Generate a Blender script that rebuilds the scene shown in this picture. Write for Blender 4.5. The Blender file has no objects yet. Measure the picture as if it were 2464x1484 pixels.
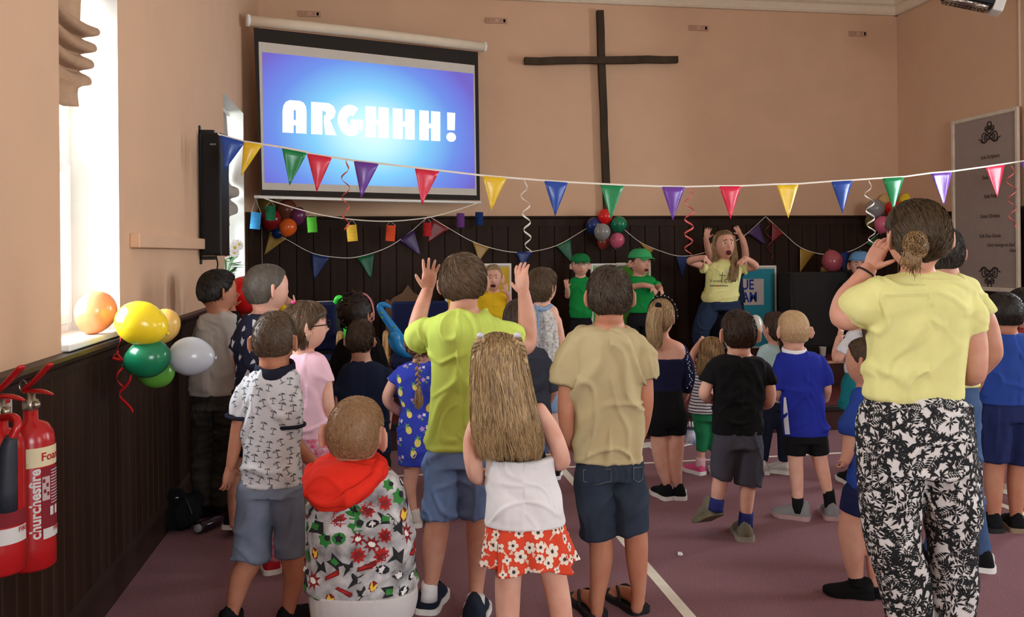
import bpy, bmesh, math, random
import numpy as np
from mathutils import Vector, Matrix
from mathutils.bvhtree import BVHTree

random.seed(7); RNG = np.random.default_rng(11)
SC = bpy.context.scene
COL = SC.collection

# ---------------------------------------------------------------- camera
FPX, CX, CY0 = 2000.0, 1232.0, 607.0       # focal length and principal point in 2464x1484 pixels
HC = 1.47                                   # eye height of the photographer
YAW, ROLL = math.radians(9.28), 0.009
cF = np.array([math.sin(YAW), math.cos(YAW), 0.0])
r0 = np.array([math.cos(YAW), -math.sin(YAW), 0.0]); u0 = np.array([0, 0, 1.0])
cR = r0 * math.cos(ROLL) - u0 * math.sin(ROLL)
cU = u0 * math.cos(ROLL) + r0 * math.sin(ROLL)
CAM = np.array([0.0, 0.0, HC])
cam = bpy.data.cameras.new('camera'); camo = bpy.data.objects.new('camera', cam); COL.objects.link(camo)
cam.sensor_fit = 'HORIZONTAL'; cam.sensor_width = 36.0; cam.lens = FPX / 2464 * 36
cam.shift_y = -(742 - CY0) / 2464.0; cam.clip_start = 0.05
camo.matrix_world = Matrix(((cR[0], cU[0], -cF[0], 0), (cR[1], cU[1], -cF[1], 0), (cR[2], cU[2], -cF[2], HC), (0, 0, 0, 1)))
SC.camera = camo

# ---------------------------------------------------------------- room dimensions
XL, YB, XR, YR, ZC = -1.13, 8.51, 5.79, -4.5, 4.50      # left wall, stage wall, right wall, rear wall, ceiling
STEP_Y, STEP_Z, STAGE_Y, STAGE_Z = 6.27, 0.19, 7.20, 0.42

# ---------------------------------------------------------------- sky, daylight, exposure
wd = bpy.data.worlds.new('overcast_sky'); SC.world = wd; wd.use_nodes = True
wd.node_tree.nodes['Background'].inputs[0].default_value = (0.88, 0.94, 1.0, 1)
wd.node_tree.nodes['Background'].inputs[1].default_value = 4.5
def area(name, loc, rot, sx, sy, power, col=(1, 1, 1)):
    l = bpy.data.lights.new(name, 'AREA'); l.shape = 'RECTANGLE'; l.size = sx; l.size_y = sy; l.energy = power; l.color = col
    o = bpy.data.objects.new(name, l); COL.objects.link(o); o.location = loc; o.rotation_euler = rot; return o
DAY = (0.90, 1.0, 1.06)
HP = math.pi / 2
area('daylight_window_left', (XL - 0.34, 3.59, 1.95), (0, -HP, 0), 1.7, 0.74, 100, DAY)
area('daylight_window_stage', (XL - 0.34, 7.03, 1.9), (0, -HP, 0), 1.5, 0.9, 40, DAY)
area('added_opening_light_left', (XL - 0.34, 1.82, 2.25), (0, -HP, 0), 0.75, 0.75, 45, DAY)  # lamp in the added high opening, out of view
area('daylight_window_left_back', (XL - 0.34, -2.6, 2.1), (0, -HP, 0), 2.0, 0.9, 110, DAY)
area('daylight_window_right', (XR + 0.34, 2.6, 2.1), (0, HP, 0), 2.0, 0.9, 108, DAY)
area('added_fill_right_stage', (XR + 0.34, 5.3, 2.2), (0, HP, 0), 2.0, 0.9, 120, DAY)  # added lamp with no window seen, brightens the stage wall and performers
area('daylight_window_right_rear', (XR + 0.34, -1.2, 2.1), (0, HP, 0), 2.0, 0.9, 110, DAY)
area('daylight_window_rear', (2.3, YR - 0.3, 2.2), (HP, 0, 0), 2.6, 2.2, 260, DAY)
sun = bpy.data.lights.new('sun', 'SUN'); sun.energy = 6.0; sun.angle = math.radians(1.5); sun.color = (1.0, 0.96, 0.9)
suno = bpy.data.objects.new('sun', sun); COL.objects.link(suno); suno.rotation_euler = Vector((1.0, 1.1, -1.05)).to_track_quat('-Z', 'Y').to_euler()
SC.view_settings.view_transform = 'Standard'; SC.view_settings.look = 'None'
SC.cycles.max_bounces = 6; SC.cycles.diffuse_bounces = 4; SC.cycles.glossy_bounces = 2; SC.cycles.transmission_bounces = 3; SC.cycles.transparent_max_bounces = 6
SC.view_settings.exposure = 0.0; SC.view_settings.gamma = 1.0; SC.view_settings.use_curve_mapping = False

# ---------------------------------------------------------------- pixel to place helpers
def hor(px): return CY0 - ROLL * (px - CX)
def P(px, py, d):
    return CAM + cF * d + cR * ((px - CX) / FPX * d) - cU * ((py - CY0) / FPX * d)
def ray(px, py): return cF + cR * ((px - CX) / FPX) - cU * ((py - CY0) / FPX)
def PW(px, py, axis, val):                 # where the line of sight meets a wall or floor plane
    r = ray(px, py); t = (val - CAM[axis]) / r[axis]; return CAM + r * t
def DY(px, y): return y / ray(px, 600)[1]   # optical depth of a point seen at column px standing at room depth y
def DF(px, py, z=0.0): return (HC - z) * FPX / (py - hor(px))
def FLY(px, d, z=0.0): return hor(px) + (HC - z) * FPX / d

# ---------------------------------------------------------------- noise
def _h(ix, iy, iz, s):
    n = (ix * 374761393 + iy * 668265263 + iz * 1274126177 + s * 974634777) & 0xffffffff
    n = ((n ^ (n >> 13)) * 1103515245) & 0xffffffff
    n = (n ^ (n >> 16)) & 0xffff
    return n / 32767.5 - 1.0
def noise3(p, s=0):
    p = np.asarray(p, float); i = np.floor(p).astype(np.int64); f = p - i; f = f * f * (3 - 2 * f)
    out = 0
    for dx in (0, 1):
        wx = f[:, 0] if dx else 1 - f[:, 0]
        for dy in (0, 1):
            wy = f[:, 1] if dy else 1 - f[:, 1]
            for dz in (0, 1):
                wz = f[:, 2] if dz else 1 - f[:, 2]
                out = out + wx * wy * wz * _h(i[:, 0] + dx, i[:, 1] + dy, i[:, 2] + dz, s)
    return out

# ---------------------------------------------------------------- materials
MATS = {}
def lin(c):
    return tuple(((v / 255) / 12.92 if v / 255 <= 0.04045 else ((v / 255 + 0.055) / 1.055) ** 2.4) for v in c)
def mat(name, rgb, rough=0.8, metal=0.0, var=0.08, vscale=12.0, bump=0.0, bscale=200.0, spec=0.3, emit=None, estr=0.0, trans=0.0, alpha=1.0, sheen=0.0, coat=0.0, sss=0.0, stretch=(1, 1, 1), detail=4.0, rgb2=None):
    """procedural material: base colour with noise variation, optional fine bump"""
    if name in MATS: return MATS[name]
    m = bpy.data.materials.new(name); m.use_nodes = True; MATS[name] = m
    nt = m.node_tree; b = nt.nodes['Principled BSDF']
    c = lin(rgb); c2 = lin(rgb2) if rgb2 else tuple(max(0, min(1, v * (1 - var * 2))) for v in c)
    tc = nt.nodes.new('ShaderNodeTexCoord'); mp = nt.nodes.new('ShaderNodeMapping'); mp.inputs['Scale'].default_value = stretch
    nt.links.new(tc.outputs['Object'], mp.inputs[0])
    n = nt.nodes.new('ShaderNodeTexNoise'); n.inputs['Scale'].default_value = vscale; n.inputs['Detail'].default_value = detail
    nt.links.new(mp.outputs[0], n.inputs['Vector'])
    cr = nt.nodes.new('ShaderNodeValToRGB'); cr.color_ramp.elements[0].position = 0.3; cr.color_ramp.elements[1].position = 0.7
    cr.color_ramp.elements[0].color = (*c2, 1); cr.color_ramp.elements[1].color = (*c, 1)
    nt.links.new(n.outputs['Fac'], cr.inputs[0]); nt.links.new(cr.outputs[0], b.inputs['Base Color'])
    b.inputs['Roughness'].default_value = rough; b.inputs['Metallic'].default_value = metal
    b.inputs['Specular IOR Level'].default_value = spec
    if bump:
        n2 = nt.nodes.new('ShaderNodeTexNoise'); n2.inputs['Scale'].default_value = bscale; n2.inputs['Detail'].default_value = 3
        nt.links.new(mp.outputs[0], n2.inputs['Vector'])
        bp = nt.nodes.new('ShaderNodeBump'); bp.inputs['Strength'].default_value = bump; bp.inputs['Distance'].default_value = 0.004
        nt.links.new(n2.outputs['Fac'], bp.inputs['Height']); nt.links.new(bp.outputs[0], b.inputs['Normal'])
    if emit: b.inputs['Emission Color'].default_value = (*lin(emit), 1); b.inputs['Emission Strength'].default_value = estr
    if trans: b.inputs['Transmission Weight'].default_value = trans
    if alpha < 1: b.inputs['Alpha'].default_value = alpha
    if sheen: b.inputs['Sheen Weight'].default_value = sheen
    if coat: b.inputs['Coat Weight'].default_value = coat
    if sss:
        b.inputs['Subsurface Weight'].default_value = sss; b.inputs['Subsurface Radius'].default_value = (0.012, 0.005, 0.003); b.inputs['Subsurface Scale'].default_value = 1.0
    return m
def cloth(name, rgb, var=0.06, **k): return mat(name, rgb, rough=0.92, var=var, vscale=k.pop('vscale', 9), bump=k.pop('bump', 0.12), bscale=k.pop('bscale', 620), spec=0.15, **k)
def flat(name, rgb, rough=0.8, **k): return mat(name, rgb, rough=rough, var=0.02, **k)

# ---------------------------------------------------------------- mesh helpers
def tags(o, label=None, cat=None, group=None, kind=None):
    if label: o['label'] = label
    if cat: o['category'] = cat
    if group: o['group'] = group
    if kind: o['kind'] = kind
    return o
def empty(name, loc, label=None, cat=None, group=None, kind=None):
    o = bpy.data.objects.new(name, None); COL.objects.link(o); o.location = tuple(loc); o.empty_display_size = 0.05
    return tags(o, label, cat, group, kind)
def mkmesh(name, V, F, mats, smooth=False, fmat=None):
    me = bpy.data.meshes.new(name)
    V = np.asarray(V, float)
    me.from_pydata([tuple(v) for v in V] if len(V) < 4000 else V.tolist(), [], F if isinstance(F, list) else np.asarray(F).tolist())
    for m in (mats if isinstance(mats, (list, tuple)) else [mats]): me.materials.append(m)
    if smooth: me.polygons.foreach_set('use_smooth', np.ones(len(me.polygons), bool))
    if fmat is not None: me.polygons.foreach_set('material_index', np.asarray(fmat, np.int32))
    me.update(); return me
def obj(name, V, F, m, parent=None, smooth=False, loc=None, fmat=None, recenter=True, **tg):
    """one mesh object; V in world space; its origin goes to loc, to its parent's place, or to the base of its bounds"""
    V = np.asarray(V, float)
    par = np.array(parent.matrix_world.translation) if parent is not None else None
    if parent is not None:
        par = np.zeros(3); q = parent
        while q is not None: par += np.array(q.location); q = q.parent
        org = par
    else:
        org = np.array(loc) if loc is not None else np.array([(V[:, 0].min() + V[:, 0].max()) / 2, (V[:, 1].min() + V[:, 1].max()) / 2, V[:, 2].min()])
    o = bpy.data.objects.new(name, mkmesh(name, V - org, F, m, smooth, fmat)); COL.objects.link(o)
    if parent is not None: o.parent = parent
    else: o.location = tuple(org)
    return tags(o, **tg)
def join(parts):
    Vs, Fs, n = [], [], 0
    for V, F in parts:
        Vs.append(np.asarray(V, float)); Fs += [tuple(i + n for i in f) for f in F]; n += len(V)
    return np.concatenate(Vs), Fs
def box(lo, hi):
    x0, y0, z0 = lo; x1, y1, z1 = hi
    V = [(x0, y0, z0), (x1, y0, z0), (x1, y1, z0), (x0, y1, z0), (x0, y0, z1), (x1, y0, z1), (x1, y1, z1), (x0, y1, z1)]
    F = [(0, 3, 2, 1), (4, 5, 6, 7), (0, 1, 5, 4), (1, 2, 6, 5), (2, 3, 7, 6), (3, 0, 4, 7)]
    return np.array(V, float), F
def bbox(lo, hi, b=0.004):
    """box with bevelled edges"""
    lo, hi = np.minimum(lo, hi), np.maximum(lo, hi); b = min(b, *( (hi - lo) * 0.45))
    bm = bmesh.new(); V, F = box(lo, hi); vs = [bm.verts.new(v) for v in V]
    for f in F: bm.faces.new([vs[i] for i in f])
    bmesh.ops.bevel(bm, geom=list(bm.edges), offset=b, segments=1, affect='EDGES', profile=0.5)
    bm.verts.index_update(); V = np.array([v.co[:] for v in bm.verts]); F = [tuple(v.index for v in f.verts) for f in bm.faces]; bm.free(); return V, F
def obox(c, ax, half, b=0.0):
    """box at c along three axes (rows of ax) with half sizes"""
    V, F = (bbox(-np.array(half), np.array(half), b) if b else box(-np.array(half), np.array(half)))
    return np.asarray(c) + V @ np.asarray(ax), F
def rings(R, cap=True):
    """closed loft through rings, each (n,3)"""
    n = len(R[0]); V = np.concatenate(R); F = []
    for k in range(len(R) - 1):
        a, b = k * n, (k + 1) * n
        for i in range(n): j = (i + 1) % n; F.append((a + i, a + j, b + j, b + i))
    if cap:
        F.append(tuple(range(n - 1, -1, -1))); m = (len(R) - 1) * n; F.append(tuple(range(m, m + n)))
    return V, F
def catmull(pts, per):
    pts = np.asarray(pts, float); n = len(pts)
    if n < 3: return np.array([pts[0] + (pts[-1] - pts[0]) * t for t in np.linspace(0, 1, per + 1)])
    Q = np.vstack([2 * pts[0] - pts[1], pts, 2 * pts[-1] - pts[-2]]); out = []
    for i in range(n - 1):
        p0, p1, p2, p3 = Q[i], Q[i + 1], Q[i + 2], Q[i + 3]
        for t in np.linspace(0, 1, per, endpoint=False):
            out.append(0.5 * (2 * p1 + (p2 - p0) * t + (2 * p0 - 5 * p1 + 4 * p2 - p3) * t * t + (3 * p1 - p0 - 3 * p2 + p3) * t ** 3))
    out.append(pts[-1]); return np.array(out)
def unit(v): v = np.asarray(v, float); return v / (np.linalg.norm(v) + 1e-12)
def tube(pts, rad, n=12, per=4, ellip=None, flatend=False, flatstart=None):
    """tapered tube along a smooth path; pts (k,3), rad scalar or (k,)"""
    pts = np.asarray(pts, float); rad = np.broadcast_to(np.asarray(rad, float), (len(pts),))
    if per > 1:
        q = catmull(np.hstack([pts, rad[:, None]]), per); pts, rad = q[:, :3], np.maximum(q[:, 3], 1e-4)
    T = np.gradient(pts, axis=0); T /= np.linalg.norm(T, axis=1)[:, None] + 1e-12
    a = np.array([0, 0, 1.0]) if abs(T[0][2]) < 0.9 else np.array([1.0, 0, 0])
    N = unit(np.cross(T[0], a)); R = []; ph = np.arange(n) / n * 2 * math.pi; cs, sn = np.cos(ph)[:, None], np.sin(ph)[:, None]
    ea, eb = ellip or (1, 1)
    Rs = []
    for k in range(len(pts)):
        N = unit(N - T[k] * np.dot(N, T[k])); B = np.cross(T[k], N)
        Rs.append((pts[k], N.copy(), B, rad[k], T[k]))
    if not (flatend if flatstart is None else flatstart):
        p, N_, B_, r, t = Rs[0]
        for q, s in ((0.35, 0.94), (0.8, 0.6)): R.insert(0, p - t * r * q + r * s * (ea * N_ * cs + eb * B_ * sn))
    for p, N_, B_, r, t in Rs: R.append(p + r * (ea * N_ * cs + eb * B_ * sn))
    if not flatend:
        p, N_, B_, r, t = Rs[-1]
        for q, s in ((0.35, 0.94), (0.8, 0.6)): R.append(p + t * r * q + r * s * (ea * N_ * cs + eb * B_ * sn))
    return rings(R)
def ribbon(pts, w, side):
    """thin two-sided strip with real thickness"""
    pts = np.asarray(pts, float); side = np.asarray(side, float)
    if side.ndim == 1: side = np.repeat(side[None], len(pts), 0)
    w = np.broadcast_to(np.asarray(w, float), (len(pts),))
    T = np.gradient(pts, axis=0); Nn = np.cross(T, side); Nn /= np.linalg.norm(Nn, axis=1)[:, None] + 1e-9
    h = 0.0006
    R = [np.array([pts[k] - side[k] * w[k] - Nn[k] * h, pts[k] + side[k] * w[k] - Nn[k] * h, pts[k] + side[k] * w[k] + Nn[k] * h, pts[k] - side[k] * w[k] + Nn[k] * h]) for k in range(len(pts))]
    return rings(R)
def lathe(prof, n=24, c=(0, 0, 0), ax=None):
    """surface of revolution; prof = [(r, h), ...]; ax rows = x, y, axis"""
    ax = np.eye(3) if ax is None else np.asarray(ax); ph = np.arange(n) / n * 2 * math.pi; R = []
    for r, h in prof:
        L = np.stack([max(r, 1e-4) * np.cos(ph), max(r, 1e-4) * np.sin(ph), np.full(n, h)], 1); R.append(np.asarray(c) + L @ ax)
    return rings(R)
def ellipsoid(c, r, ax=None, nu=20, nv=12):
    ax = np.eye(3) if ax is None else np.asarray(ax); R = []
    for t in np.linspace(0.04, math.pi - 0.04, nv):
        ph = np.arange(nu) / nu * 2 * math.pi
        L = np.stack([r[0] * math.sin(t) * np.cos(ph), r[1] * math.sin(t) * np.sin(ph), np.full(nu, -r[2] * math.cos(t))], 1)
        R.append(np.asarray(c) + L @ ax)
    return rings(R)
def extrude_poly(pts2, to3, thick, n):
    """outline (list of 2-D points) placed by to3 and given thickness along n"""
    A = np.array([to3(x, y) for x, y in pts2]); n = np.asarray(n, float); k = len(A)
    V = np.concatenate([A, A + n * thick]); F = [tuple(range(k)), tuple(range(2 * k - 1, k - 1, -1))]
    for i in range(k): j = (i + 1) % k; F.append((i, i + k, j + k, j))
    return V, F
DG = None
def remesh(parts, voxel, smooth=4):
    """fuse overlapping closed volumes into one continuous skin"""
    V, F = join(parts); me = bpy.data.meshes.new('t'); me.from_pydata(V.tolist(), [], F); me.update()
    bm = bmesh.new(); bm.from_mesh(me); bmesh.ops.recalc_face_normals(bm, faces=bm.faces); bm.to_mesh(me); bm.free()
    o = bpy.data.objects.new('t', me); TMP.objects.link(o)
    m = o.modifiers.new('r', 'REMESH'); m.mode = 'VOXEL'; m.voxel_size = voxel
    if smooth: s = o.modifiers.new('s', 'SMOOTH'); s.factor = 0.5; s.iterations = smooth
    VL.update(); ev = o.evaluated_get(VL.depsgraph); em = ev.to_mesh()
    n = len(em.vertices); W = np.empty(n * 3); em.vertices.foreach_get('co', W)
    nl = len(em.loops); L = np.empty(nl, np.int32); em.loops.foreach_get('vertex_index', L)
    ev.to_mesh_clear()
    bpy.data.objects.remove(o); bpy.data.meshes.remove(me)
    return W.reshape(-1, 3), L.reshape(-1, 4)
# a scratch scene keeps the fusing quick; it is deleted at the end
TSC = bpy.data.scenes.new('scratch'); TMP = TSC.collection; VL = TSC.view_layers[0]
def vnormals(V, Q):
    n = np.cross(V[Q[:, 2]] - V[Q[:, 0]], V[Q[:, 3]] - V[Q[:, 1]]); N = np.zeros_like(V)
    for k in range(4): np.add.at(N, Q[:, k], n)
    return N / (np.linalg.norm(N, axis=1)[:, None] + 1e-12)
_tc = {}
def text2d(s, size=1.0, align='LEFT', shear=0.0, bold=0.0):
    """letters as flat triangles: 2-D points and faces, from Blender's built-in font"""
    cu = bpy.data.curves.new('txt', 'FONT'); cu.body = s; cu.size = size; cu.align_x = align; cu.shear = shear; cu.resolution_u = 3
    if bold: cu.offset = bold
    o = bpy.data.objects.new('txt', cu); TMP.objects.link(o); VL.update()
    me = bpy.data.meshes.new_from_object(o.evaluated_get(VL.depsgraph))
    V = np.array([v.co[:2] for v in me.vertices]).reshape(-1, 2); F = [tuple(p.vertices) for p in me.polygons]
    bpy.data.objects.remove(o); bpy.data.curves.remove(cu); bpy.data.meshes.remove(me); return V, F
# ================================================================ THE ROOM
M_wall = mat('peach_plaster', (216, 176, 144), rough=0.9, var=0.03, vscale=3, bump=0.12, bscale=90)
M_white = mat('white_gloss_paint', (240, 238, 230), rough=0.5, var=0.02)
M_cream = mat('cream_moulding_paint', (226, 208, 182), rough=0.7, var=0.03)
M_wood = mat('dark_stained_wood', (52, 33, 22), rough=0.6, var=0.22, vscale=9, stretch=(1, 1, 0.12), bump=0.12, bscale=60, spec=0.18)
M_wood2 = mat('dark_stained_wood_rail', (48, 31, 22), rough=0.45, var=0.2, vscale=6, stretch=(1, 0.15, 1), spec=0.4)
M_carpet = mat('maroon_carpet', (150, 112, 116), rough=1.0, var=0.14, vscale=160, bump=0.7, bscale=500, spec=0.05, rgb2=(120, 84, 90), detail=6)
M_carpet2 = mat('maroon_stage_carpet', (104, 52, 54), rough=1.0, var=0.14, vscale=160, bump=0.6, bscale=500, spec=0.05)
M_ceil = mat('ceiling_paint', (232, 214, 196), rough=0.95, var=0.02)

def wall_mesh(ys, zs, solid, to3, thick):
    """wall slab on a grid of cells, holes left open; faces only where the slab ends"""
    ny, nz = len(ys) - 1, len(zs) - 1; V, F, ids, fm = [], [], {}, []
    def vid(i, j, s):
        k = (i, j, s)
        if k not in ids: ids[k] = len(V); V.append(to3(ys[i], zs[j], s * thick))
        return ids[k]
    S = lambda i, j: 0 <= i < ny and 0 <= j < nz and solid(i, j)
    for i in range(ny):
        for j in range(nz):
            if not S(i, j): continue
            for s in (0, 1): F.append([vid(i, j, s), vid(i + 1, j, s), vid(i + 1, j + 1, s), vid(i, j + 1, s)]); fm.append(0)
            for di, dj, a, b in ((-1, 0, (0, 0), (0, 1)), (1, 0, (1, 0), (1, 1)), (0, -1, (0, 0), (1, 0)), (0, 1, (0, 1), (1, 1))):
                if not S(i + di, j + dj):
                    F.append([vid(i + a[0], j + a[1], 0), vid(i + b[0], j + b[1], 0), vid(i + b[0], j + b[1], 1), vid(i + a[0], j + a[1], 1)])
                    inside = 0 <= i + di < ny and 0 <= j + dj < nz
                    fm.append(1 if inside else 0)
    return V, F, fm
def holes_wall(name, lo, hi, holes, to3, thick=0.3):
    ys = sorted({lo[0], hi[0], *[h[0] for h in holes], *[h[1] for h in holes]}); zs = sorted({lo[1], hi[1], *[h[2] for h in holes], *[h[3] for h in holes]})
    def solid(i, j):
        y, z = (ys[i] + ys[i + 1]) / 2, (zs[j] + zs[j + 1]) / 2
        return not any(h[0] < y < h[1] and h[2] < z < h[3] for h in holes)
    V, F, fm = wall_mesh(ys, zs, solid, to3, thick)
    return obj(name, V, F, [M_wall, M_white], fmat=fm, kind='structure')
ZS = 1.125                                                     # window sill height
HL = [(3.24, 3.94, ZS, 3.3), (6.55, 7.51, ZS, 2.70), (1.45, 2.20, 1.85, 2.65), (-3.05, -2.15, ZS, 3.1)]  # the small high opening is unseen, placed and sized to steer the sun
HR = [(2.15, 3.05, ZS, 3.1), (4.85, 5.75, ZS, 3.1), (-1.65, -0.75, ZS, 3.1)]  # the opening nearest the stage is unseen, added to light the stage wall
wall_left = holes_wall('wall_left', (YR, 0), (YB, ZC), HL, lambda y, z, s: (XL - s, y, z))
wall_right = holes_wall('wall_right', (YR, 0), (YB, ZC), HR, lambda y, z, s: (XR + s, y, z))
wall_rear = holes_wall('wall_rear', (XL - 0.3, 0), (XR + 0.3, ZC), [(1.0, 3.6, 1.1, 3.3)], lambda x, z, s: (x, YR - s, z))
wall_back = holes_wall('wall_back', (XL - 0.3, 0), (XR + 0.3, ZC), [], lambda x, z, s: (x, YB + s, z))
floor = obj('floor', *box((XL - 0.3, YR - 0.3, -0.1), (XR + 0.3, YB + 0.3, 0)), M_carpet, kind='structure')
ceiling = obj('ceiling', *box((XL - 0.3, YR - 0.3, ZC), (XR + 0.3, YB + 0.3, ZC + 0.1)), M_ceil, kind='structure')

# stage: a low carpeted platform and the stage behind it
stage_platform = obj('stage_platform', *box((XL + 0.001, STEP_Y, 0.0), (XR - 0.001, STAGE_Y + 0.02, STEP_Z)), [M_carpet2], kind='structure')
stage_floor = obj('stage_floor', *box((XL + 0.001, STAGE_Y, 0.0), (XR - 0.001, YB - 0.001, STAGE_Z)), [M_carpet2], kind='structure')
M_riser = mat('dark_riser_wood', (66, 36, 31), rough=0.5, var=0.15, vscale=5, stretch=(0.2, 1, 1))
M_nose = mat('black_rubber_nosing', (34, 26, 26), rough=0.6)
M_nose2 = mat('pale_wood_nosing', (206, 160, 122), rough=0.5, vscale=6)
for nm, y, z0, z1, nm2 in (('stage_platform', STEP_Y, 0, STEP_Z, M_nose), ('stage_floor', STAGE_Y, STEP_Z, STAGE_Z, M_nose2)):
    par = stage_platform if nm == 'stage_platform' else stage_floor
    obj('riser_board', *box((XL + 0.002, y - 0.012, z0), (XR - 0.002, y, z1 - 0.02)), M_riser, parent=par)
    obj('stair_nosing', *bbox((XL + 0.002, y - 0.025, z1 - (0.032 if nm2 is M_nose else 0.016)), (XR - 0.002, y + 0.03, z1 + 0.006), 0.004), nm2, parent=par)

# cornice: stepped plaster moulding under the ceiling
prof = [(0.0, 4.08), (0.035, 4.08), (0.05, 4.10), (0.05, 4.17), (0.085, 4.19), (0.10, 4.24), (0.10, 4.28), (0.15, 4.33), (0.19, 4.36), (0.19, 4.40), (0.24, 4.44), (0.27, 4.50), (0.0, 4.50)]
def cornice(name, a, b, inward, m):
    a, b, n = np.array(a, float), np.array(b, float), np.array(inward, float)
    R = [np.array([p + n * (q[0] + 0.0015) + np.array([0, 0, q[1] - 0.001]) for q in prof]) for p in (a, b)]
    return obj(name, *rings(R), m, kind='structure')
cornice('trim_1', (XL, YB, 0), (XR, YB, 0), (0, -1, 0), M_cream)
cornice('trim_2', (XR, YB - 0.002, 0), (XR, YR, 0), (-1, 0, 0), M_cream)
cornice('trim_3', (XL, YR, 0), (XL, YB - 0.002, 0), (1, 0, 0), M_cream)

# wainscot: each board is a piece of its wall
M_groove = flat('dark_gap_sheet', (16, 11, 9))  # near-black sheet added behind the boards to darken the gaps
def boards(wall, a, b, width, z0, z1, axis, plane, nrm, m, gap=0.006, th=0.016):
    n = int(round((b - a) / width)); w = (b - a) / n; first = None; off = wall.location
    s_ = 0.0009 * nrm; p0 = plane - 0.0008 * nrm
    obj('panel_backing', *(box((min(p0, p0 + s_), a, z0), (max(p0, p0 + s_), b, z1)) if axis == 1 else box((a, min(p0, p0 + s_), z0), (b, max(p0, p0 + s_), z1))), M_groove, parent=wall)
    for k in range(n):
        c = a + (k + 0.5) * w
        pos = (plane, c, z0) if axis == 1 else (c, plane, z0)
        if first is None:
            hw = (w - gap) / 2
            lo, hi = ((0, -hw, 0), (nrm * th, hw, z1 - z0)) if axis == 1 else ((-hw, 0, 0), (hw, nrm * th, z1 - z0))
            V, F = bbox(lo, hi, 0.004)
            first = bpy.data.objects.new('board', mkmesh('board', V, F, m)); o = first
        else: o = first.copy()
        COL.objects.link(o); o.parent = wall; o.location = tuple(np.array(pos) - np.array(off))
ZWB = 1.845
boards(wall_left, 1.9, YB - 0.001, 0.10, 0.16, 1.055, 1, XL + 0.001, 1, M_wood)
boards(wall_back, XL + 0.02, XR - 0.02, 0.163, STAGE_Z + 0.10, 1.745, 0, YB - 0.001, -1, M_wood)
boards(wall_right, 6.30, YB - 0.02, 0.163, STAGE_Z + 0.10, 1.745, 1, XR - 0.001, -1, M_wood)
def strip(name, prof2, a, b, inward, m):
    a, b, n = np.array(a, float), np.array(b, float), np.array(inward, float)
    R = [np.array([p + n * (q[0] + 0.001) + np.array([0, 0, q[1]]) for q in prof2]) for p in (a, b)]
    return obj(name, *rings(R), m, kind='structure')
railp = [(0, 1.05), (0.022, 1.05), (0.026, 1.075), (0.05, 1.09), (0.055, 1.105), (0.05, 1.118), (0, 1.12)]
skirtp = [(0, 0), (0.024, 0), (0.024, 0.13), (0.034, 0.14), (0.03, 0.155), (0.014, 0.175), (0, 0.175)]
strip('trim_4', railp, (XL, YR, 0), (XL, STAGE_Y, 0), (1, 0, 0), M_wood2)
strip('baseboard_left', skirtp, (XL, YR, 0), (XL, STEP_Y - 0.03, 0), (1, 0, 0), M_wood2)
toprail = [(0, ZWB - 0.105), (0.022, ZWB - 0.105), (0.022, ZWB - 0.03), (0.04, ZWB - 0.022), (0.045, ZWB), (0, ZWB)]
strip('trim_5', toprail, (XL + 0.02, YB, 0), (XR - 0.02, YB, 0), (0, -1, 0), M_wood)
strip('trim_6', toprail, (XR, 6.3, 0), (XR, YB - 0.05, 0), (-1, 0, 0), M_wood)
strip('trim_7', toprail, (XL, 7.56, 0), (XL, YB - 0.05, 0), (1, 0, 0), M_wood)
boards(wall_left, 7.56, YB - 0.03, 0.15, 1.125, 1.745, 1, XL + 0.001, 1, M_wood)
strip('baseboard_back', [(0, STAGE_Z), (0.022, STAGE_Z), (0.022, STAGE_Z + 0.1), (0, STAGE_Z + 0.1)], (XL + 0.05, YB, 0), (XR - 0.05, YB, 0), (0, -1, 0), M_wood)
strip('baseboard_right', skirtp, (XR, YR, 0), (XR, STEP_Y - 0.03, 0), (-1, 0, 0), M_wood2)

# court lines: tape on the carpet
M_tape = mat('cream_floor_tape', (226, 214, 196), rough=0.7, var=0.05, vscale=20)
for nm, x0, x1, y0, y1 in (('floor_line', 1.205, 1.255, -1.0, 5.58), ('floor_line', XL + 0.3, XR - 0.3, 5.53, 5.56), ('floor_line', 3.495, 3.545, -1.0, 5.53)):
    obj(nm, *box((x0, y0, 0.0), (x1, y1, 0.0015 if x1 - x0 < 1 else 0.0012)), M_tape, kind='structure')

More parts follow.
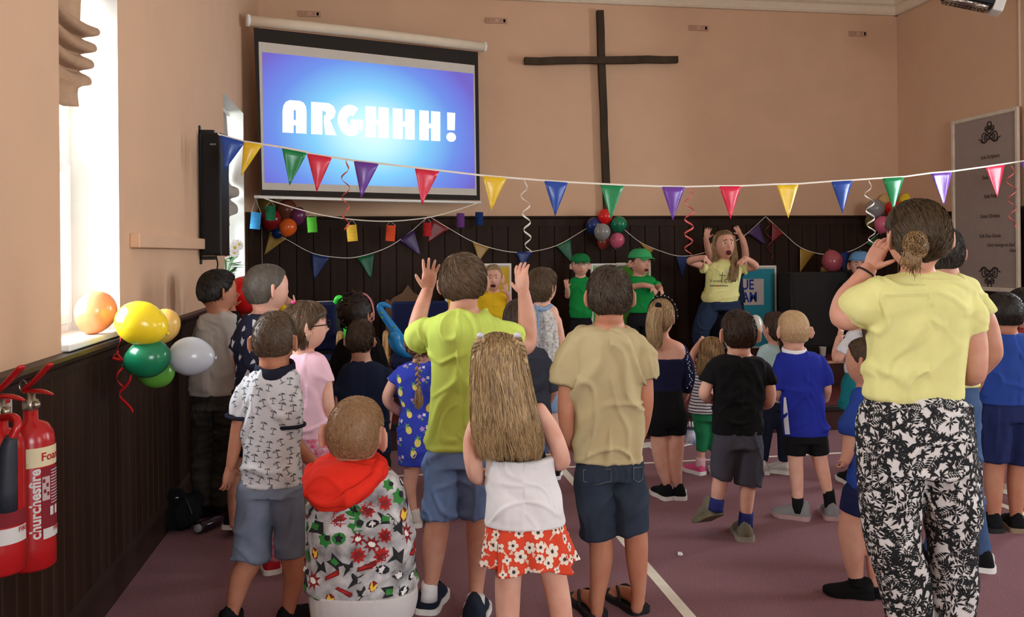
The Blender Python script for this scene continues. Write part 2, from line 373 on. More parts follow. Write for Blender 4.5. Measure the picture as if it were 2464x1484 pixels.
# windows
M_upvc = mat('white_window_plastic', (244, 244, 242), rough=0.35, var=0.01, spec=0.4)
gl = bpy.data.materials.new('window_glass'); gl.use_nodes = True; nt = gl.node_tree; nt.nodes.clear()
go = nt.nodes.new('ShaderNodeOutputMaterial'); gm = nt.nodes.new('ShaderNodeMixShader'); gt = nt.nodes.new('ShaderNodeBsdfTransparent'); gg = nt.nodes.new('ShaderNodeBsdfGlossy')
gg.inputs['Roughness'].default_value = 0.03; gf = nt.nodes.new('ShaderNodeFresnel'); gf.inputs[0].default_value = 1.3
nt.links.new(gf.outputs[0], gm.inputs[0]); nt.links.new(gt.outputs[0], gm.inputs[1]); nt.links.new(gg.outputs[0], gm.inputs[2]); nt.links.new(gm.outputs[0], go.inputs[0])
M_glass = gl
def window(n, to3, a, b, z0, z1, zt):
    """frame, sash and panes across an opening a..b; to3(u, depth, z): depth is measured outwards from the wall face"""
    def bar(u0, u1, s0, s1, za, zb): return bbox(np.array(to3(u0, s0, za)), np.array(to3(u1, s1, zb)), 0.005)
    root = empty('window_%d' % n, to3((a + b) / 2, 0.24, z0), kind='structure')
    f = 0.055; S0, S1 = 0.20, 0.27
    for args in ((a, a + f, S0, S1, z0, z1), (b - f, b, S0, S1, z0, z1), (a + f, b - f, S0, S1, z0, z0 + f), (a + f, b - f, S0, S1, z1 - f, z1), (a + f, b - f, S0, S1, zt, zt + f)):
        obj('frame_bar', *bar(*args), M_upvc, parent=root)
    s = 0.045; A, B, Z0, Z1 = a + f, b - f, z0 + f, zt
    for args in ((A, A + s, 0.18, 0.24, Z0, Z1), (B - s, B, 0.18, 0.24, Z0, Z1), (A + s, B - s, 0.18, 0.24, Z0, Z0 + s), (A + s, B - s, 0.18, 0.24, Z1 - s, Z1)):
        obj('sash_bar', *bar(*args), M_upvc, parent=root)
    obj('pane', *bar(A + s, B - s, 0.215, 0.221, Z0 + s, Z1 - s), M_glass, parent=root)
    obj('pane', *bar(A, B, 0.235, 0.241, zt + f, z1 - f), M_glass, parent=root)
    obj('window_sill', *bar(a + 0.001, b - 0.001, -0.03, 0.2, z0 - 0.002, z0 + 0.022), M_white, parent=root)
tl = lambda u, s, z: (XL - s, u, z); tr = lambda u, s, z: (XR + s, u, z)
for i, h in enumerate(HL): window(i + 1, tl, *h, 1.87 if h[2] < 1.5 else 2.4)
for i, h in enumerate(HR): window(i + 5, tr, *h, 1.9)
window(8, lambda u, s, z: (u, YR - s, z), 1.0, 3.6, 1.1, 3.3, 2.4)

# ---------------------------------------------------------------- blinds
def blind(nm, y0, y1, zt, zb, npl, m, lab, xo, wob):
    prof = [(0.0, zt), (0.01, (zt + zb + 0.3) / 2), (0.0, zb + 0.38)]
    z = zb + 0.38
    for k in range(npl):
        h = 0.30 / npl
        prof += [(0.075 - 0.006 * k, z - h * 0.35), (0.08 - 0.006 * k, z - h * 0.8), (0.012, z - h)]; z -= h
    prof += [(0.015, zb)]
    pts = catmull(np.array(prof), 3); R = []
    ns = 9
    for j in range(ns):
        u = j / (ns - 1); y = y0 + (y1 - y0) * u
        row = []
        for (dx, zz) in pts:
            e = wob * math.sin(zz * 5.2) * (u - 0.0) if u > 0.7 else 0
            sag = 0.03 * math.sin(math.pi * u) * (1 if zz < zb + 0.4 else 0)
            row.append((XL - xo + dx, y + e * 0.5, zz - sag))
        R.append(np.array(row))
    Fr = np.array(R); th = 0.004
    V = np.concatenate([Fr.reshape(-1, 3), (Fr + np.array([-th, 0, 0])).reshape(-1, 3)]); n = Fr.shape[1]; off = ns * n; F = []
    for a in range(ns - 1):
        for b in range(n - 1):
            i = a * n + b; F.append((i, i + n, i + n + 1, i + 1)); F.append((off + i, off + i + 1, off + i + n + 1, off + i + n))
    for a in range(ns - 1):
        for b in (0, n - 1): i = a * n + b; F.append((i, i + n, off + i + n, off + i))
    for b in range(n - 1):
        for a in (0, ns - 1): i = a * n + b; F.append((i, i + 1, off + i + 1, off + i))
    root = empty(nm, (XL - xo, (y0 + y1) / 2, zb), lab, 'blind')
    obj('fabric', V, F, m, parent=root, smooth=True)
    obj('head_rail', *bbox((XL - xo - 0.02, y0, zt - 0.005), (XL - xo + 0.02, y1, zt + 0.03), 0.004), M_white, parent=root)
M_bl = mat('tan_blind_fabric', (178, 142, 112), rough=0.9, var=0.06, vscale=30, bump=0.3, bscale=500)
M_bl2 = mat('pale_grey_blind_fabric', (186, 176, 164), rough=0.9, var=0.05, vscale=30, bump=0.3, bscale=500)
blind('roman_blind', 3.27, 3.86, 3.25, 2.11, 4, M_bl, 'tan roman blind half raised in the tall window at the left', 0.135, 0.10)
blind('roman_blind', 6.60, 7.44, 2.66, 1.72, 2, M_bl2, 'pale grey roman blind in the small window behind the black speaker', 0.12, -0.10)
# ================================================================ PEOPLE: the builder
def skin_mat(name, rgb):
    return mat(name, rgb, rough=0.55, var=0.07, vscale=14, spec=0.35, bump=0.06, bscale=350, rgb2=tuple(int(v * k) for v, k in zip(rgb, (0.95, 0.87, 0.84))))
SKIN = {'fair': skin_mat('fair_skin', (226, 176, 154)), 'mid': skin_mat('rosy_skin', (210, 158, 135)), 'tan': skin_mat('tanned_skin', (190, 132, 104)), 'deep': skin_mat('deep_tan_skin', (168, 112, 86))}
def hair_mat(name, dark, light, rough=0.5):
    if name in MATS: return MATS[name]
    m = bpy.data.materials.new(name); m.use_nodes = True; MATS[name] = m; nt = m.node_tree; b = nt.nodes['Principled BSDF']
    g = nt.nodes.new('ShaderNodeNewGeometry'); cr = nt.nodes.new('ShaderNodeValToRGB')
    tc = nt.nodes.new('ShaderNodeTexCoord'); n = nt.nodes.new('ShaderNodeTexNoise'); n.inputs['Scale'].default_value = 60; n.inputs['Detail'].default_value = 5
    mp = nt.nodes.new('ShaderNodeMapping'); mp.inputs['Scale'].default_value = (1, 1, 0.25); nt.links.new(tc.outputs['Object'], mp.inputs[0]); nt.links.new(mp.outputs[0], n.inputs['Vector'])
    mx = nt.nodes.new('ShaderNodeMath'); mx.operation = 'MULTIPLY_ADD'; mx.inputs[1].default_value = 0.5
    m2 = nt.nodes.new('ShaderNodeMath'); m2.operation = 'MULTIPLY'; m2.inputs[1].default_value = 0.5
    nt.links.new(g.outputs['Random Per Island'], mx.inputs[0]); nt.links.new(n.outputs['Fac'], m2.inputs[0]); nt.links.new(m2.outputs[0], mx.inputs[2])
    cr.color_ramp.elements[0].position = 0.2; cr.color_ramp.elements[1].position = 0.85
    cr.color_ramp.elements[0].color = (*lin(dark), 1); cr.color_ramp.elements[1].color = (*lin(light), 1)
    nt.links.new(mx.outputs[0], cr.inputs[0]); nt.links.new(cr.outputs[0], b.inputs['Base Color'])
    b.inputs['Roughness'].default_value = rough; b.inputs['Specular IOR Level'].default_value = 0.35
    return m
def sstep(x): x = np.clip(x, 0, 1); return x * x * (3 - 2 * x)
def sphere_dirs(nu, nv):
    R = []
    for t in np.linspace(0.03, math.pi - 0.03, nv):
        ph = np.arange(nu) / nu * 2 * math.pi
        R.append(np.stack([math.sin(t) * np.cos(ph), math.sin(t) * np.sin(ph), np.full(nu, -math.cos(t))], 1))
    return R
class Head:
    def __init__(s, c, a, b, c2, fwd_yaw, pitch=0.0, roll=0.0, mouth=0.0):
        s.c = np.asarray(c); s.a, s.b, s.h = a, b, c2; s.mouth = mouth
        f = cF * math.cos(fwd_yaw) + r0 * math.sin(fwd_yaw); f[2] = 0; f = unit(f); r = np.cross(f, [0, 0, 1.0]); u = np.array([0, 0, 1.0])
        f, u = f * math.cos(pitch) - u * math.sin(pitch), u * math.cos(pitch) + f * math.sin(pitch)
        r, u = r * math.cos(roll) - u * math.sin(roll), u * math.cos(roll) + r * math.sin(roll)
        s.ax = np.array([r, f, u])
    def local(s, u):
        x, y, z = u[:, 0], u[:, 1], u[:, 2]
        p = 2.35; k = 1 / (np.abs(x) ** p + np.abs(y) ** p + np.abs(z) ** p) ** (1 / p)
        t = np.clip(-z, 0, 1); bk = np.clip(-y, 0, 1)
        X = x * k * s.a * (1 - 0.26 * t ** 1.5); Y = y * k * s.b * (1 - 0.55 * t ** 1.3 * bk); Z = z * k * s.h
        fr = (y > 0.2)
        g = lambda cx, cz, sx, sz: np.exp(-(((x - cx) / sx) ** 2 + ((z - cz) / sz) ** 2)) * fr
        Y = Y + s.b * (0.23 * g(0, -0.18, 0.12, 0.13) + 0.06 * g(0, 0.0, 0.09, 0.16) - 0.09 * (g(0.36, 0.06, 0.17, 0.1) + g(-0.36, 0.06, 0.17, 0.1)) + 0.03 * g(0, 0.22, 0.5, 0.1)
                       + 0.05 * g(0, -0.5, 0.26, 0.09) + 0.06 * g(0, -0.85, 0.25, 0.16))
        if s.mouth: Y = Y - s.b * 0.12 * g(0, -0.5, 0.2, 0.1); Z = Z - s.h * s.mouth * np.clip(-z - 0.5, 0, 1) * (y > -0.2)
        return np.stack([X, Y, Z], 1)
    def at(s, u, off=0.0):
        u = np.atleast_2d(np.asarray(u, float)); u = u / np.linalg.norm(u, axis=1)[:, None]
        L = s.local(u); n = L / np.linalg.norm(L, axis=1)[:, None]
        return s.c + (L + n * np.reshape(off, (-1, 1) if np.ndim(off) else ())) @ s.ax
    def mesh(s, nu=48, nv=36):
        return rings([s.at(R) for R in sphere_dirs(nu, nv)])
    def ear(s, side, k=1.0):
        c = s.at((side * 1.0, -0.12, -0.10), 0.002)[0]; e = s.h * 0.34 * k
        out = unit(s.ax[0] * side * 0.75 - s.ax[1] * 0.66); up = s.ax[2]; n = unit(np.cross(out, up))
        V, F = ellipsoid(c + out * e * 0.36, (e * 0.58, e * 0.17, e), np.array([out, n, up]), 12, 9)
        W, G = tube([c + out * e * (0.36 + 0.54 * math.cos(t)) + up * e * 0.92 * math.sin(t) - n * e * 0.02 for t in np.linspace(-1.2, 2.2, 7)], e * 0.13, 6, 2)
        return [(V, F), (W, G)]
def thr_fn(nape=-0.5, side=0.02, front=0.5):
    return lambda y: np.interp(y, [-1, -0.35, 0.0, 0.22, 0.5, 1.0], [nape, nape + 0.1, side, 0.18, front, front + 0.1])
def cap_off(u, th, thr, soft=0.10):
    m = (u[:, 2] - thr(u[:, 1])) / soft
    return -0.009 + (th + 0.009) * sstep(m * 0.5 + 0.5)
def hair_cap(H, th, thr, rough=0.004, seed=0, fs=40):
    R = []
    for D in sphere_dirs(56, 44):
        o = cap_off(D, th, thr); o = o + np.where(o > 0, 1, 0) * rough * noise3(D * np.array([fs, fs, fs * 0.35]) * 0.4 + 9, seed)
        R.append(H.at(D, o))
    return rings(R)
def strips(paths, w):
    """many thin hair blades: paths (n,k,3), w (k,) half widths"""
    n, k, _ = paths.shape
    T = np.gradient(paths, axis=1); view = paths - CAM; S = np.cross(T, RNG.normal(size=(n, 1, 3)) * 0.5 + view / np.linalg.norm(view, axis=2)[:, :, None])
    S /= np.linalg.norm(S, axis=2)[:, :, None] + 1e-9
    A = paths + S * w[None, :, None]; B = paths - S * w[None, :, None]
    V = np.stack([A, B], 2).reshape(-1, 3); F = []
    base = np.arange(n) * 2 * k
    for j in range(k - 1):
        q = np.stack([base + 2 * j, base + 2 * j + 1, base + 2 * j + 3, base + 2 * j + 2], 1); F.append(q)
    return V, [tuple(f) for f in np.concatenate(F).tolist()]
def scalp_strands(H, n, length, th, thr, crown=(0.05, -0.45, 0.89), width=0.0028, lift=0.006, swirl=0.5, sweep=None, jit=0.35):
    u = RNG.normal(size=(n * 3, 3)); u /= np.linalg.norm(u, axis=1)[:, None]
    u = u[(u[:, 2] - thr(u[:, 1])) > np.where(u[:, 1] > 0.1, 0.02 + min(0.45, length / H.a * 0.45), 0.02)][:n]; c = unit(crown)
    t = u - c; t -= u * np.sum(t * u, 1)[:, None]; t /= np.linalg.norm(t, axis=1)[:, None] + 1e-6
    t = t + swirl * np.cross(u, t)
    if sweep is not None: t = t + np.asarray(sweep)
    t = t + RNG.normal(size=t.shape) * jit; t -= u * np.sum(t * u, 1)[:, None]; t /= np.linalg.norm(t, axis=1)[:, None] + 1e-6
    ln = length / H.a * RNG.uniform(0.6, 1.2, (len(u), 1)); paths = []
    for s_, lf in ((0, 0.0), (0.35, 0.8), (0.7, 1.0), (1.0, 0.55)):
        v = u + t * ln * s_; v /= np.linalg.norm(v, axis=1)[:, None]
        o = cap_off(v, th, thr) ; paths.append(H.at(v, np.maximum(o, -0.002) + lift * lf * RNG.uniform(0.3, 1.2, len(u)) - (0.002 if s_ == 0 else 0)))
    return strips(np.stack(paths, 1), width * np.array([1, 1.1, 0.8, 0.15]))
def sec_ring(cpt, hw, hd, n=28, p=2.3, rax=None, fax=None, ph0=0.0):
    rax = r0 if rax is None else rax; fax = np.array([cF[0], cF[1], 0]) if fax is None else fax
    ph = np.arange(n) / n * 2 * math.pi + ph0; c, s = np.cos(ph), np.sin(ph)
    return cpt + np.outer(np.sign(c) * np.abs(c) ** (2 / p) * hw, rax) + np.outer(np.sign(s) * np.abs(s) ** (2 / p) * hd, fax)
def secs3(secs, d, grow=0.0, ratio=0.6, per=4, rmin=0.0):
    """silhouette rows (py, xl, xr[, ratio, dd]) seen at depth d -> smooth loft"""
    A = []
    for s in secs:
        dd = s[4] if len(s) > 4 else 0.0; ra = s[3] if len(s) > 3 and s[3] else ratio; D = d + dd
        c = P((s[1] + s[2]) / 2, s[0], D); hw = (s[2] - s[1]) / 2 * D / FPX
        A.append([*c, max(hw + grow, 0.01), max(hw * ra + grow, 0.01)])
    A = catmull(A, per); return [sec_ring(q[:3], max(q[3], 0.006), max(q[4], 0.006)) for q in A]
def pxpath(path, d, kr=1.0, grow=0.0):
    pts, rad = [], []
    for q in path:
        dd = q[3] if len(q) > 3 else 0.0; D = d + dd; pts.append(P(q[0], q[1], D)); rad.append(max(q[2] * D / FPX * kr + grow, 0.004))
    return pts, rad
def hand_parts(w, a, thumb, L, spread=0.25, curl=(0.25, 0.25), tcurl=0.2, fan=None, palm=None):
    a = unit(a); s = unit(np.asarray(thumb) - a * np.dot(thumb, a)); n = np.cross(a, s)
    if palm is not None and n @ (r0 * palm[0] + u0 * palm[1] + cF * palm[2]) < 0: n = -n
    out = []; R = []
    for t, hw, th in ((-0.06, 0.145, 0.115), (0.08, 0.175, 0.115), (0.25, 0.215, 0.11), (0.42, 0.225, 0.09), (0.52, 0.205, 0.07)):
        R.append(sec_ring(w + a * t * L, hw * L, th * L, 16, 2.4, s, n))
    out.append(rings(R))
    for i, (o, ln) in enumerate(((0.16, 0.38), (0.055, 0.43), (-0.055, 0.40), (-0.155, 0.30))):
        p = w + a * 0.47 * L + s * o * L; d = unit(a + s * o * spread * 6 * (1 if fan is None else fan)); pts = [p - a * 0.06 * L, p]; c = 0
        for seg, cu in ((0.45, curl[0] * 0.5), (0.32, curl[0]), (0.23, curl[1])):
            c += cu; dv = d * math.cos(c) + n * math.sin(c); p = p + dv * ln * seg * L; pts.append(p)
        out.append(tube(pts, np.array([0.055, 0.054, 0.05, 0.044, 0.036]) * L, 8, 3))
    p = w + a * 0.10 * L + s * 0.15 * L; pts = [p - s * 0.05 * L, p]; c = 0; d = unit(a * 0.62 + s * 0.78)
    for seg in (0.5, 0.3, 0.2): c += tcurl; dv = unit(d * math.cos(c) + (a * 0.5 + n * 0.6) * math.sin(c)); p = p + dv * 0.40 * seg * L; pts.append(p)
    out.append(tube(pts, np.array([0.075, 0.075, 0.06, 0.052, 0.04]) * L, 8, 3))
    return out
def shoe_mesh(heel, fwd, L, W, Hh, z0, lift=0.0, low=False):
    """upper, sole: heel point on the floor, forward direction; lift raises the heel (toe stays down)"""
    f = unit(np.array([fwd[0], fwd[1], 0])); s = np.array([f[1], -f[0], 0]); up = np.array([0, 0, 1.0])
    if lift:
        f = f * math.cos(lift) - up * math.sin(lift); up = np.cross(s, f)
    prof = [(0.0, 0.17, 0.5), (0.015, 0.27, 0.78), (0.05, 0.35, 0.95), (0.16, 0.40, 1.0), (0.30, 0.385, 1.0 if not low else 0.8), (0.44, 0.36, 0.78), (0.60, 0.42, 0.58), (0.76, 0.43, 0.46), (0.88, 0.38, 0.39), (0.94, 0.30, 0.34), (0.98, 0.19, 0.28), (1.0, 0.09, 0.24)]
    R = []
    for t, w, h in prof:
        c = heel + f * L * t + up * 0.012
        ring = []
        for k in range(14):
            ph = k / 14 * 2 * math.pi; x = math.cos(ph); y = math.sin(ph)
            ring.append(c + s * W * w * x * (1 if y < 0 else (1 - 0.25 * y)) + up * (Hh * h * max(y, 0) ** 0.8 + (0.004 * y if y < 0 else 0)))
        R.append(np.array(ring))
    upper = rings(R)
    ol = []
    for t, w, h in prof: ol.append((t, w * 1.08))
    pts = [heel + f * L * (t * 1.03 - 0.015) + s * W * w for t, w in ol] + [heel + f * L * (t * 1.03 - 0.015) - s * W * w for t, w in reversed(ol)]
    k = len(pts); A = np.array(pts); th = 0.024
    toe = np.array([up * 0.008 * max(0, ((p - heel) @ f) / L - 0.8) * 5 for p in A])
    V = np.concatenate([A + toe, A + up * th]); F = [tuple(range(k - 1, -1, -1)), tuple(range(k, 2 * k))] + [(i, (i + 1) % k, (i + 1) % k + k, i + k) for i in range(k)]
    return upper, (V, F)
def folds(V, Q, base, amp, kind='shirt', seed=0, freeze=None):
    N = vnormals(V, Q); q = V - base; x = q @ r0; y = q @ np.array([cF[0], cF[1], 0]); z = q[:, 2]; q = np.stack([x, y, z], 1)
    w = noise3(q * 5.0 + 3, seed + 1)[:, None] * 0.10
    if kind == 'shirt':
        sk = q + w; sk[:, 0] += 0.35 * q[:, 2] * np.sign(q[:, 0])
        r1 = 1 - np.abs(noise3(sk * np.array([13, 9, 3.2]) + 7, seed)); r2 = 1 - np.abs(noise3((q + w) * np.array([5, 5, 17]) + 21, seed + 5))
        zz = (z - z.min()) / (np.ptp(z) + 1e-6)
        g = lambda n, w_: np.exp(-(n / w_) ** 2)
        n1 = noise3(sk * np.array([7.5, 5, 2.0]) + 7, seed); n2 = noise3((q + 1.6 * w) * np.array([3.2, 3.2, 9.5]) + 21, seed + 5); n3 = noise3((sk + w) * np.array([12, 9, 5]) + 33, seed + 9)
        dsp = amp * (1.5 * (g(n1, 0.17) - 0.3) * (0.55 + 0.45 * (1 - zz)) + 1.4 * (g(n2, 0.15) - 0.25) * np.clip(1.2 - 1.5 * zz, 0.08, 1) + 0.7 * (g(n3, 0.14) - 0.2) + 0.8 * noise3(q * np.array([6, 6, 3.5]), seed + 2))
        dsp = dsp * (0.25 + 0.75 * sstep((z - z.min() - 0.012) / 0.03))
    else:
        r1 = 1 - np.abs(noise3((q + w) * np.array([8, 8, 10]) + 7, seed)); r2 = 1 - np.abs(noise3((q + 2 * w) * np.array([16, 16, 5]) + 3, seed + 4))
        g = lambda n, w_: np.exp(-(n / w_) ** 2)
        dsp = amp * (1.3 * (g(noise3((q + w) * np.array([6, 6, 8]) + 7, seed), 0.17) - 0.3) + 0.9 * (g(noise3((q + 2 * w) * np.array([11, 11, 4]) + 3, seed + 4), 0.15) - 0.25) + 0.5 * noise3(q * 7, seed + 8))
    dsp = np.maximum(dsp, -0.35 * amp)
    return V + N * dsp[:, None]
def decals(V, Q, motifs, n, size, mats, parent, name='print', seed=0, mind=0.6, off=0.0012, zr=None, updir=True, face_cam=False):
    """flat print on cloth: motif outlines laid onto the surface. motifs: list of [(polygon fan points, material index), ...]"""
    rs = random.Random(seed); rg = np.random.default_rng(seed); bv = BVHTree.FromPolygons(V.tolist(), Q.tolist())
    N = vnormals(V, Q); pts = []; idx = rg.permutation(len(V))
    for i in idx:
        if zr and not (zr[0] <= V[i][2] <= zr[1]): continue
        if face_cam and N[i] @ (CAM - V[i]) < 0.05: continue
        if all((V[i] - p) @ (V[i] - p) > (size * mind) ** 2 for p, _ in pts): pts.append((V[i], N[i]))
        if len(pts) >= n: break
    OV, OF, OM = [], [], []
    for p, nn in pts:
        mo = rs.choice(motifs); ang = rs.uniform(-0.5, 0.5) if updir else rs.uniform(0, 6.28); sz = size * rs.uniform(0.8, 1.15)
        t1 = unit(np.cross([0, 0, 1.0], nn)) if abs(nn[2]) < 0.95 else np.array([1.0, 0, 0]); t2 = np.cross(nn, t1)
        a, b = t1 * math.cos(ang) + t2 * math.sin(ang), -t1 * math.sin(ang) + t2 * math.cos(ang)
        seen = []
        for (poly, mi) in mo:
            if mi not in seen: seen.append(mi)
            layer = len(seen) - 1; b0 = len(OV)
            for (x, y) in poly:
                w = p + (a * x + b * y) * sz; loc, nr, _, _ = bv.find_nearest(Vector(w))
                if loc is None: loc, nr = Vector(w), Vector(nn)
                if nr.dot(Vector(nn)) < 0: nr = -nr
                OV.append(np.array(loc) + np.array(nr) * (off + 0.0005 * layer))
            for k in range(1, len(poly) - 1): OF.append((b0, b0 + k, b0 + k + 1)); OM.append(mi)
            OF.append((b0, b0 + len(poly) - 1, b0 + 1)); OM.append(mi)
    if not OV: return None
    return obj(name, np.array(OV), OF, mats, parent=parent, fmat=OM, kind='stuff')
def star_fan(n, r1, r2, ph=0.0, cx=0, cy=0):
    return [(cx, cy)] + [(cx + (r1 if k % 2 == 0 else r2) * math.cos(ph + math.pi * k / n), cy + (r1 if k % 2 == 0 else r2) * math.sin(ph + math.pi * k / n)) for k in range(2 * n)]
def disc_fan(r, n=8, cx=0, cy=0, ky=1.0): return [(cx, cy)] + [(cx + r * math.cos(2 * math.pi * k / n), cy + r * ky * math.sin(2 * math.pi * k / n)) for k in range(n)]
def petal_fan(n, r, dent=0.62, cx=0, cy=0, per=4):
    out = [(cx, cy)]
    for k in range(n * per):
        t = k / per; fr = t - int(t); rr = r * (dent + (1 - dent) * math.sin(math.pi * fr) ** 0.6); a = 2 * math.pi * t / n; out.append((cx + rr * math.cos(a), cy + rr * math.sin(a)))
    return out
PERSON_N = 0
def person(label, d, head, torso, z0=0.0, yaw=0.0, hyaw=None, pitch=0.0, hroll=0.0, skin='mid', neck=None, arms=(), hands=(), legs=(), ears=(1, 1), earscale=1.0,
           shirt=None, sleeves=(), sh_mat=None, sh_amp=0.006, bottom=None, bo_mat=None, bo_amp=0.006, leg_cloth=(), shoes=(), vox=None, hair=None, bodysec=None, shrink=0.019, face=None, mouth=0.0, collar=None, headd=0.0, group=None, deep=1.22, ratio=0.6):
    """label + the figure's outline at its real distance d. head=(cx, top, width, chin) in pixels; torso rows (py, xl, xr)"""
    global PERSON_N; PERSON_N += 1; seed = PERSON_N * 13
    vox = vox or (0.0073 if d < 4.8 else (0.0062 if face else 0.0105)); yaw = math.radians(yaw); hyaw = yaw if hyaw is None else math.radians(hyaw)
    cxh, top, wpx, chin = head; k = (d + headd) / FPX; hh = (chin - top) * k; hw = wpx * k
    skull = 0.0 if hair is None else hair.get('th', 0.01)
    a = hw / 2 - skull * 0.8; c2 = hh / 2 - skull * 0.5; b = max(a * deep, c2 * 0.9)
    hc = P(cxh, (top + chin) / 2, d + headd) - np.array([0, 0, skull * 0.4])
    H = Head(hc, a, b, c2, hyaw, pitch, hroll, mouth)
    base = P(torso[-1][1] / 2 + torso[-1][2] / 2, torso[-1][0], d); base[2] = z0
    root = empty('person', base, label, 'person', group)
    vols = [H.mesh()]
    for sd, on in zip((-1, 1), ears):
        if on: vols += H.ear(sd, earscale)
    tt = torso[0]; nk = neck or ((tt[1] + tt[2]) / 2, tt[0], wpx * 0.30)
    nb = P(nk[0], nk[1], d + 0.01); nr = nk[2] * d / FPX
    vols.append(tube([hc - H.ax[2] * c2 * 0.1 - H.ax[1] * b * 0.14, hc - H.ax[2] * c2 * 0.75 - H.ax[1] * b * 0.12, nb + np.array([0, 0, 0.01]), nb - np.array([0, 0, 0.05])], [nr * 0.9, nr * 0.95, nr * 1.02, nr * 1.25], 16, 3))
    bs = bodysec or torso
    vols.append(rings(secs3(bs, d, -shrink, ratio)))
    for A in arms: p, r = pxpath(A, d); r = [r[0] * (0.72 if shirt else 1.0)] + r[1:]; vols.append(tube(p, r, 14, 5))
    for A in legs: p, r = pxpath(A, d); r = [r[0] * (0.84 if leg_cloth else 1.0)] + r[1:]; vols.append(tube(p, r, 16, 5))
    V, Q = remesh(vols, vox, 4)
    parts = [(V, [tuple(q) for q in Q.tolist()])]
    for hd in hands:
        w = P(hd['w'][0], hd['w'][1], d + hd['w'][2]); tip = P(hd['tip'][0], hd['tip'][1], d + hd['tip'][2]); L = hd.get('L') or float(np.linalg.norm(tip - w))
        th = P(hd['th'][0], hd['th'][1], d + hd['th'][2]) - w
        hv, hq = remesh(hand_parts(w, tip - w, th, L, hd.get('spread', 0.25), hd.get('curl', (0.2, 0.2)), hd.get('tcurl', 0.2), None, hd.get('palm', (0, 0, 1))), 0.003 if d < 5 else 0.0046, 2)
        parts.append((hv, [tuple(q) for q in hq.tolist()]))
    obj('body', *join(parts), SKIN[skin], parent=root, smooth=True)
    out = {'root': root, 'H': H, 'seed': seed}
    if shirt:
        vv = [rings(secs3(shirt, d, 0, ratio))]
        for A in sleeves: p, r = pxpath(A, d); r[0] *= 0.66; r[-1] *= 1.05; vv.append(tube(p, r, 18, 5, flatend=True, flatstart=False))
        SV, SQ = remesh(vv, max(vox, 0.0085) if face else vox, 3); SV = folds(SV, SQ, base, sh_amp * 1.35, 'shirt', seed)
        out['shirt'] = (SV, SQ, obj('shirt' if not isinstance(sh_mat, tuple) else sh_mat[1], SV, SQ, sh_mat if not isinstance(sh_mat, tuple) else sh_mat[0], parent=root, smooth=True))
    if collar:                      # (cx, cy, rx, ry tilt px, material): ribbed neck band
        cx_, cy_, rx_, ry_, m_ = collar[:5]; ph = np.linspace(0, 2 * math.pi, 25)[:-1]; kk = d / FPX
        pts = [P(cx_ + rx_ * math.cos(t), cy_ + ry_ * (-math.sin(t)) , d - 0.0) + np.array([cF[0], cF[1], 0]) * (rx_ * kk * 0.8 * math.sin(t)) for t in ph]
        R = []; rr = collar[5] * kk if len(collar) > 5 else 0.009; ctr = np.mean(pts, 0)
        for p in pts:
            o = unit((p - ctr) * np.array([1, 1, 0])); ang = np.arange(8) / 8 * 2 * math.pi
            R.append(p + np.outer(np.cos(ang) * 0.006, o) + np.outer(np.sin(ang) * rr, [0, 0, 1.0]))
        Vc, Fc = rings(R, cap=False); n8 = 8; m = len(R)
        Fc += [((m - 1) * n8 + i, (m - 1) * n8 + (i + 1) % n8, (i + 1) % n8, i) for i in range(n8)]
        obj('collar', Vc, Fc, m_, parent=root, smooth=True)
    if bottom or leg_cloth:
        vv = []
        if bottom:
            b0 = bottom[0]; cb_ = (b0[1] + b0[2]) / 2; bt_ = [(b0[0], cb_ + (b0[1] - cb_) * 0.95, cb_ + (b0[2] - cb_) * 0.95, 0.6)] + list(bottom[1:]); vv.append(rings(secs3(bt_, d, 0, 0.66)))
        for A in leg_cloth:
            p, r = pxpath(A, d); vv.append(tube([p[0] + np.array([0, 0, 0.03])] + p, [r[0] * 0.93] + r, 20, 5, flatend=True, flatstart=False))
        BV, BQ = remesh(vv, max(vox, 0.0085) if face else vox, 3); BV = folds(BV, BQ, base, bo_amp, 'pants', seed + 3)
        out['bottom'] = (BV, BQ, obj(bo_mat[1], BV, BQ, bo_mat[0], parent=root, smooth=True))
    for s in shoes:
        dd = s.get('dd', 0.0); hp = PW(s['px'][0], s['px'][1], 2, z0) if s.get('floor') else P(s['px'][0], s['px'][1], d + dd)
        if not s.get('floor') and not s.get('lift'): hp[2] = z0
        ya = math.radians(s.get('yaw', 0)); fw = cF * math.cos(ya) + r0 * math.sin(ya); fw[2] = 0
        L = s.get('L', 0.19); hp = hp - unit(fw) * L * (0.20 if not s.get('lift') else 0.05); up, so = shoe_mesh(hp, fw, L, L * s.get('w', 0.52), s.get('h', 0.46) * L, z0, s.get('lift', 0.0), s.get('low', False))
        so_ = obj('shoe', *up, s['m'][0], parent=root, smooth=True); obj('sole', *so, s['m'][1], parent=so_)
        if s.get('laces'):
            f_ = unit(fw); sd_ = np.array([f_[1], -f_[0], 0]); hz = s.get('h', 0.42) * L
            for t_ in (0.42, 0.5, 0.58):
                c_ = hp + f_ * L * t_ + np.array([0, 0, hz * (1.02 - (t_ - 0.3) * 1.15) + 0.012]); obj('lace', *tube([c_ - sd_ * 0.03, c_ + np.array([0, 0, 0.012]), c_ + sd_ * 0.03], 0.003, 6, 3), s['laces'], parent=so_)
        if s.get('sock'):
            m_, pts_, rr_ = s['sock']; p_, r_ = pxpath(pts_, d + dd, 1.0, 0.002); obj('sock', *tube(p_, r_, 14, 3, flatend=True), m_, parent=root, smooth=True)
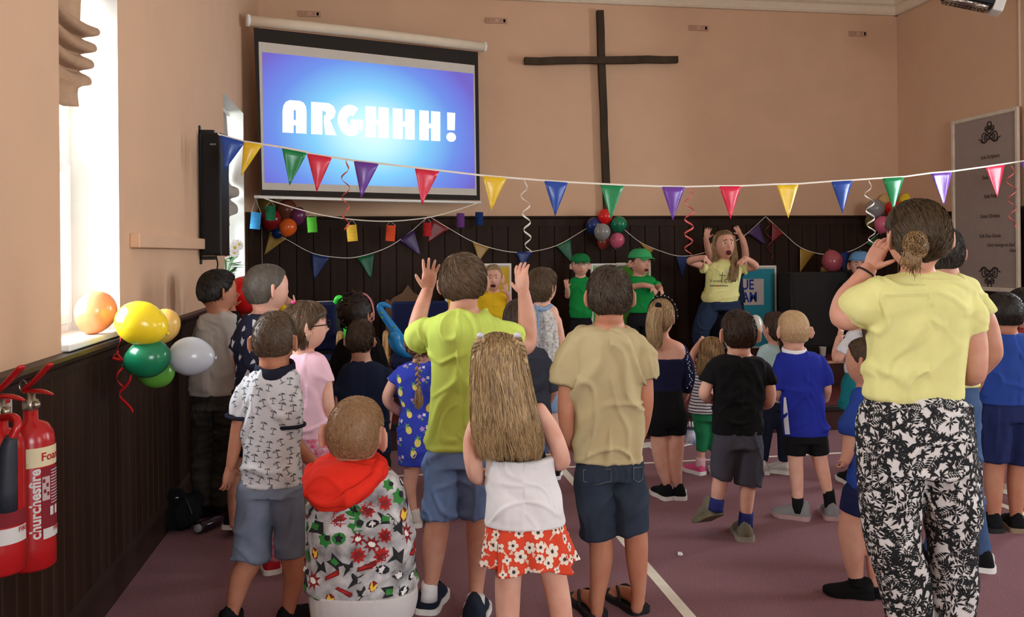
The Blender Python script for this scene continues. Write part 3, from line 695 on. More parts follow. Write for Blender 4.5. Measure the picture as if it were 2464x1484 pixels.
    if hair:
        m_ = hair['m']; thr = thr_fn(hair.get('nape', -0.5), hair.get('side', 0.02), hair.get('front', 0.5)); hp_ = [hair_cap(H, hair['th'], thr, hair.get('rough', 0.003), seed, hair.get('fs', 40))]
        if hair.get('n'): hp_.append(scalp_strands(H, hair['n'], hair.get('len', 0.03), hair['th'], thr, hair.get('crown', (0.05, -0.45, 0.89)), hair.get('w', 0.0026), hair.get('lift', 0.006), hair.get('swirl', 0.4), hair.get('sweep'), hair.get('jit', 0.35)))
        out['hair'] = obj('hair', *join(hp_ + hair.get('extra', [])), m_, parent=root, smooth=True); out['thr'] = thr
    if face:
        mw, mi, mb, ml = flat('eye_white', (235, 230, 224), 0.3), flat('dark_iris', (46, 34, 28), 0.2), flat('eyebrow_hair_%s' % face.get('brow', 'brown'), {'brown': (92, 64, 46), 'blond': (150, 112, 78)}[face.get('brow', 'brown')]), flat('lips', (176, 92, 84), 0.5)
        e = H.h
        for sd in (-1, 1):
            c = H.at((sd * 0.36, 0.92, 0.05), -0.004)[0]; ey = obj('eye', *ellipsoid(c, (e * 0.15, e * 0.07, e * 0.075), H.ax, 12, 8), mw, parent=root, smooth=True)
            obj('iris', *ellipsoid(c + H.ax[1] * e * 0.055, (e * 0.065, e * 0.025, e * 0.068), H.ax, 10, 6), mi, parent=ey, smooth=True)
            bz = face.get('bz', 0.0); pts = [H.at((sd * x, 0.92, z + (bz if x < 0.3 else 0)), 0.002)[0] for x, z in ((0.18, 0.22), (0.36, 0.27), (0.55, 0.22))]
            obj('eyebrow', *tube(pts, [e * 0.03, e * 0.035, e * 0.015], 6, 3), mb, parent=root, smooth=True)
        cm = H.at((0, 0.86, -0.52), 0.001)[0]; op = face.get('open', 0.0); mz = flat('mouth_inside', (64, 20, 20))
        if op: 
            mo = obj('mouth', *ellipsoid(cm - H.ax[2] * e * op * 0.3 + H.ax[1] * e * 0.02, (e * 0.2, e * 0.05, e * (0.06 + op * 0.5)), H.ax, 14, 8), mz, parent=root, smooth=True)
            rr = [cm - H.ax[2] * e * op * 0.3 + H.ax[1] * e * 0.045 + H.ax[0] * e * 0.22 * math.cos(t) + H.ax[2] * e * (0.07 + op * 0.5) * math.sin(t) for t in np.linspace(0, 2 * math.pi, 14)]
            obj('lips', *tube(rr, e * 0.024, 6, 1), ml, parent=mo, smooth=True)
        else: obj('lips', *tube([H.at((x, 0.86, -0.5 + z), 0.003)[0] for x, z in ((-0.24, 0.03), (-0.1, 0.0), (0.1, 0.0), (0.24, 0.03))], [e * 0.015, e * 0.035, e * 0.035, e * 0.015], 6, 3), ml, parent=root, smooth=True)
    return out
def hair_fall(secs, d, n, seed=0, ratio=0.35, width=0.003, wig=0.006, per=5, solid=True, tap=1.0, core=1.0):
    """hanging hair: a soft core with strands laid over it; rows (py, xl, xr, ratio, dd)"""
    R = secs3(secs, d, 0, ratio, per); rg = np.random.default_rng(seed); kc = max(3, int(len(R) * core)); parts = [rings([q.mean(0) + (q - q.mean(0)) * (1 if i < kc - 4 else 1 - 0.12 * (i - kc + 4)) for i, q in enumerate(R[:kc])])] if solid else []
    S = np.array(R); K, m, _ = S.shape; ctr = S.mean(1)
    ph = rg.uniform(0, m, n); t0 = rg.uniform(0, 0.25, n) * (K - 1); t1 = (1 - (0.32 if tap > 1 else 0.2) * rg.uniform(0, 1, n) ** (1.6 if tap > 1 else 1)) * (K - 1); paths = []
    ks = 9; wob = rg.normal(size=(n, 2)) * 0.7
    for j in range(ks):
        s_ = j / (ks - 1); t = t0 + (t1 - t0) * s_; i = np.minimum(t.astype(int), K - 2); f = (t - i)[:, None]
        q = (ph + wob[:, 0] * np.sin(s_ * 4 + wob[:, 1] * 3)) % m; a = q.astype(int) % m; g = (q - q.astype(int))[:, None]; a2 = (a + 1) % m
        pt = (S[i, a] * (1 - g) + S[i, a2] * g) * (1 - f) + (S[i + 1, a] * (1 - g) + S[i + 1, a2] * g) * f; cc = ctr[i] * (1 - f) + ctr[i + 1] * f
        o = pt - cc; o /= np.linalg.norm(o, axis=1)[:, None] + 1e-6
        paths.append(pt + o * (0.002 + wig * rg.uniform(0, 1, (n, 1)) * (0.3 + s_)))
    V, F = strips(np.stack(paths, 1), width * 0.42 * np.array([0.7, 1, 1, 1, 1, 1, 0.9, 0.7, 0.15]))
    return parts + [(V, F)]
def braid(pts, r0_, r1_, seg):
    """plait of overlapping lobes"""
    pts = catmull(pts, 12); out = []; L = len(pts) - 1
    for k in range(seg):
        t = k / seg; i = min(int(t * L), L - 1); p = pts[i] ; T = unit(pts[i + 1] - pts[i]); r = r0_ + (r1_ - r0_) * t
        s = unit(np.cross(T, cF)); sd = 1 if k % 2 else -1; ax2 = unit(T * 0.8 + s * sd * 0.55); b = unit(np.cross(ax2, cF)); n = np.cross(ax2, b)
        out.append(ellipsoid(p + s * sd * r * 0.45, (r * 0.62, r * 0.75, r * 1.25), np.array([b, n, ax2]), 8, 6))
    return out
# ================================================================ PEOPLE: who stands where
HB = hair_mat('brown_hair', (66, 50, 35), (116, 90, 63)); HDK = hair_mat('dark_brown_hair', (24, 18, 14), (48, 37, 29)); HMB = hair_mat('mid_brown_hair', (54, 40, 29), (86, 66, 47))
HBL = hair_mat('blond_hair', (136, 108, 76), (204, 174, 130)); HDB = hair_mat('dark_blond_hair', (104, 78, 50), (184, 150, 104)); HSH = hair_mat('sandy_cropped_hair', (128, 96, 66), (170, 132, 94)); HGY = hair_mat('grey_brown_cropped_hair', (70, 62, 54), (120, 108, 96))
HGR = hair_mat('greying_dark_hair', (26, 24, 22), (92, 86, 78)); HFA = hair_mat('cropped_brown_hair', (66, 50, 36), (104, 82, 60)); HFB = hair_mat('pale_blond_cropped_hair', (170, 136, 98), (222, 190, 146))
Mw = flat('white_sole_rubber', (232, 230, 224), 0.6); Mbk = cloth('black_shoe_fabric', (24, 23, 25)); Mnv = cloth('navy_shoe_fabric', (36, 42, 56)); Mgs = cloth('grey_shoe_fabric', (132, 130, 130)); Mws = cloth('white_sock', (228, 226, 224)); Mbs = cloth('black_sock', (22, 22, 24))
Mblk = cloth('black_cotton', (22, 21, 23)); Mnavy = cloth('navy_cotton', (34, 42, 66)); Mdk = cloth('dark_trousers', (28, 28, 32))
Mden = cloth('blue_denim', (118, 144, 188), var=0.14, vscale=14); Mdg = cloth('grey_blue_denim', (124, 134, 154), var=0.16, vscale=10); Mdd = cloth('dark_washed_denim', (54, 62, 76), var=0.22, vscale=7)
Mjean = cloth('mid_blue_jeans', (74, 98, 138), var=0.16, vscale=9)
BW = {}
def H_short(m, th=0.012, n=900, **k): k['w'] = 0.0010; k['lift'] = k.get('lift', 0.006) * 0.6; k.setdefault('jit', 0.22); return dict(m=m, th=th, n=int(n * 2.6), **k)
def H_buzz(m, th=0.005, n=2200, **k): return dict(m=m, th=th, n=n, len=0.009, w=0.0008, lift=0.0018, jit=0.5, rough=0.0006, **k)
def shoe(px, py, m, yaw=0, **k): return dict(px=(px, py), m=m, yaw=yaw, **k)

# ---- boy with grey raglan top beside the left wall
d = 4.69; fy = FLY(515, d)
Mrag = cloth('heather_grey_jersey', (186, 178, 168)); Mcam = mat('dark_camouflage_cloth', (70, 66, 60), rough=0.95, vscale=16, stretch=(0.5, 0.5, 1.6), rgb2=(22, 22, 22), bump=0.2, bscale=400, detail=2)
p = person('boy in grey top with black sleeves and dark camouflage trousers by the left wall', d, (524, 648, 76, 752), [(745, 504, 548), (760, 484, 570), (800, 474, 570), (860, 470, 568), (945, 466, 564)], yaw=25, hyaw=38, skin='tan',
    neck=(522, 752, 23), arms=([(556, 770, 15), (566, 812, 14, 0.08), (560, 770, 13, 0.16), (557, 738, 9, 0.2)], [(486, 775, 15), (478, 830, 14, 0.1), (500, 860, 11, 0.2)]),
    hands=(dict(w=(557, 738, 0.2), tip=(566, 694, 0.22), th=(580, 730, 0.2), curl=(0.5, 0.5), spread=0.3),),
    legs=([(490, 960, 22), (488, 1080, 18), (492, 1215, 11)], [(538, 960, 22), (536, 1080, 18), (530, 1215, 11)]), ears=(0, 1),
    shirt=[(748, 506, 546), (760, 482, 572), (800, 470, 570), (870, 464, 568), (950, 458, 566)], sleeves=([(487, 775, 21), (476, 830, 21, 0.1)],), sh_mat=Mrag,
    bottom=[(940, 464, 562), (985, 460, 565)], leg_cloth=([(488, 970, 27), (484, 1090, 26), (488, 1212, 23)], [(540, 970, 27), (540, 1090, 26), (532, 1212, 23)]), bo_mat=(Mcam, 'trousers'),
    shoes=(shoe(485, fy, (Mbk, Mbk), -10, L=0.23), shoe(530, fy, (Mbk, flat('dark_sole', (40, 36, 36))), 25, L=0.23)),
    hair=H_short(HDK, 0.012, 900, len=0.02, lift=0.004, nape=-0.42))
SV = [(551, 762, 23), (562, 790, 21, 0.05), (566, 812, 19, 0.09)]; pp, rr = pxpath(SV, d); V, Q = remesh([tube(pp, rr, 16, 5, flatend=True)], 0.006, 3); V = folds(V, Q, p['root'].location, 0.004, 'pants', 3)
obj('sleeve', V, Q, Mblk, parent=p['root'], smooth=True)

# ---- boy with navy patterned vest top and faded crop
d = 4.31; fy = FLY(580, d); Mn2 = cloth('navy_print_jersey', (44, 46, 66)); Mpale = flat('pale_print', (208, 212, 220))
p = person('boy with faded cropped hair and navy top with white marks, hand at his face', d, (641, 635, 90, 752), [(745, 606, 672), (765, 580, 694), (810, 574, 700), (900, 576, 700), (980, 580, 698)], yaw=25, hyaw=42, skin='fair',
    neck=(640, 752, 29), arms=([(590, 790, 19), (575, 860, 17), (590, 930, 14, 0.1)], [(690, 785, 19), (712, 820, 16, 0.1), (712, 770, 15, 0.2), (708, 735, 10, 0.25)]),
    hands=(dict(w=(710, 738, 0.25), tip=(672, 712, 0.27), th=(690, 690, 0.25), curl=(0.3, 0.3)),),
    legs=([(606, 990, 32), (590, 1090, 20), (566, 1170, 18), (563, 1262, 11)], [(670, 990, 32), (660, 1100, 21), (650, 1180, 18), (648, 1265, 11)]), ears=(0, 1),
    shirt=[(750, 612, 668), (765, 578, 692), (810, 566, 702), (900, 568, 700), (985, 570, 700)], sleeves=([(588, 785, 26), (576, 840, 26)], [(694, 785, 26), (708, 815, 24, 0.07)]), sh_mat=Mn2,
    bottom=[(960, 576, 700), (1010, 575, 702)], leg_cloth=([(606, 1000, 34), (596, 1095, 32)], [(670, 1000, 34), (664, 1095, 32)]), bo_mat=(Mdk, 'shorts'),
    shoes=(shoe(552, fy - 22, (Mbk, Mw), 5, L=0.21, lift=0.2, low=True), shoe(646, fy, (Mbk, Mw), 5, L=0.21)),
    hair=H_buzz(HGY, 0.006, 2400, nape=-0.62))
decals(*p['shirt'][:2], [[([(0, 0), (0.5, 0.15), (0.2, 0.5), (-0.1, 0.6), (-0.25, 0.1), (-0.35, -0.5), (0.1, -0.25)], 0)], [([(0, 0), (0.3, 0.5), (0.05, 0.35), (-0.2, 0.7), (-0.3, -0.1), (0.1, -0.6)], 0)]], 90, 0.035, [Mpale], p['shirt'][2], seed=4, mind=1.7)

# ---- boy with white polo printed with palm trees
d = 3.26; Mpolo = cloth('white_pique_cotton', (222, 222, 226)); Mcol = cloth('navy_collar_rib', (36, 38, 52)); Mpr = flat('charcoal_print', (88, 90, 98))
p = person('boy in white polo shirt printed with small palm trees and grey denim shorts', d, (661, 748, 97, 886), [(880, 622, 704), (900, 596, 722), (950, 588, 722), (1050, 592, 720), (1160, 588, 722)], skin='tan', pitch=0.05,
    neck=(660, 884, 36), arms=([(594, 935, 22), (578, 1000, 18), (565, 1075, 16), (553, 1128, 11)], [(702, 940, 26), (698, 1020, 23), (712, 1072, 21, 0.02), (762, 1118, 13, 0.08)]),
    hands=(dict(w=(553, 1126, 0), tip=(546, 1195, 0.02), th=(575, 1160, 0.05), curl=(0.35, 0.4)), dict(w=(760, 1116, 0.08), tip=(806, 1138, 0.1), th=(790, 1100, 0.1), curl=(0.4, 0.4))),
    legs=([(615, 1180, 36), (605, 1330, 30), (580, 1390, 27), (560, 1470, 16), (556, 1500, 14)], [(690, 1180, 34), (702, 1330, 28), (708, 1390, 25), (692, 1470, 17), (690, 1500, 14)]),
    shirt=[(880, 626, 702), (896, 600, 720), (925, 582, 724), (1000, 584, 724), (1090, 583, 723), (1168, 578, 729)], sleeves=([(600, 925, 30), (582, 965, 29), (575, 1000, 25)], [(698, 925, 34), (698, 975, 34), (697, 1022, 30)]), sh_mat=Mpolo, sh_amp=0.009,
    bottom=[(1150, 584, 726), (1188, 573, 732)], leg_cloth=([(616, 1196, 46), (606, 1270, 44), (603, 1340, 44)], [(691, 1196, 41), (698, 1270, 37), (699, 1338, 36)]), bo_mat=(Mdg, 'shorts'), bo_amp=0.008,
    shoes=(shoe(552, 1512, (Mbk, Mbk), -15, L=0.2, low=True), shoe(690, 1512, (Mbk, Mbk), 20, L=0.2, low=True)),
    hair=H_buzz(HFA, 0.008, 2600, nape=-0.55), collar=(662, 888, 45, 8, Mcol, 17))
rs = random.Random(5)
def palm_motif():
    fr = []
    for k in range(6):
        a = math.pi * (0.02 + k / 5 * 0.96); c, s = math.cos(a), math.sin(a); fr.append(([(c * 0.28, 0.2 + s * 0.2), (-s * 0.06, 0.2 + c * 0.05), (c * 0.32 - s * 0.07, 0.24 + s * 0.26), (c * 0.55, 0.14 + s * 0.26), (c * 0.3 + s * 0.06, 0.16 + s * 0.16)], 0))
    fr.append(([(0.02, -0.1), (-0.04, 0.2), (0.04, 0.2), (0.07, -0.45), (-0.02, -0.45)], 0)); fr.append(([(0, -0.46), (0.45, -0.5), (0.1, -0.40), (-0.4, -0.44), (-0.1, -0.53)], 0)); return fr
decals(*p['shirt'][:2], [palm_motif()], 300, 0.031, [Mpr], p['shirt'][2], seed=8, mind=1.12)
for (cx_, cy_, rx_, sl) in ((575, 1001, 29, 0.15), (697, 1022, 35, 0.0)):
    c = P(cx_, cy_, d); kk = d / FPX; pts = [c + r0 * rx_ * kk * math.cos(t) + np.array([cF[0], cF[1], 0]) * rx_ * kk * math.sin(t) + np.array([0, 0, -sl * rx_ * kk * math.cos(t)]) for t in np.linspace(0, 2 * math.pi, 25)]
    obj('sleeve_band', *tube(pts, 0.0075, 8, 1), Mcol, parent=p['root'], smooth=True)

# ---- girl in pink T-shirt with glasses
d = 3.85; fy = FLY(690, d); Mpk = cloth('pale_pink_cotton', (244, 198, 212)); Mfl = mat('pink_floral_leggings', (214, 60, 104), rough=0.9, vscale=42, rgb2=(196, 182, 190), bump=0.15, detail=1.5)
p = person('girl in pale pink T-shirt, glasses and pink floral leggings with bunches in her hair', d, (734, 723, 92, 842), [(842, 706, 764), (862, 688, 786), (905, 684, 794), (960, 694, 786), (1040, 700, 790)], yaw=10, hyaw=58, skin='fair',
    neck=(728, 842, 22), arms=([(782, 880, 17), (784, 925, 16), (792, 990, 15), (800, 1050, 11, 0.1)], [(694, 885, 17), (684, 930, 16), (686, 1000, 14, 0.05)]),
    legs=([(720, 1080, 30), (690, 1180, 24), (664, 1250, 20), (656, 1335, 12)], [(770, 1080, 30), (765, 1180, 24), (756, 1250, 20), (752, 1335, 12)]), ears=(1, 1),
    shirt=[(846, 712, 762), (862, 690, 786), (905, 682, 796), (960, 692, 786), (1056, 698, 794)], sleeves=([(780, 880, 22), (784, 918, 21)], [(692, 880, 22), (686, 920, 21)]), sh_mat=Mpk, sh_amp=0.005,
    bottom=[(1045, 700, 792), (1090, 698, 796)], leg_cloth=([(722, 1090, 34), (694, 1180, 28), (665, 1250, 25), (656, 1345, 22)], [(770, 1090, 34), (766, 1180, 28), (757, 1250, 24), (752, 1345, 20)]), bo_mat=(Mfl, 'leggings'), bo_amp=0.003,
    shoes=(shoe(654, fy, (cloth('red_shoe_canvas', (196, 40, 50)), Mw), -25, L=0.2, h=0.5), shoe(752, fy, (cloth('red_shoe_canvas', (196, 40, 50)), Mw), 10, L=0.2, h=0.5)),
    hair=dict(m=HB, th=0.012, n=2400, w=0.0012, len=0.06, lift=0.003, jit=0.12, swirl=0.0, crown=(0, 0.1, 1), nape=-0.6, front=0.36,
        extra=hair_fall([(760, 700, 716, 0.8, -0.05), (800, 690, 720, 0.8, -0.04), (838, 700, 722, 0.8, -0.03)], d, 160, 3) + hair_fall([(768, 722, 736, 0.8, -0.06), (800, 718, 742, 0.8, -0.05), (842, 720, 738, 0.8, -0.04)], d, 160, 4)))
Hh = p['H']; Mpb = flat('pink_hair_bobble', (236, 60, 130), 0.5)
for q in ((706, 727), (724, 763)): obj('hair_bobble', *ellipsoid(P(q[0], q[1], d - 0.085), (0.009, 0.009, 0.008)), Mpb, parent=p['root'], smooth=True)
Mgf = flat('black_glasses_frame', (30, 26, 28), 0.3)
gk = empty('glasses', (0, 0, 0)); gk.parent = p['root']; gk.location = (0, 0, 0)
e = Hh.h
for sd in (-1, 1):
    c = Hh.at((sd * 0.36, 0.92, 0.06), 0.018)[0]
    obj('rim', *tube([c + Hh.ax[0] * e * 0.21 * math.cos(t) + Hh.ax[2] * e * 0.17 * math.sin(t) for t in np.linspace(0, 6.2832, 15)], 0.0022, 6, 1), Mgf, parent=gk)
    obj('temple', *tube([c + Hh.ax[0] * sd * e * 0.22, Hh.at((sd, 0.35, 0.06), 0.006)[0], Hh.at((sd, -0.12, 0.02), 0.008)[0], Hh.at((sd, -0.3, -0.12), 0.004)[0]], 0.0026, 6, 3), Mgf, parent=gk)

# ---- boy in plain navy T-shirt, back turned
d = 4.80; fy = FLY(880, d)
p = person('boy in plain navy T-shirt with brown hair standing before the wooden chairs', d, (868, 768, 66, 862), [(864, 846, 894), (882, 824, 922), (920, 820, 930), (1000, 824, 932), (1080, 832, 934)], skin='fair',
    neck=(869, 864, 23), arms=([(828, 900, 16), (818, 955, 13), (820, 1030, 11)], [(925, 900, 16), (935, 955, 13), (930, 1030, 11)]),
    legs=([(858, 1100, 24), (858, 1180, 17), (858, 1255, 10)], [(908, 1100, 24), (910, 1180, 17), (912, 1255, 10)]),
    shirt=[(868, 850, 892), (882, 822, 924), (920, 814, 934), (1000, 818, 938), (1092, 828, 942)], sleeves=([(828, 898, 21), (818, 948, 20)], [(926, 898, 21), (938, 952, 20)]), sh_mat=Mnavy,
    bottom=[(1080, 828, 940), (1120, 828, 942)], leg_cloth=([(858, 1120, 27), (858, 1255, 20)], [(912, 1120, 27), (914, 1255, 20)]), bo_mat=(Mdk, 'trousers'),
    shoes=(shoe(858, fy, (Mbk, Mw), -5), shoe(914, fy, (Mbk, Mw), 8)), hair=H_short(HMB, 0.012, 1000, len=0.035, nape=-0.5))

# ---- curly haired girl with pink headband
d = 5.35; fy = FLY(865, d)
curl = []
rg = np.random.default_rng(3); hc0 = P(860, 752, d)
for k in range(130):
    u = unit(rg.normal(size=3) * np.array([1, 1, 0.9])); 
    if u @ cF > 0.55: continue
    c = hc0 + u * np.array([0.105, 0.105, 0.125]) * rg.uniform(0.86, 1.05) + np.array([-0.012, 0, 0.0]); ax = unit(rg.normal(size=3)); b1 = unit(np.cross(ax, rg.normal(size=3))); b2 = np.cross(ax, b1)
    curl.append(tube([c + (b1 * math.cos(t) + b2 * math.sin(t)) * 0.016 + ax * (t - 5) * 0.004 for t in np.linspace(0, 10, 12)], [0.005] * 11 + [0.002], 5, 1))
p = person('dark curly haired girl in black with a pink headband beside the green inflatable', d, (862, 708, 78, 802), [(806, 840, 890), (822, 815, 912), (880, 810, 920), (960, 815, 915)], yaw=30, skin='mid',
    arms=([(818, 840, 15), (808, 900, 12), (812, 960, 10)], [(910, 840, 15), (918, 900, 12), (915, 960, 10)]), legs=([(848, 980, 20), (848, 1060, 14), (848, 1140, 9)], [(885, 980, 20), (886, 1060, 14), (886, 1140, 9)]),
    shirt=[(808, 842, 888), (822, 812, 916), (880, 806, 924), (975, 808, 922)], sleeves=([(818, 840, 20), (808, 890, 18)], [(912, 840, 20), (922, 890, 18)]), sh_mat=Mblk,
    bottom=[(960, 812, 918), (1000, 812, 918)], leg_cloth=([(845, 1000, 24), (846, 1140, 16)], [(886, 1000, 24), (887, 1140, 16)]), bo_mat=(Mdk, 'trousers'),
    shoes=(shoe(846, fy, (Mbk, Mw), 0), shoe(888, fy, (Mbk, Mw), 10)), hair=dict(m=hair_mat('dark_curly_hair', (20, 14, 11), (62, 42, 30)), th=0.02, n=0, rough=0.008, nape=-0.55, extra=curl), ears=(0, 1))
Hh = p['H']; obj('headband', *tube([Hh.at((math.sin(t), 0.12, math.cos(t)), 0.026)[0] for t in np.linspace(-1.5, 1.75, 13)], 0.006, 8, 2), flat('pink_headband', (226, 138, 150), 0.5), parent=p['root'], smooth=True)

# ---- small boy with grey comic print hoodie, nearest
d = 2.63; Mhood = cloth('red_fleece', (226, 50, 34), vscale=20); Mband = cloth('pale_grey_rib', (206, 202, 200), bump=0.5)
Mcomic = mat('grey_sketch_print_fleece', (214, 212, 212), rough=0.95, vscale=15, rgb2=(74, 74, 78), bump=0.25, bscale=400, detail=9)
p = person('small boy with cropped sandy hair in grey comic print hoodie with red hood', d, (856, 955, 130, 1124), [(1118, 800, 905), (1150, 770, 945), (1230, 762, 970), (1350, 765, 972), (1440, 770, 968), (1520, 778, 960)], skin='mid', hroll=0.06, hyaw=6,
    neck=(855, 1110, 42), arms=([(782, 1180, 25), (769, 1270, 24), (765, 1355, 19)], [(940, 1180, 26), (962, 1270, 24), (972, 1355, 18)]),
    legs=([(820, 1500, 48), (822, 1600, 34), (824, 1690, 20)], [(915, 1500, 48), (915, 1600, 34), (916, 1690, 20)]), earscale=1.15,
    shirt=[(1108, 800, 908), (1128, 772, 940), (1165, 746, 972), (1240, 738, 990), (1340, 744, 1000), (1400, 748, 1000), (1432, 752, 998)], sleeves=([(776, 1178, 42), (768, 1270, 36), (764, 1370, 28)], [(946, 1175, 42), (964, 1270, 36), (974, 1370, 26)]), sh_mat=(Mcomic, 'hoodie'), sh_amp=0.008,
    bottom=[(1440, 775, 965), (1500, 772, 968)], leg_cloth=([(818, 1500, 52), (820, 1690, 36)], [(918, 1500, 52), (918, 1690, 36)]), bo_mat=(cloth('navy_jersey', (34, 38, 58)), 'trousers'),
    shoes=(shoe(822, FLY(822, d), (Mbk, Mw), -5, L=0.16), shoe(918, FLY(918, d), (Mbk, Mw), 8, L=0.16)),
    hair=H_buzz(HSH, 0.005, 3600, nape=-0.62, crown=(0.1, -0.35, 0.93)))
HR_ = p['root']
V, Q = remesh([rings(secs3([(1412, 748, 1000, 0.62), (1440, 750, 1001, 0.62), (1478, 754, 992, 0.6)], d, 0.006))], 0.005, 2); obj('waistband', V, Q, Mband, parent=HR_, smooth=True)
# hood lying open on the shoulders
hv = [rings([sec_ring(P(cx_, cy_, d + dd_), hw_ * d / FPX, hd_, 26) for cx_, cy_, hw_, hd_, dd_ in ((852, 1100, 62, 0.075, 0.0), (846, 1112, 84, 0.10, -0.01), (838, 1135, 96, 0.115, -0.02), (826, 1165, 88, 0.12, -0.035), (812, 1192, 66, 0.11, -0.05), (800, 1212, 36, 0.09, -0.065))]),
      tube([P(x, y, d - q) for x, y, q in ((914, 1120, 0.06), (902, 1150, 0.11), (866, 1182, 0.155), (826, 1206, 0.17), (782, 1214, 0.155), (750, 1196, 0.12), (736, 1165, 0.06), (748, 1128, 0.0))], 0.014, 12, 4)]
V, Q = remesh(hv, 0.005, 3); V = folds(V, Q, HR_.location, 0.006, 'pants', 77); obj('hood', V, Q, Mhood, parent=HR_, smooth=True)
CM = [flat('print_red', (176, 40, 38)), flat('print_green', (52, 128, 56)), flat('print_yellow', (228, 196, 70)), flat('print_black', (38, 38, 42)), flat('print_dark_red', (128, 34, 34)), flat('print_white', (232, 230, 226))]
mot = [[(star_fan(9, 0.55, 0.36, 0.2), 0), (star_fan(7, 0.36, 0.24), 4)], [(star_fan(8, 0.6, 0.3), 4), (disc_fan(0.25, 9, 0, 0, 0.7), 5)], [(disc_fan(0.5, 10, 0, 0, 0.8), 1), (star_fan(5, 0.34, 0.2), 3)], [(star_fan(6, 0.5, 0.34, 0.5), 1), (disc_fan(0.2, 8, 0.2, 0.1), 3)],
       [(disc_fan(0.34, 7, 0, 0, 1.3), 4), ([(0, -0.05), (0.22, 0.3), (0.05, 0.12), (-0.2, 0.32), (-0.24, -0.1), (0, -0.36), (0.24, -0.1)], 2)], [(disc_fan(0.5, 8, 0, 0, 0.6), 3), (star_fan(6, 0.3, 0.2), 5)], [([(0, 0), (0.6, 0.2), (0.2, 0.3), (-0.5, 0.5), (-0.3, 0.0), (-0.6, -0.3), (0.1, -0.35), (0.5, -0.5)], 3), ([(0, 0), (0.3, 0.1), (-0.2, 0.25), (-0.3, -0.15), (0.15, -0.2)], 1)], [([(0, 0), (0.7, 0.1), (0.62, 0.3), (-0.6, 0.16), (-0.7, -0.12), (0.6, -0.14)], 4), ([(0, 0.02), (0.5, 0.1), (0.4, 0.18), (-0.4, 0.08), (-0.5, -0.04), (0.4, -0.06)], 0)], [([(0, 0), (0.4, 0.5), (0.1, 0.2), (-0.4, 0.55), (-0.2, 0.0), (-0.5, -0.5), (0.05, -0.2), (0.5, -0.4)], 3)]]
decals(*p['shirt'][:2], mot, 190, 0.05, CM, p['shirt'][2], seed=21, mind=0.86)

# ---- girl in blue dress with fruit print and a plait
d = 4.48; fy = FLY(1000, d); Mdr = cloth('royal_blue_cotton', (58, 72, 184)); dr = (Mdr, 'dress')
p = person('girl in royal blue dress with fruit print and a blond plait, hand on hip', d, (1014, 772, 78, 868), [(868, 990, 1040), (884, 962, 1062), (925, 958, 1066), (985, 968, 1060)], skin='fair', neck=(1014, 866, 20),
    arms=([(962, 895, 15), (946, 922, 14), (932, 962, 13, 0.0), (962, 990, 11, 0.05), (984, 986, 9, 0.1)], [(1062, 895, 15), (1076, 940, 13), (1078, 1000, 11)]), hands=(dict(w=(980, 987, 0.09), tip=(1000, 975, 0.2), th=(980, 960, 0.12)),),
    legs=([(995, 1090, 22), (990, 1140, 18), (985, 1180, 17), (996, 1240, 10)], [(1040, 1090, 22), (1042, 1140, 18), (1044, 1180, 17), (1045, 1240, 10)]), ears=(0, 0),
    shirt=[(868, 994, 1036), (882, 962, 1064), (925, 952, 1068), (985, 966, 1060), (1000, 962, 1062), (1050, 954, 1070), (1116, 958, 1078)], sleeves=([(964, 890, 18), (944, 920, 18)], [(1060, 890, 18), (1076, 922, 18)]), sh_mat=dr, sh_amp=0.006,
    shoes=(shoe(998, fy, (cloth('white_shoe_canvas', (214, 206, 196)), Mw), -8, L=0.19, sock=(Mws, [(996, 1225, 13), (998, 1252, 14)], 0)), shoe(1046, fy, (cloth('white_shoe_canvas', (214, 206, 196)), Mw), 5, L=0.19)),
    hair=dict(m=HDB, th=0.012, n=700, len=0.05, lift=0.003, jit=0.15, swirl=0, nape=-0.55, extra=braid([P(1010, 830, d - 0.1), P(1004, 866, d - 0.11), P(1006, 905, d - 0.11), P(1007, 940, d - 0.1)], 0.014, 0.011, 16) + hair_fall([(935, 1002, 1012, 0.8, -0.11), (960, 1000, 1016, 0.8, -0.11), (985, 1004, 1010, 0.8, -0.11)], d, 60, 2)))
fm = [flat('print_lemon', (240, 222, 110)), flat('print_leaf', (112, 170, 110)), flat('print_lilac', (196, 150, 214)), flat('print_pale', (226, 226, 238))]
decals(*p['shirt'][:2], [[(disc_fan(0.3, 8, 0, -0.1, 1.3), 0), (star_fan(4, 0.34, 0.1, 0.3, 0, 0.34), 1)], [(petal_fan(5, 0.24, 0.5, -0.2, 0), 2), (petal_fan(4, 0.2, 0.5, 0.25, 0.2), 3), (star_fan(4, 0.22, 0.08, 0.2, 0.1, -0.25), 1)]], 110, 0.055, fm, p['shirt'][2], seed=3, mind=1.15)

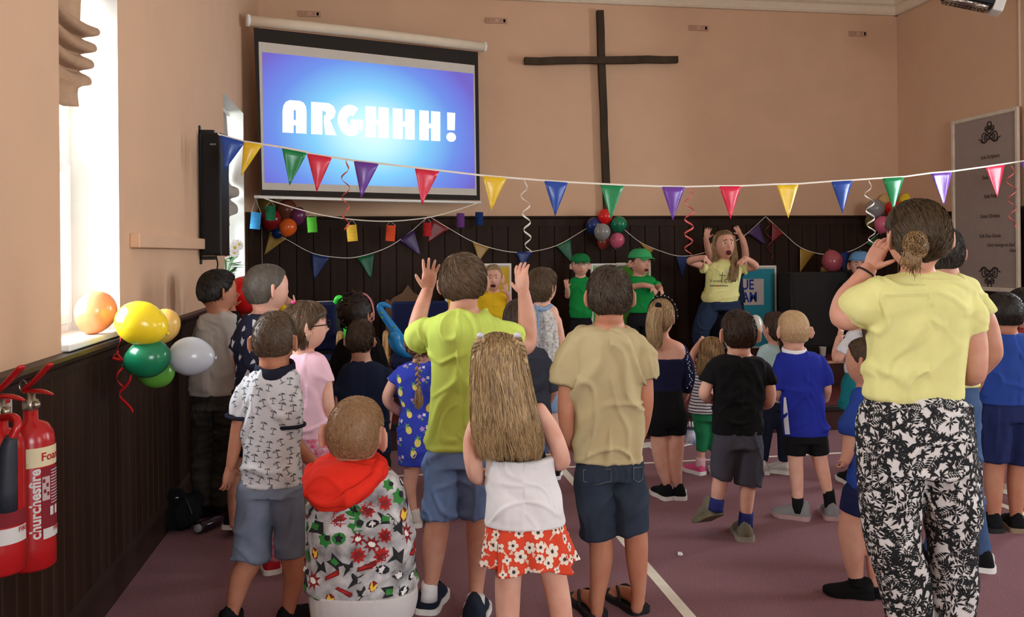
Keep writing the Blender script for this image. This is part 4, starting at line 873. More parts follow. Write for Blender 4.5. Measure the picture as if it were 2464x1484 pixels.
# ---- boy in lime T-shirt with both hands raised
d = 3.40; Mlime = cloth('lime_cotton', (204, 222, 104))
p = person('boy in lime green T-shirt and blue denim shorts with both hands raised', d, (1115, 610, 110, 740), [(740, 1080, 1152), (760, 1044, 1192), (800, 1036, 1206), (900, 1040, 1194), (1000, 1036, 1184), (1075, 1032, 1180)], skin='mid', neck=(1116, 738, 33), hroll=-0.06, pitch=0.12,
    arms=([(1046, 790, 27), (1012, 822, 24, 0.06), (998, 815, 22, 0.1), (1010, 755, 20, 0.13), (1028, 700, 15, 0.15)], [(1192, 795, 28), (1240, 828, 25, 0.06), (1268, 825, 24, 0.1), (1268, 765, 22, 0.13), (1260, 702, 15, 0.15)]),
    hands=(dict(w=(1029, 698, 0.15), tip=(1040, 614, 0.16), th=(1000, 655, 0.13), spread=0.30, curl=(0.1, 0.1), palm=(0, 0, -1)), dict(w=(1259, 704, 0.15), tip=(1250, 618, 0.19), th=(1232, 665, 0.2), spread=0.18, curl=(0.3, 0.25), palm=(-0.6, 0, 0.6))),
    legs=([(1066, 1110, 34), (1056, 1235, 29), (1046, 1305, 30), (1040, 1380, 20), (1030, 1440, 14)], [(1140, 1110, 34), (1146, 1235, 26), (1150, 1310, 27), (1147, 1400, 19), (1143, 1460, 15, -0.05)]),
    shirt=[(745, 1085, 1150), (760, 1046, 1192), (795, 1028, 1214), (860, 1034, 1208), (930, 1034, 1196), (1010, 1028, 1188), (1080, 1024, 1186)], sleeves=([(1048, 785, 38), (1020, 806, 36, 0.05), (1004, 818, 33, 0.09)], [(1190, 790, 38), (1222, 808, 36, 0.05), (1244, 822, 32, 0.08)]), sh_mat=Mlime, sh_amp=0.010,
    bottom=[(1068, 1030, 1180), (1120, 1022, 1184)], leg_cloth=([(1066, 1120, 46), (1062, 1180, 44), (1057, 1246, 41)], [(1138, 1120, 46), (1142, 1180, 40), (1145, 1244, 33)]), bo_mat=(Mden, 'shorts'), bo_amp=0.010,
    shoes=(shoe(1030, 1468, (Mnv, Mw), 10, L=0.24, floor=1, laces=Mbk, sock=(Mws, [(1034, 1400, 18), (1031, 1442, 21)], 0)), shoe(1140, 1502, (Mnv, Mw), 5, L=0.24, floor=1, dd=-0.06, sock=(Mws, [(1146, 1432, 20), (1142, 1472, 22)], 0))),
    hair=H_short(HB, 0.020, 2200, len=0.05, nape=-0.62, crown=(-0.3, -0.5, 0.8), swirl=0.5, lift=0.008, jit=0.22), earscale=1.15, collar=(1117, 752, 38, 10, Mlime, 6))

# ---- girl with very long blond hair, poppy skirt
d = 2.86; fy = FLY(1260, d); Msk = cloth('coral_red_cotton', (226, 78, 52))
HLB = hair_mat('long_blond_hair', (112, 86, 56), (206, 174, 126), 0.4)
p = person('girl with very long blond hair, white shirt round her waist and red poppy print skirt', d, (1198, 800, 118, 958), [(952, 1172, 1256), (970, 1148, 1296), (1000, 1150, 1300), (1060, 1170, 1296), (1110, 1180, 1318), (1240, 1182, 1340)], skin='fair', neck=(1208, 955, 30),
    arms=([(1156, 990, 25), (1138, 1060, 24), (1140, 1120, 22), (1152, 1146, 21, 0.04), (1185, 1140, 18, 0.16)], [(1298, 985, 25), (1328, 1040, 23), (1350, 1098, 22, 0.0), (1346, 1112, 21, 0.06), (1310, 1108, 17, 0.2)]),
    legs=([(1226, 1260, 44), (1226, 1345, 34), (1222, 1410, 32), (1222, 1490, 28), (1224, 1600, 16)], [(1312, 1260, 44), (1322, 1345, 34), (1338, 1410, 31), (1352, 1490, 27), (1362, 1600, 16)]), ears=(0, 0),
    shirt=[(972, 1166, 1288), (1000, 1152, 1304), (1060, 1166, 1304), (1120, 1176, 1324)], sh_mat=(Mblk, 'vest_top'), sh_amp=0.003,
    shoes=(shoe(1224, fy, (cloth('white_shoe_canvas', (214, 206, 196)), Mw), -5, L=0.2), shoe(1362, fy, (cloth('white_shoe_canvas', (214, 206, 196)), Mw), 8, L=0.2)),
    hair=dict(m=HLB, th=0.016, n=3000, w=0.0012, len=0.09, lift=0.002, jit=0.05, swirl=0, crown=(0, 0.6, 0.8), nape=-0.25, side=-0.2, front=0.4,
        extra=hair_fall([(806, 1164, 1232, 0.95, 0.0), (830, 1142, 1258, 1.02, -0.005), (880, 1138, 1266, 0.95, -0.018), (940, 1139, 1276, 0.55, -0.055), (1020, 1142, 1292, 0.34, -0.08), (1070, 1152, 1300, 0.26, -0.075), (1108, 1168, 1290, 0.2, -0.07)], d, 4600, 5, width=0.003, wig=0.012, per=6, core=0.86, tap=1.25)
        + braid([P(1158, 812, d - 0.07), P(1146, 850, d - 0.06), P(1144, 910, d - 0.06), P(1146, 960, d - 0.09)], 0.013, 0.008, 20) + braid([P(1244, 812, d - 0.07), P(1256, 850, d - 0.06), P(1266, 910, d - 0.06), P(1276, 980, d - 0.09)], 0.013, 0.008, 20)))
RT = p['root']; Mbob = flat('silver_hair_bobble', (200, 196, 204), 0.35)
for q in ((1156, 806), (1245, 806)): obj('hair_bobble', *ellipsoid(P(q[0], q[1], d - 0.09), (0.012, 0.012, 0.010)), Mbob, parent=RT, smooth=True)
wv, wq = remesh([rings(secs3([(1100, 1180, 1326), (1116, 1176, 1328), (1160, 1174, 1338), (1210, 1172, 1350), (1258, 1168, 1358)], d, 0.006, 0.62))], 0.005, 2)
wv = folds(wv, wq, RT.location, 0.006, 'shirt', 31); obj('waist_shirt', wv, wq, cloth('white_cotton', (232, 228, 228)), parent=RT, smooth=True)
R = secs3([(1230, 1176, 1348), (1280, 1166, 1362), (1330, 1160, 1378), (1356, 1156, 1386)], d, 0, 0.62, 6); SK = []
for k, ring in enumerate(R):
    c = ring.mean(0); t = k / (len(R) - 1); n = 96; ph = np.arange(n) / n * 2 * math.pi; i = ph / (2 * math.pi) * len(ring); a = i.astype(int) % len(ring); f = (i - i.astype(int))[:, None]
    q = ring[a] * (1 - f) + ring[(a + 1) % len(ring)] * f; o = (q - c); o /= np.linalg.norm(o, axis=1)[:, None]
    SK.append(q + o * (0.012 * t * np.sin(ph * 9 + 1) + 0.006 * t * np.sin(ph * 17))[:, None] + np.outer(0.012 * t * np.sin(ph * 5 + 2), [0, 0, 1.0]))
V, F = rings(SK, cap=False); ins = [c_ * 0.0 for c_ in SK]; n = 96
R2 = [s_ + (s_.mean(0) - s_) * 0.03 for s_ in SK]; V2, F2 = rings(R2, cap=False); m = len(V)
FF = F + [tuple(i + m for i in reversed(f)) for f in F2] + [((len(SK) - 1) * n + i, (len(SK) - 1) * n + (i + 1) % n, m + (len(SK) - 1) * n + (i + 1) % n, m + (len(SK) - 1) * n + i) for i in range(n)] + [(i, i + m, (i + 1) % n + m, (i + 1) % n) for i in range(n)]
sk = obj('skirt', np.concatenate([V, V2]), FF, Msk, parent=RT, smooth=True)
fl = [flat('poppy_white', (238, 224, 206)), flat('poppy_centre', (52, 42, 44)), flat('poppy_stem', (236, 190, 166))]
decals(V, np.array(F)[:, ::-1], [[([(0.4, 0.0), (0.42, 0.1), (0.75, 0.25), (0.9, -0.05), (0.88, -0.12), (0.7, 0.15)], 2), (petal_fan(5, 0.55, 0.66), 0), (star_fan(8, 0.2, 0.1), 1)], [(petal_fan(6, 0.48, 0.7), 0), (star_fan(7, 0.22, 0.1), 1)], [(petal_fan(4, 0.4, 0.55, 0.1, 0.1), 0), (disc_fan(0.09, 6, 0.1, 0.1), 1), ([(-0.3, -0.3), (-0.28, -0.2), (0, -0.1), (-0.02, -0.16), (-0.5, -0.55), (-0.55, -0.5)], 2)]], 230, 0.042, fl, sk, seed=6, mind=0.84, updir=False)

# ---- boy in beige T-shirt and dark denim shorts
d = 3.33; Mbei = cloth('khaki_beige_cotton', (192, 174, 132)); fy = FLY(1480, d)
p = person('boy in beige T-shirt, dark denim shorts and flip flops, back turned', d, (1466, 640, 104, 776), [(780, 1424, 1506), (800, 1392, 1532), (850, 1384, 1538), (950, 1390, 1534), (1100, 1388, 1540)], skin='tan', neck=(1466, 776, 34),
    arms=([(1378, 830, 27), (1366, 920, 22), (1362, 1000, 20), (1372, 1060, 16, 0.04), (1400, 1090, 13, 0.14)], [(1542, 830, 27), (1552, 920, 20), (1552, 985, 19), (1538, 1050, 15, 0.05), (1510, 1085, 13, 0.16)]),
    legs=([(1428, 1140, 34), (1444, 1285, 29), (1446, 1350, 28), (1438, 1430, 19), (1436, 1475, 15)], [(1508, 1140, 34), (1528, 1270, 29), (1532, 1340, 27), (1536, 1420, 18), (1532, 1462, 15)]),
    shirt=[(784, 1428, 1502), (800, 1390, 1534), (830, 1374, 1548), (900, 1376, 1548), (1000, 1382, 1544), (1060, 1380, 1546), (1110, 1378, 1549)], sleeves=([(1388, 825, 36), (1370, 870, 36), (1358, 922, 32)], [(1534, 825, 36), (1550, 870, 34), (1560, 910, 29)]), sh_mat=Mbei, sh_amp=0.011,
    bottom=[(1095, 1386, 1546), (1150, 1384, 1552)], leg_cloth=([(1428, 1150, 46), (1432, 1220, 45), (1440, 1288, 41)], [(1508, 1150, 46), (1516, 1220, 45), (1522, 1276, 42)]), bo_mat=(Mdd, 'shorts'), bo_amp=0.007,
    hair=H_short(HDB if 0 else hair_mat('ash_brown_hair', (54, 43, 34), (88, 71, 55)), 0.014, 1900, len=0.026, nape=-0.6, lift=0.008, jit=0.4), earscale=1.12, collar=(1465, 790, 40, 8, Mbei, 6))
Mff = flat('black_flip_flop', (30, 28, 30), 0.6)
for (ax_, ay_, ya_) in ((1434, fy - 4, -20), (1536, fy - 16, -28)):
    hp = PW(ax_, ay_, 2, 0.0); ya = math.radians(ya_); f = cF * math.cos(ya) + r0 * math.sin(ya); f = unit(f * np.array([1, 1, 0])); s = np.array([f[1], -f[0], 0]); z = np.array([0, 0, 1.0]); hp = hp - f * 0.03
    ft = [tube([hp + f * 0.03 + z * 0.045, hp + f * 0.10 + z * 0.05, hp + f * 0.16 + z * 0.032, hp + f * 0.19 + z * 0.026], [0.028, 0.028, 0.03, 0.026], 12, 3), tube([hp + f * 0.035 + z * 0.10, hp + f * 0.04 + z * 0.05], [0.026, 0.027], 12, 2)]
    for i in range(5): c = hp + f * (0.205 - 0.008 * abs(i - 1)) + s * (0.024 - 0.0125 * i) * (1 if ya_ > -25 else 1) + z * 0.024; ft.append(tube([c - f * 0.03, c, c + f * 0.012], [0.009 if i else 0.011] * 3, 8, 2))
    V, Q = remesh(ft, 0.004, 2); obj('foot', V, Q, SKIN['tan'], parent=p['root'], smooth=True)
    up, so = shoe_mesh(hp, f, 0.235, 0.115, 0.02, 0); fo = obj('flip_flop', *so, Mff, parent=p['root'])
    obj('strap', *tube([hp + f * 0.10 + s * 0.04 + z * 0.025, hp + f * 0.14 + s * 0.026 + z * 0.066, hp + f * 0.185 + s * 0.008 + z * 0.044, hp + f * 0.14 - s * 0.026 + z * 0.066, hp + f * 0.10 - s * 0.04 + z * 0.025], 0.006, 8, 4), Mff, parent=fo, smooth=True)
# jeans pockets on the back
for (a, b) in (((1404, 1130), (1470, 1165)), ((1524, 1125), (1546, 1160))):
    BV, BQ, bo = p['bottom']; bv = BVHTree.FromPolygons(BV.tolist(), BQ.tolist()); q = []
    for (x, y) in ((a[0], a[1]), (b[0], a[1] - 2), (b[0], b[1] - 8), ((a[0] + b[0]) / 2, b[1]), (a[0], b[1] - 8), (a[0], a[1])):
        r = Vector(unit(ray(x, y))); h = bv.ray_cast(Vector(CAM), r); q.append(np.array(h[0] if h[0] else P(x, y, d - 0.08)) - cF * 0.003)
    obj('pocket_seam', *tube(q, 0.0022, 5, 1), flat('denim_thread', (92, 96, 104)), parent=p['root'])

# ---- girl with blond ponytail in navy leotard
d = 4.93; fy = FLY(1610, d); Mleo = cloth('navy_lace_lycra', (30, 32, 62))
p = person('girl with high blond ponytail in navy leotard and black shorts', d, (1592, 718, 62, 806), [(812, 1578, 1612), (832, 1562, 1650), (870, 1564, 1650), (930, 1572, 1638), (980, 1566, 1642), (1030, 1562, 1644)], yaw=8, hyaw=24, skin='fair', shrink=0.006, neck=(1594, 812, 15),
    arms=([(1566, 850, 12), (1560, 900, 11), (1565, 960, 9, 0.1)], [(1646, 850, 12), (1656, 905, 11), (1650, 950, 9, 0.05), (1640, 965, 8, 0.12)]),
    legs=([(1585, 1020, 24), (1586, 1070, 20), (1592, 1115, 17), (1606, 1170, 9)], [(1628, 1020, 24), (1626, 1070, 20), (1627, 1115, 16), (1632, 1172, 9)]), ears=(0, 1),
    shirt=[(860, 1560, 1652), (890, 1565, 1648), (930, 1569, 1640), (955, 1566, 1642)], sleeves=([(1640, 836, 17), (1656, 880, 15), (1658, 915, 14), (1652, 940, 12, 0.04)], [(1566, 850, 15), (1560, 890, 14)]), sh_mat=(Mleo, 'leotard'), sh_amp=0.002,
    bottom=[(935, 1567, 1642), (985, 1560, 1648), (1012, 1556, 1652), (1026, 1558, 1650)], leg_cloth=([(1583, 1005, 29), (1583, 1046, 28)], [(1627, 1005, 28), (1625, 1044, 26)]), bo_mat=(Mblk, 'shorts'), bo_amp=0.002,
    shoes=(shoe(1604, fy - 2, (Mbk, Mw), -22, L=0.19), shoe(1636, fy, (Mbk, Mw), 8, L=0.19)),
    hair=dict(m=HBL, th=0.009, n=1800, w=0.0012, len=0.05, lift=0.002, jit=0.1, swirl=0, crown=(-0.1, 0.5, 0.85), nape=-0.55,
        extra=hair_fall([(738, 1572, 1590, 0.9, -0.09), (752, 1560, 1592, 0.8, -0.10), (790, 1556, 1590, 0.7, -0.10), (825, 1562, 1592, 0.6, -0.09), (842, 1572, 1582, 0.6, -0.08)], d, 420, 8, width=0.0032)))
for c_, r_ in (((1605, 738), 0.014),): obj('hair_bow', *ellipsoid(P(1584, 736, d - 0.10), (0.02, 0.012, 0.022)), Mblk, parent=p['root'], smooth=True)
Hh = p['H']; hbn = obj('headband', *tube([Hh.at((math.sin(t), 0.15, math.cos(t)), 0.016)[0] for t in np.linspace(-1.5, 1.6, 13)], 0.010, 8, 2, ellip=(1, 1)), Mblk, parent=p['root'], smooth=True)
for t in np.linspace(-0.6, 1.5, 9): obj('dot', *ellipsoid(Hh.at((math.sin(t), 0.12, math.cos(t)), 0.024)[0], (0.004, 0.004, 0.004), None, 8, 5), flat('white_dot', (235, 230, 225)), parent=hbn)
for k in range(22): 
    t = k / 21; q = P(1650 + 14 * math.sin(t * 2.4) + random.uniform(-6, 3), 838 + 95 * t, d - 0.045); obj('sequin', *ellipsoid(q, (0.004, 0.003, 0.004), None, 6, 4), flat('silver_sequin', (210, 214, 226), 0.2), parent=p['root'])
for q, ya in ((1604, -22), (1636, 8)): obj('shoe_tongue', *ellipsoid(P(q + 4, fy - 26, d + 0.0), (0.014, 0.014, 0.022)), flat('pink_shoe_lining', (238, 92, 110)), parent=p['root'], smooth=True)

# ---- toddler girl in striped top and green trousers
d = 5.47; fy = FLY(1700, d)
ms = bpy.data.materials.new('navy_white_stripe_cotton'); ms.use_nodes = True; nt = ms.node_tree; tc = nt.nodes.new('ShaderNodeTexCoord'); wv_ = nt.nodes.new('ShaderNodeTexWave'); wv_.bands_direction = 'Z'; wv_.inputs['Scale'].default_value = 16; wv_.inputs['Distortion'].default_value = 0.6; wv_.inputs['Detail'].default_value = 0.5
cr = nt.nodes.new('ShaderNodeValToRGB'); cr.color_ramp.elements[0].position = 0.70; cr.color_ramp.elements[0].color = (*lin((226, 226, 232)), 1); cr.color_ramp.elements[1].position = 0.76; cr.color_ramp.elements[1].color = (*lin((40, 42, 60)), 1)
nt.links.new(tc.outputs['Object'], wv_.inputs[0]); nt.links.new(wv_.outputs[1], cr.inputs[0]); nt.links.new(cr.outputs[0], nt.nodes['Principled BSDF'].inputs['Base Color']); nt.nodes['Principled BSDF'].inputs['Roughness'].default_value = 0.9
p = person('toddler girl with loose fair hair in striped top and green trousers, arm raised', d, (1712, 810, 58, 886), [(886, 1690, 1732), (898, 1672, 1746), (940, 1668, 1750), (985, 1666, 1752)], skin='fair', hyaw=15,
    arms=([(1678, 905, 11), (1664, 880, 10, 0.04), (1668, 850, 9, 0.08), (1684, 824, 7, 0.1)], [(1746, 905, 11), (1752, 950, 9), (1748, 985, 8)]), hands=(dict(w=(1682, 826, 0.1), tip=(1700, 804, 0.12), th=(1700, 830, 0.1), curl=(0.6, 0.6)),),
    legs=([(1690, 1000, 17), (1688, 1050, 13), (1686, 1110, 9)], [(1722, 1000, 17), (1720, 1050, 13), (1720, 1112, 9)]), ears=(0, 0),
    shirt=[(886, 1692, 1730), (898, 1670, 1748), (940, 1664, 1754), (992, 1656, 1760)], sleeves=([(1680, 902, 15), (1666, 888, 14, 0.03)], [(1746, 905, 14), (1752, 940, 13)]), sh_mat=ms, sh_amp=0.005,
    bottom=[(980, 1668, 1746), (1010, 1666, 1746)], leg_cloth=([(1688, 1012, 20), (1690, 1050, 17), (1687, 1086, 13)], [(1724, 1012, 20), (1724, 1050, 17), (1722, 1090, 13)]), bo_mat=(cloth('emerald_green_jersey', (44, 140, 92)), 'trousers'), bo_amp=0.004,
    shoes=(shoe(1684, fy, (cloth('pink_trainer', (222, 92, 138)), Mw), -35, L=0.17, sock=(cloth('pale_pink_sock', (230, 190, 200)), [(1686, 1100, 11), (1685, 1125, 11)], 0)), shoe(1722, fy, (cloth('pink_trainer', (222, 92, 138)), Mw), 10, L=0.17)),
    hair=dict(m=HDB, th=0.010, n=600, len=0.06, lift=0.003, jit=0.1, swirl=0, crown=(0, 0.2, 1), nape=-0.7, extra=hair_fall([(826, 1690, 1734, 0.8, -0.02), (860, 1680, 1738, 0.7, -0.03), (895, 1678, 1736, 0.55, -0.04), (912, 1690, 1730, 0.5, -0.04)], d, 420, 9)))

# ---- boy in black T-shirt stepping forward
d = 4.23; Mgsh = cloth('charcoal_cotton', (72, 72, 82)); Mkh = cloth('olive_trainer', (120, 114, 96)); Mblu = cloth('blue_sock', (44, 50, 110))
p = person('boy in black T-shirt, charcoal shorts and blue socks stepping forward', d, (1777, 745, 80, 854), [(850, 1748, 1808), (866, 1716, 1838), (905, 1722, 1832), (960, 1724, 1832), (1035, 1722, 1832)], skin='fair', neck=(1778, 852, 27),
    arms=([(1716, 890, 17), (1700, 930, 15), (1696, 952, 14, 0.02), (1718, 962, 12, 0.14)], [(1838, 890, 17), (1850, 930, 16), (1849, 966, 15, 0.02), (1832, 975, 12, 0.14)]),
    hands=(dict(w=(1718, 961, 0.14), tip=(1745, 940, 0.2), th=(1735, 935, 0.2)),),
    legs=([(1748, 1060, 30), (1736, 1140, 19), (1730, 1175, 18), (1722, 1215, 12)], [(1802, 1060, 32), (1800, 1155, 19), (1797, 1195, 18), (1793, 1265, 11)]),
    shirt=[(852, 1752, 1804), (866, 1714, 1840), (900, 1712, 1840), (960, 1717, 1836), (1042, 1714, 1836)], sleeves=([(1718, 882, 24), (1704, 920, 23)], [(1836, 882, 24), (1848, 922, 23)]), sh_mat=Mblk,
    bottom=[(1032, 1718, 1834), (1075, 1716, 1838)], leg_cloth=([(1748, 1075, 34), (1740, 1115, 30), (1734, 1150, 25)], [(1802, 1075, 36), (1802, 1120, 34), (1799, 1166, 31)]), bo_mat=(Mgsh, 'shorts'),
    shoes=(shoe(1724, 1238, (Mkh, flat('olive_sole', (116, 108, 84))), -18, L=0.215, lift=0.5, dd=-0.02, sock=(Mblu, [(1726, 1200, 16), (1722, 1228, 17)], 0)), shoe(1792, FLY(1792, d), (Mkh, flat('grey_sole', (150, 146, 130))), 5, L=0.215, sock=(Mblu, [(1796, 1232, 16), (1793, 1268, 17)], 0))),
    hair=H_short(hair_mat('reddish_brown_hair', (36, 24, 16), (78, 54, 36)), 0.010, 1200, len=0.018, nape=-0.6, lift=0.004), earscale=1.1)

# ---- blond boy in royal blue football shirt
d = 4.54; fy = FLY(1920, d); Mrb = cloth('royal_blue_polyester', (38, 48, 150), bump=0.15)
p = person('blond boy in royal blue football shirt with white collar and black shorts', d, (1909, 747, 70, 840), [(838, 1886, 1936), (854, 1870, 1964), (900, 1876, 1972), (980, 1884, 1976), (1040, 1888, 1980)], skin='fair', neck=(1910, 838, 23),
    arms=([(1872, 885, 16), (1870, 935, 13), (1878, 956, 12, 0.08), (1900, 960, 10, 0.2)], [(1975, 885, 15), (1990, 930, 11), (1985, 960, 10, 0.1)]),
    legs=([(1914, 1060, 26), (1914, 1105, 18), (1917, 1150, 16), (1921, 1225, 10)], [(1968, 1060, 26), (1972, 1100, 18), (1984, 1150, 15), (1998, 1215, 9)]),
    shirt=[(842, 1890, 1934), (854, 1868, 1966), (890, 1868, 1980), (950, 1880, 1982), (1000, 1884, 1986), (1046, 1886, 1992)], sleeves=([(1878, 872, 24), (1874, 905, 22), (1872, 936, 19)], [(1970, 870, 23), (1983, 900, 20), (1991, 926, 17)]), sh_mat=Mrb,
    bottom=[(1038, 1890, 1988), (1062, 1888, 1990)], leg_cloth=([(1914, 1060, 27), (1914, 1094, 25)], [(1966, 1060, 27), (1970, 1092, 25)]), bo_mat=(Mblk, 'shorts'), bo_amp=0.004,
    shoes=(shoe(1930, fy, (Mgs, flat('coral_grey_sole', (170, 136, 134))), -62, L=0.2, sock=(Mbs, [(1919, 1196, 13), (1922, 1232, 13)], 0)), shoe(2000, fy, (Mgs, flat('coral_grey_sole', (170, 136, 134))), 10, L=0.2, sock=(Mbs, [(1993, 1178, 13), (1999, 1222, 13)], 0))),
    hair=H_buzz(HFB, 0.007, 2200, nape=-0.6), collar=(1911, 843, 27, 5, flat('white_collar_rib', (230, 230, 236)), 7), earscale=1.1)
SV, SQ, so_ = p['shirt']; bv = BVHTree.FromPolygons(SV.tolist(), SQ.tolist()); q, fq = [], []
rows = [(955, 1885, 1890), (985, 1884, 1894), (1015, 1885, 1897), (1044, 1888, 1900)]
for y, xa, xb in rows:
    for k in range(4):
        x = xa + (xb - xa) * k / 3; h = bv.ray_cast(Vector(CAM), Vector(unit(ray(x, y)))); q.append(np.array(h[0]) - cF * 0.007 if h[0] else P(x, y, d - 0.02))
for i in range(len(rows) - 1):
    for k in range(3): a = i * 4 + k; fq.append((a, a + 1, a + 5, a + 4))
obj('side_panel', np.array(q), fq, flat('white_panel', (226, 226, 234)), parent=so_, smooth=True)

# ---- girl in pale aqua T-shirt behind
d = 5.47; fy = FLY(1860, d)
p = person('girl in pale aqua T-shirt and navy jeans with silver trainers and a brown ponytail', d, (1866, 750, 56, 828), [(826, 1850, 1884), (838, 1830, 1900), (880, 1828, 1902), (950, 1832, 1898)], yaw=-20, skin='fair',
    arms=([(1832, 855, 12), (1824, 900, 10), (1832, 940, 9, 0.08)], [(1900, 855, 12), (1908, 900, 10), (1904, 940, 9)]), legs=([(1850, 970, 17), (1842, 1040, 13), (1836, 1110, 8)], [(1882, 970, 17), (1884, 1040, 13), (1885, 1110, 8)]), ears=(1, 0),
    shirt=[(828, 1852, 1882), (838, 1828, 1902), (880, 1824, 1904), (966, 1824, 1904)], sleeves=([(1832, 850, 15), (1824, 892, 14)], [(1902, 850, 15), (1910, 892, 14)]), sh_mat=cloth('pale_aqua_cotton', (182, 212, 212)),
    bottom=[(955, 1830, 1902), (985, 1830, 1902)], leg_cloth=([(1850, 985, 20), (1842, 1050, 15), (1836, 1108, 11)], [(1884, 985, 20), (1885, 1050, 15), (1886, 1108, 12)]), bo_mat=(cloth('navy_denim', (34, 40, 60)), 'jeans'), bo_amp=0.003,
    shoes=(shoe(1836, fy, (mat('silver_trainer', (206, 204, 200), rough=0.35, metal=0.3), Mw), 5, L=0.19), shoe(1890, fy, (mat('silver_trainer', (206, 204, 200)), Mw), -60, L=0.19)),
    hair=dict(m=HMB, th=0.008, n=500, len=0.05, lift=0.003, jit=0.12, swirl=0, crown=(0, 0.4, 0.9), nape=-0.55, extra=hair_fall([(768, 1874, 1888, 0.9, -0.09), (800, 1876, 1898, 0.8, -0.09), (850, 1880, 1900, 0.7, -0.06), (872, 1886, 1894, 0.6, -0.05)], d, 200, 12)))

# ---- woman in yellow T-shirt and leaf print trousers, nearest right
d = 2.87; fy = FLY(2220, d); Myel = cloth('pale_yellow_cotton', (228, 222, 148)); Mlf = cloth('white_viscose', (218, 212, 208))
bun = []; rg = np.random.default_rng(9)
for k in range(300):
    c = P(2203 + rg.normal() * 9, 590 + rg.normal() * 12, d - 0.128); u = unit(rg.normal(size=3) * np.array([1, 1, 1.1])); c = P(2203, 590, d - 0.122) + u * np.array([0.038, 0.030, 0.044]) * rg.uniform(0.85, 1.08)
    a1 = unit(np.cross(u, rg.normal(size=3))); rr_ = rg.uniform(0.012, 0.034); bun.append(tube([c + a1 * rr_ * math.sin(t) + u * (rr_ * (math.cos(t) - 1) * 0.8 + 0.003) for t in np.linspace(-1.3, 1.3, 6)], [0.0005, 0.0013, 0.0016, 0.0016, 0.0013, 0.0005], 5, 1))
bun.append(ellipsoid(P(2203, 590, d - 0.12), (0.038, 0.030, 0.044)))
for k in range(70):
    x0 = 2196 + rg.normal() * 10; bun.append(tube([P(x0, 606, d - 0.142), P(x0 + rg.normal() * 5, 634, d - 0.14), P(x0 + rg.normal() * 9, 652 + rg.normal() * 9, d - 0.125)], [0.002, 0.0017, 0.0005], 5, 3))
p = person('woman in pale yellow T-shirt and black and white leaf print trousers, hair in a bun', d, (2206, 480, 138, 652), [(650, 2166, 2256), (672, 2120, 2300), (720, 2104, 2322), (800, 2108, 2318), (900, 2100, 2310), (955, 2092, 2310)], skin='mid', neck=(2208, 648, 36),
    arms=([(2110, 712, 40), (2062, 752, 36, 0.03), (2028, 762, 31, 0.06), (2036, 722, 29, 0.09), (2062, 688, 26, 0.10), (2090, 648, 20, 0.10)], [(2318, 715, 38), (2338, 800, 32), (2346, 865, 29), (2340, 902, 26, 0.03), (2300, 900, 22, 0.2)]),
    hands=(dict(w=(2092, 646, 0.10), tip=(2140, 552, 0.09), th=(2135, 620, 0.06), curl=(0.35, 0.55), spread=0.12, tcurl=0.1, palm=(1, -0.3, 0.2)),),
    legs=([(2148, 1120, 66), (2158, 1300, 46), (2190, 1420, 40), (2200, 1580, 24)], [(2272, 1120, 66), (2292, 1300, 44), (2298, 1420, 38), (2300, 1580, 24)]),
    shirt=[(650, 2170, 2254), (668, 2126, 2296), (700, 2094, 2328), (760, 2092, 2334), (840, 2092, 2326), (910, 2084, 2318), (945, 2076, 2318), (962, 2084, 2312)], sleeves=([(2112, 706, 52), (2080, 738, 50, 0.02), (2052, 760, 43, 0.05)], [(2308, 706, 48), (2328, 755, 45), (2339, 802, 38)]), sh_mat=Myel, sh_amp=0.010,
    bottom=[(948, 2086, 2312), (990, 2074, 2330), (1060, 2066, 2338), (1130, 2066, 2342)], leg_cloth=([(2138, 1120, 74), (2140, 1220, 70), (2152, 1320, 64), (2180, 1420, 56), (2192, 1530, 50)], [(2272, 1120, 74), (2284, 1220, 66), (2294, 1320, 56), (2296, 1420, 50), (2296, 1530, 46)]), bo_mat=(Mlf, 'trousers'), bo_amp=0.007,
    shoes=(shoe(2196, fy, (Mbk, Mbk), -8, L=0.25), shoe(2300, fy, (Mbk, Mbk), 8, L=0.25)),
    hair=dict(m=hair_mat('dark_blond_swept_hair', (50, 38, 26), (98, 76, 50)), th=0.014, n=4200, len=0.10, lift=0.003, jit=0.07, swirl=0, crown=(0, 0.75, 0.65), nape=-0.6, front=0.45, w=0.0009), headd=0.0)
obj('hair_bun', *join(bun), hair_mat('honey_blond_hair', (84, 62, 38), (168, 132, 86)), parent=p['root'], smooth=True)
Hh = p['H']
c = P(2084, 656, d + 0.10); wx = unit(P(2090, 648, d + 0.1) - P(2062, 688, d + 0.1)); s1 = unit(np.cross(wx, cF)); s2 = np.cross(wx, s1)
br = obj('bracelet', *tube([c + (s1 * math.cos(t) + s2 * math.sin(t)) * 0.034 for t in np.linspace(0, 6.2832, 19)], 0.0035, 6, 1), flat('black_cord', (30, 26, 26)), parent=p['root'])
obj('clasp', *ellipsoid(c - s1 * 0.02 - s2 * 0.03 * (1 if s2 @ cF > 0 else -1), (0.005, 0.005, 0.004)), mat('silver_clasp', (220, 220, 220), rough=0.25, metal=1.0), parent=br)
def leaf(n, r):
    out = []
    for k in range(n):
        a = -0.4 + k / (n - 1) * (math.pi + 0.8); c_, s_ = math.cos(a), math.sin(a); L_ = r * (0.8 + 0.3 * math.sin(k * 2.3)); out.append(([(c_ * L_ * 0.5, s_ * L_ * 0.5), (0, 0), (c_ * L_ * 0.55 - s_ * 0.09, s_ * L_ * 0.55 + c_ * 0.09), (c_ * L_, s_ * L_), (c_ * L_ * 0.55 + s_ * 0.09, s_ * L_ * 0.55 - c_ * 0.09)], 0))
    return out
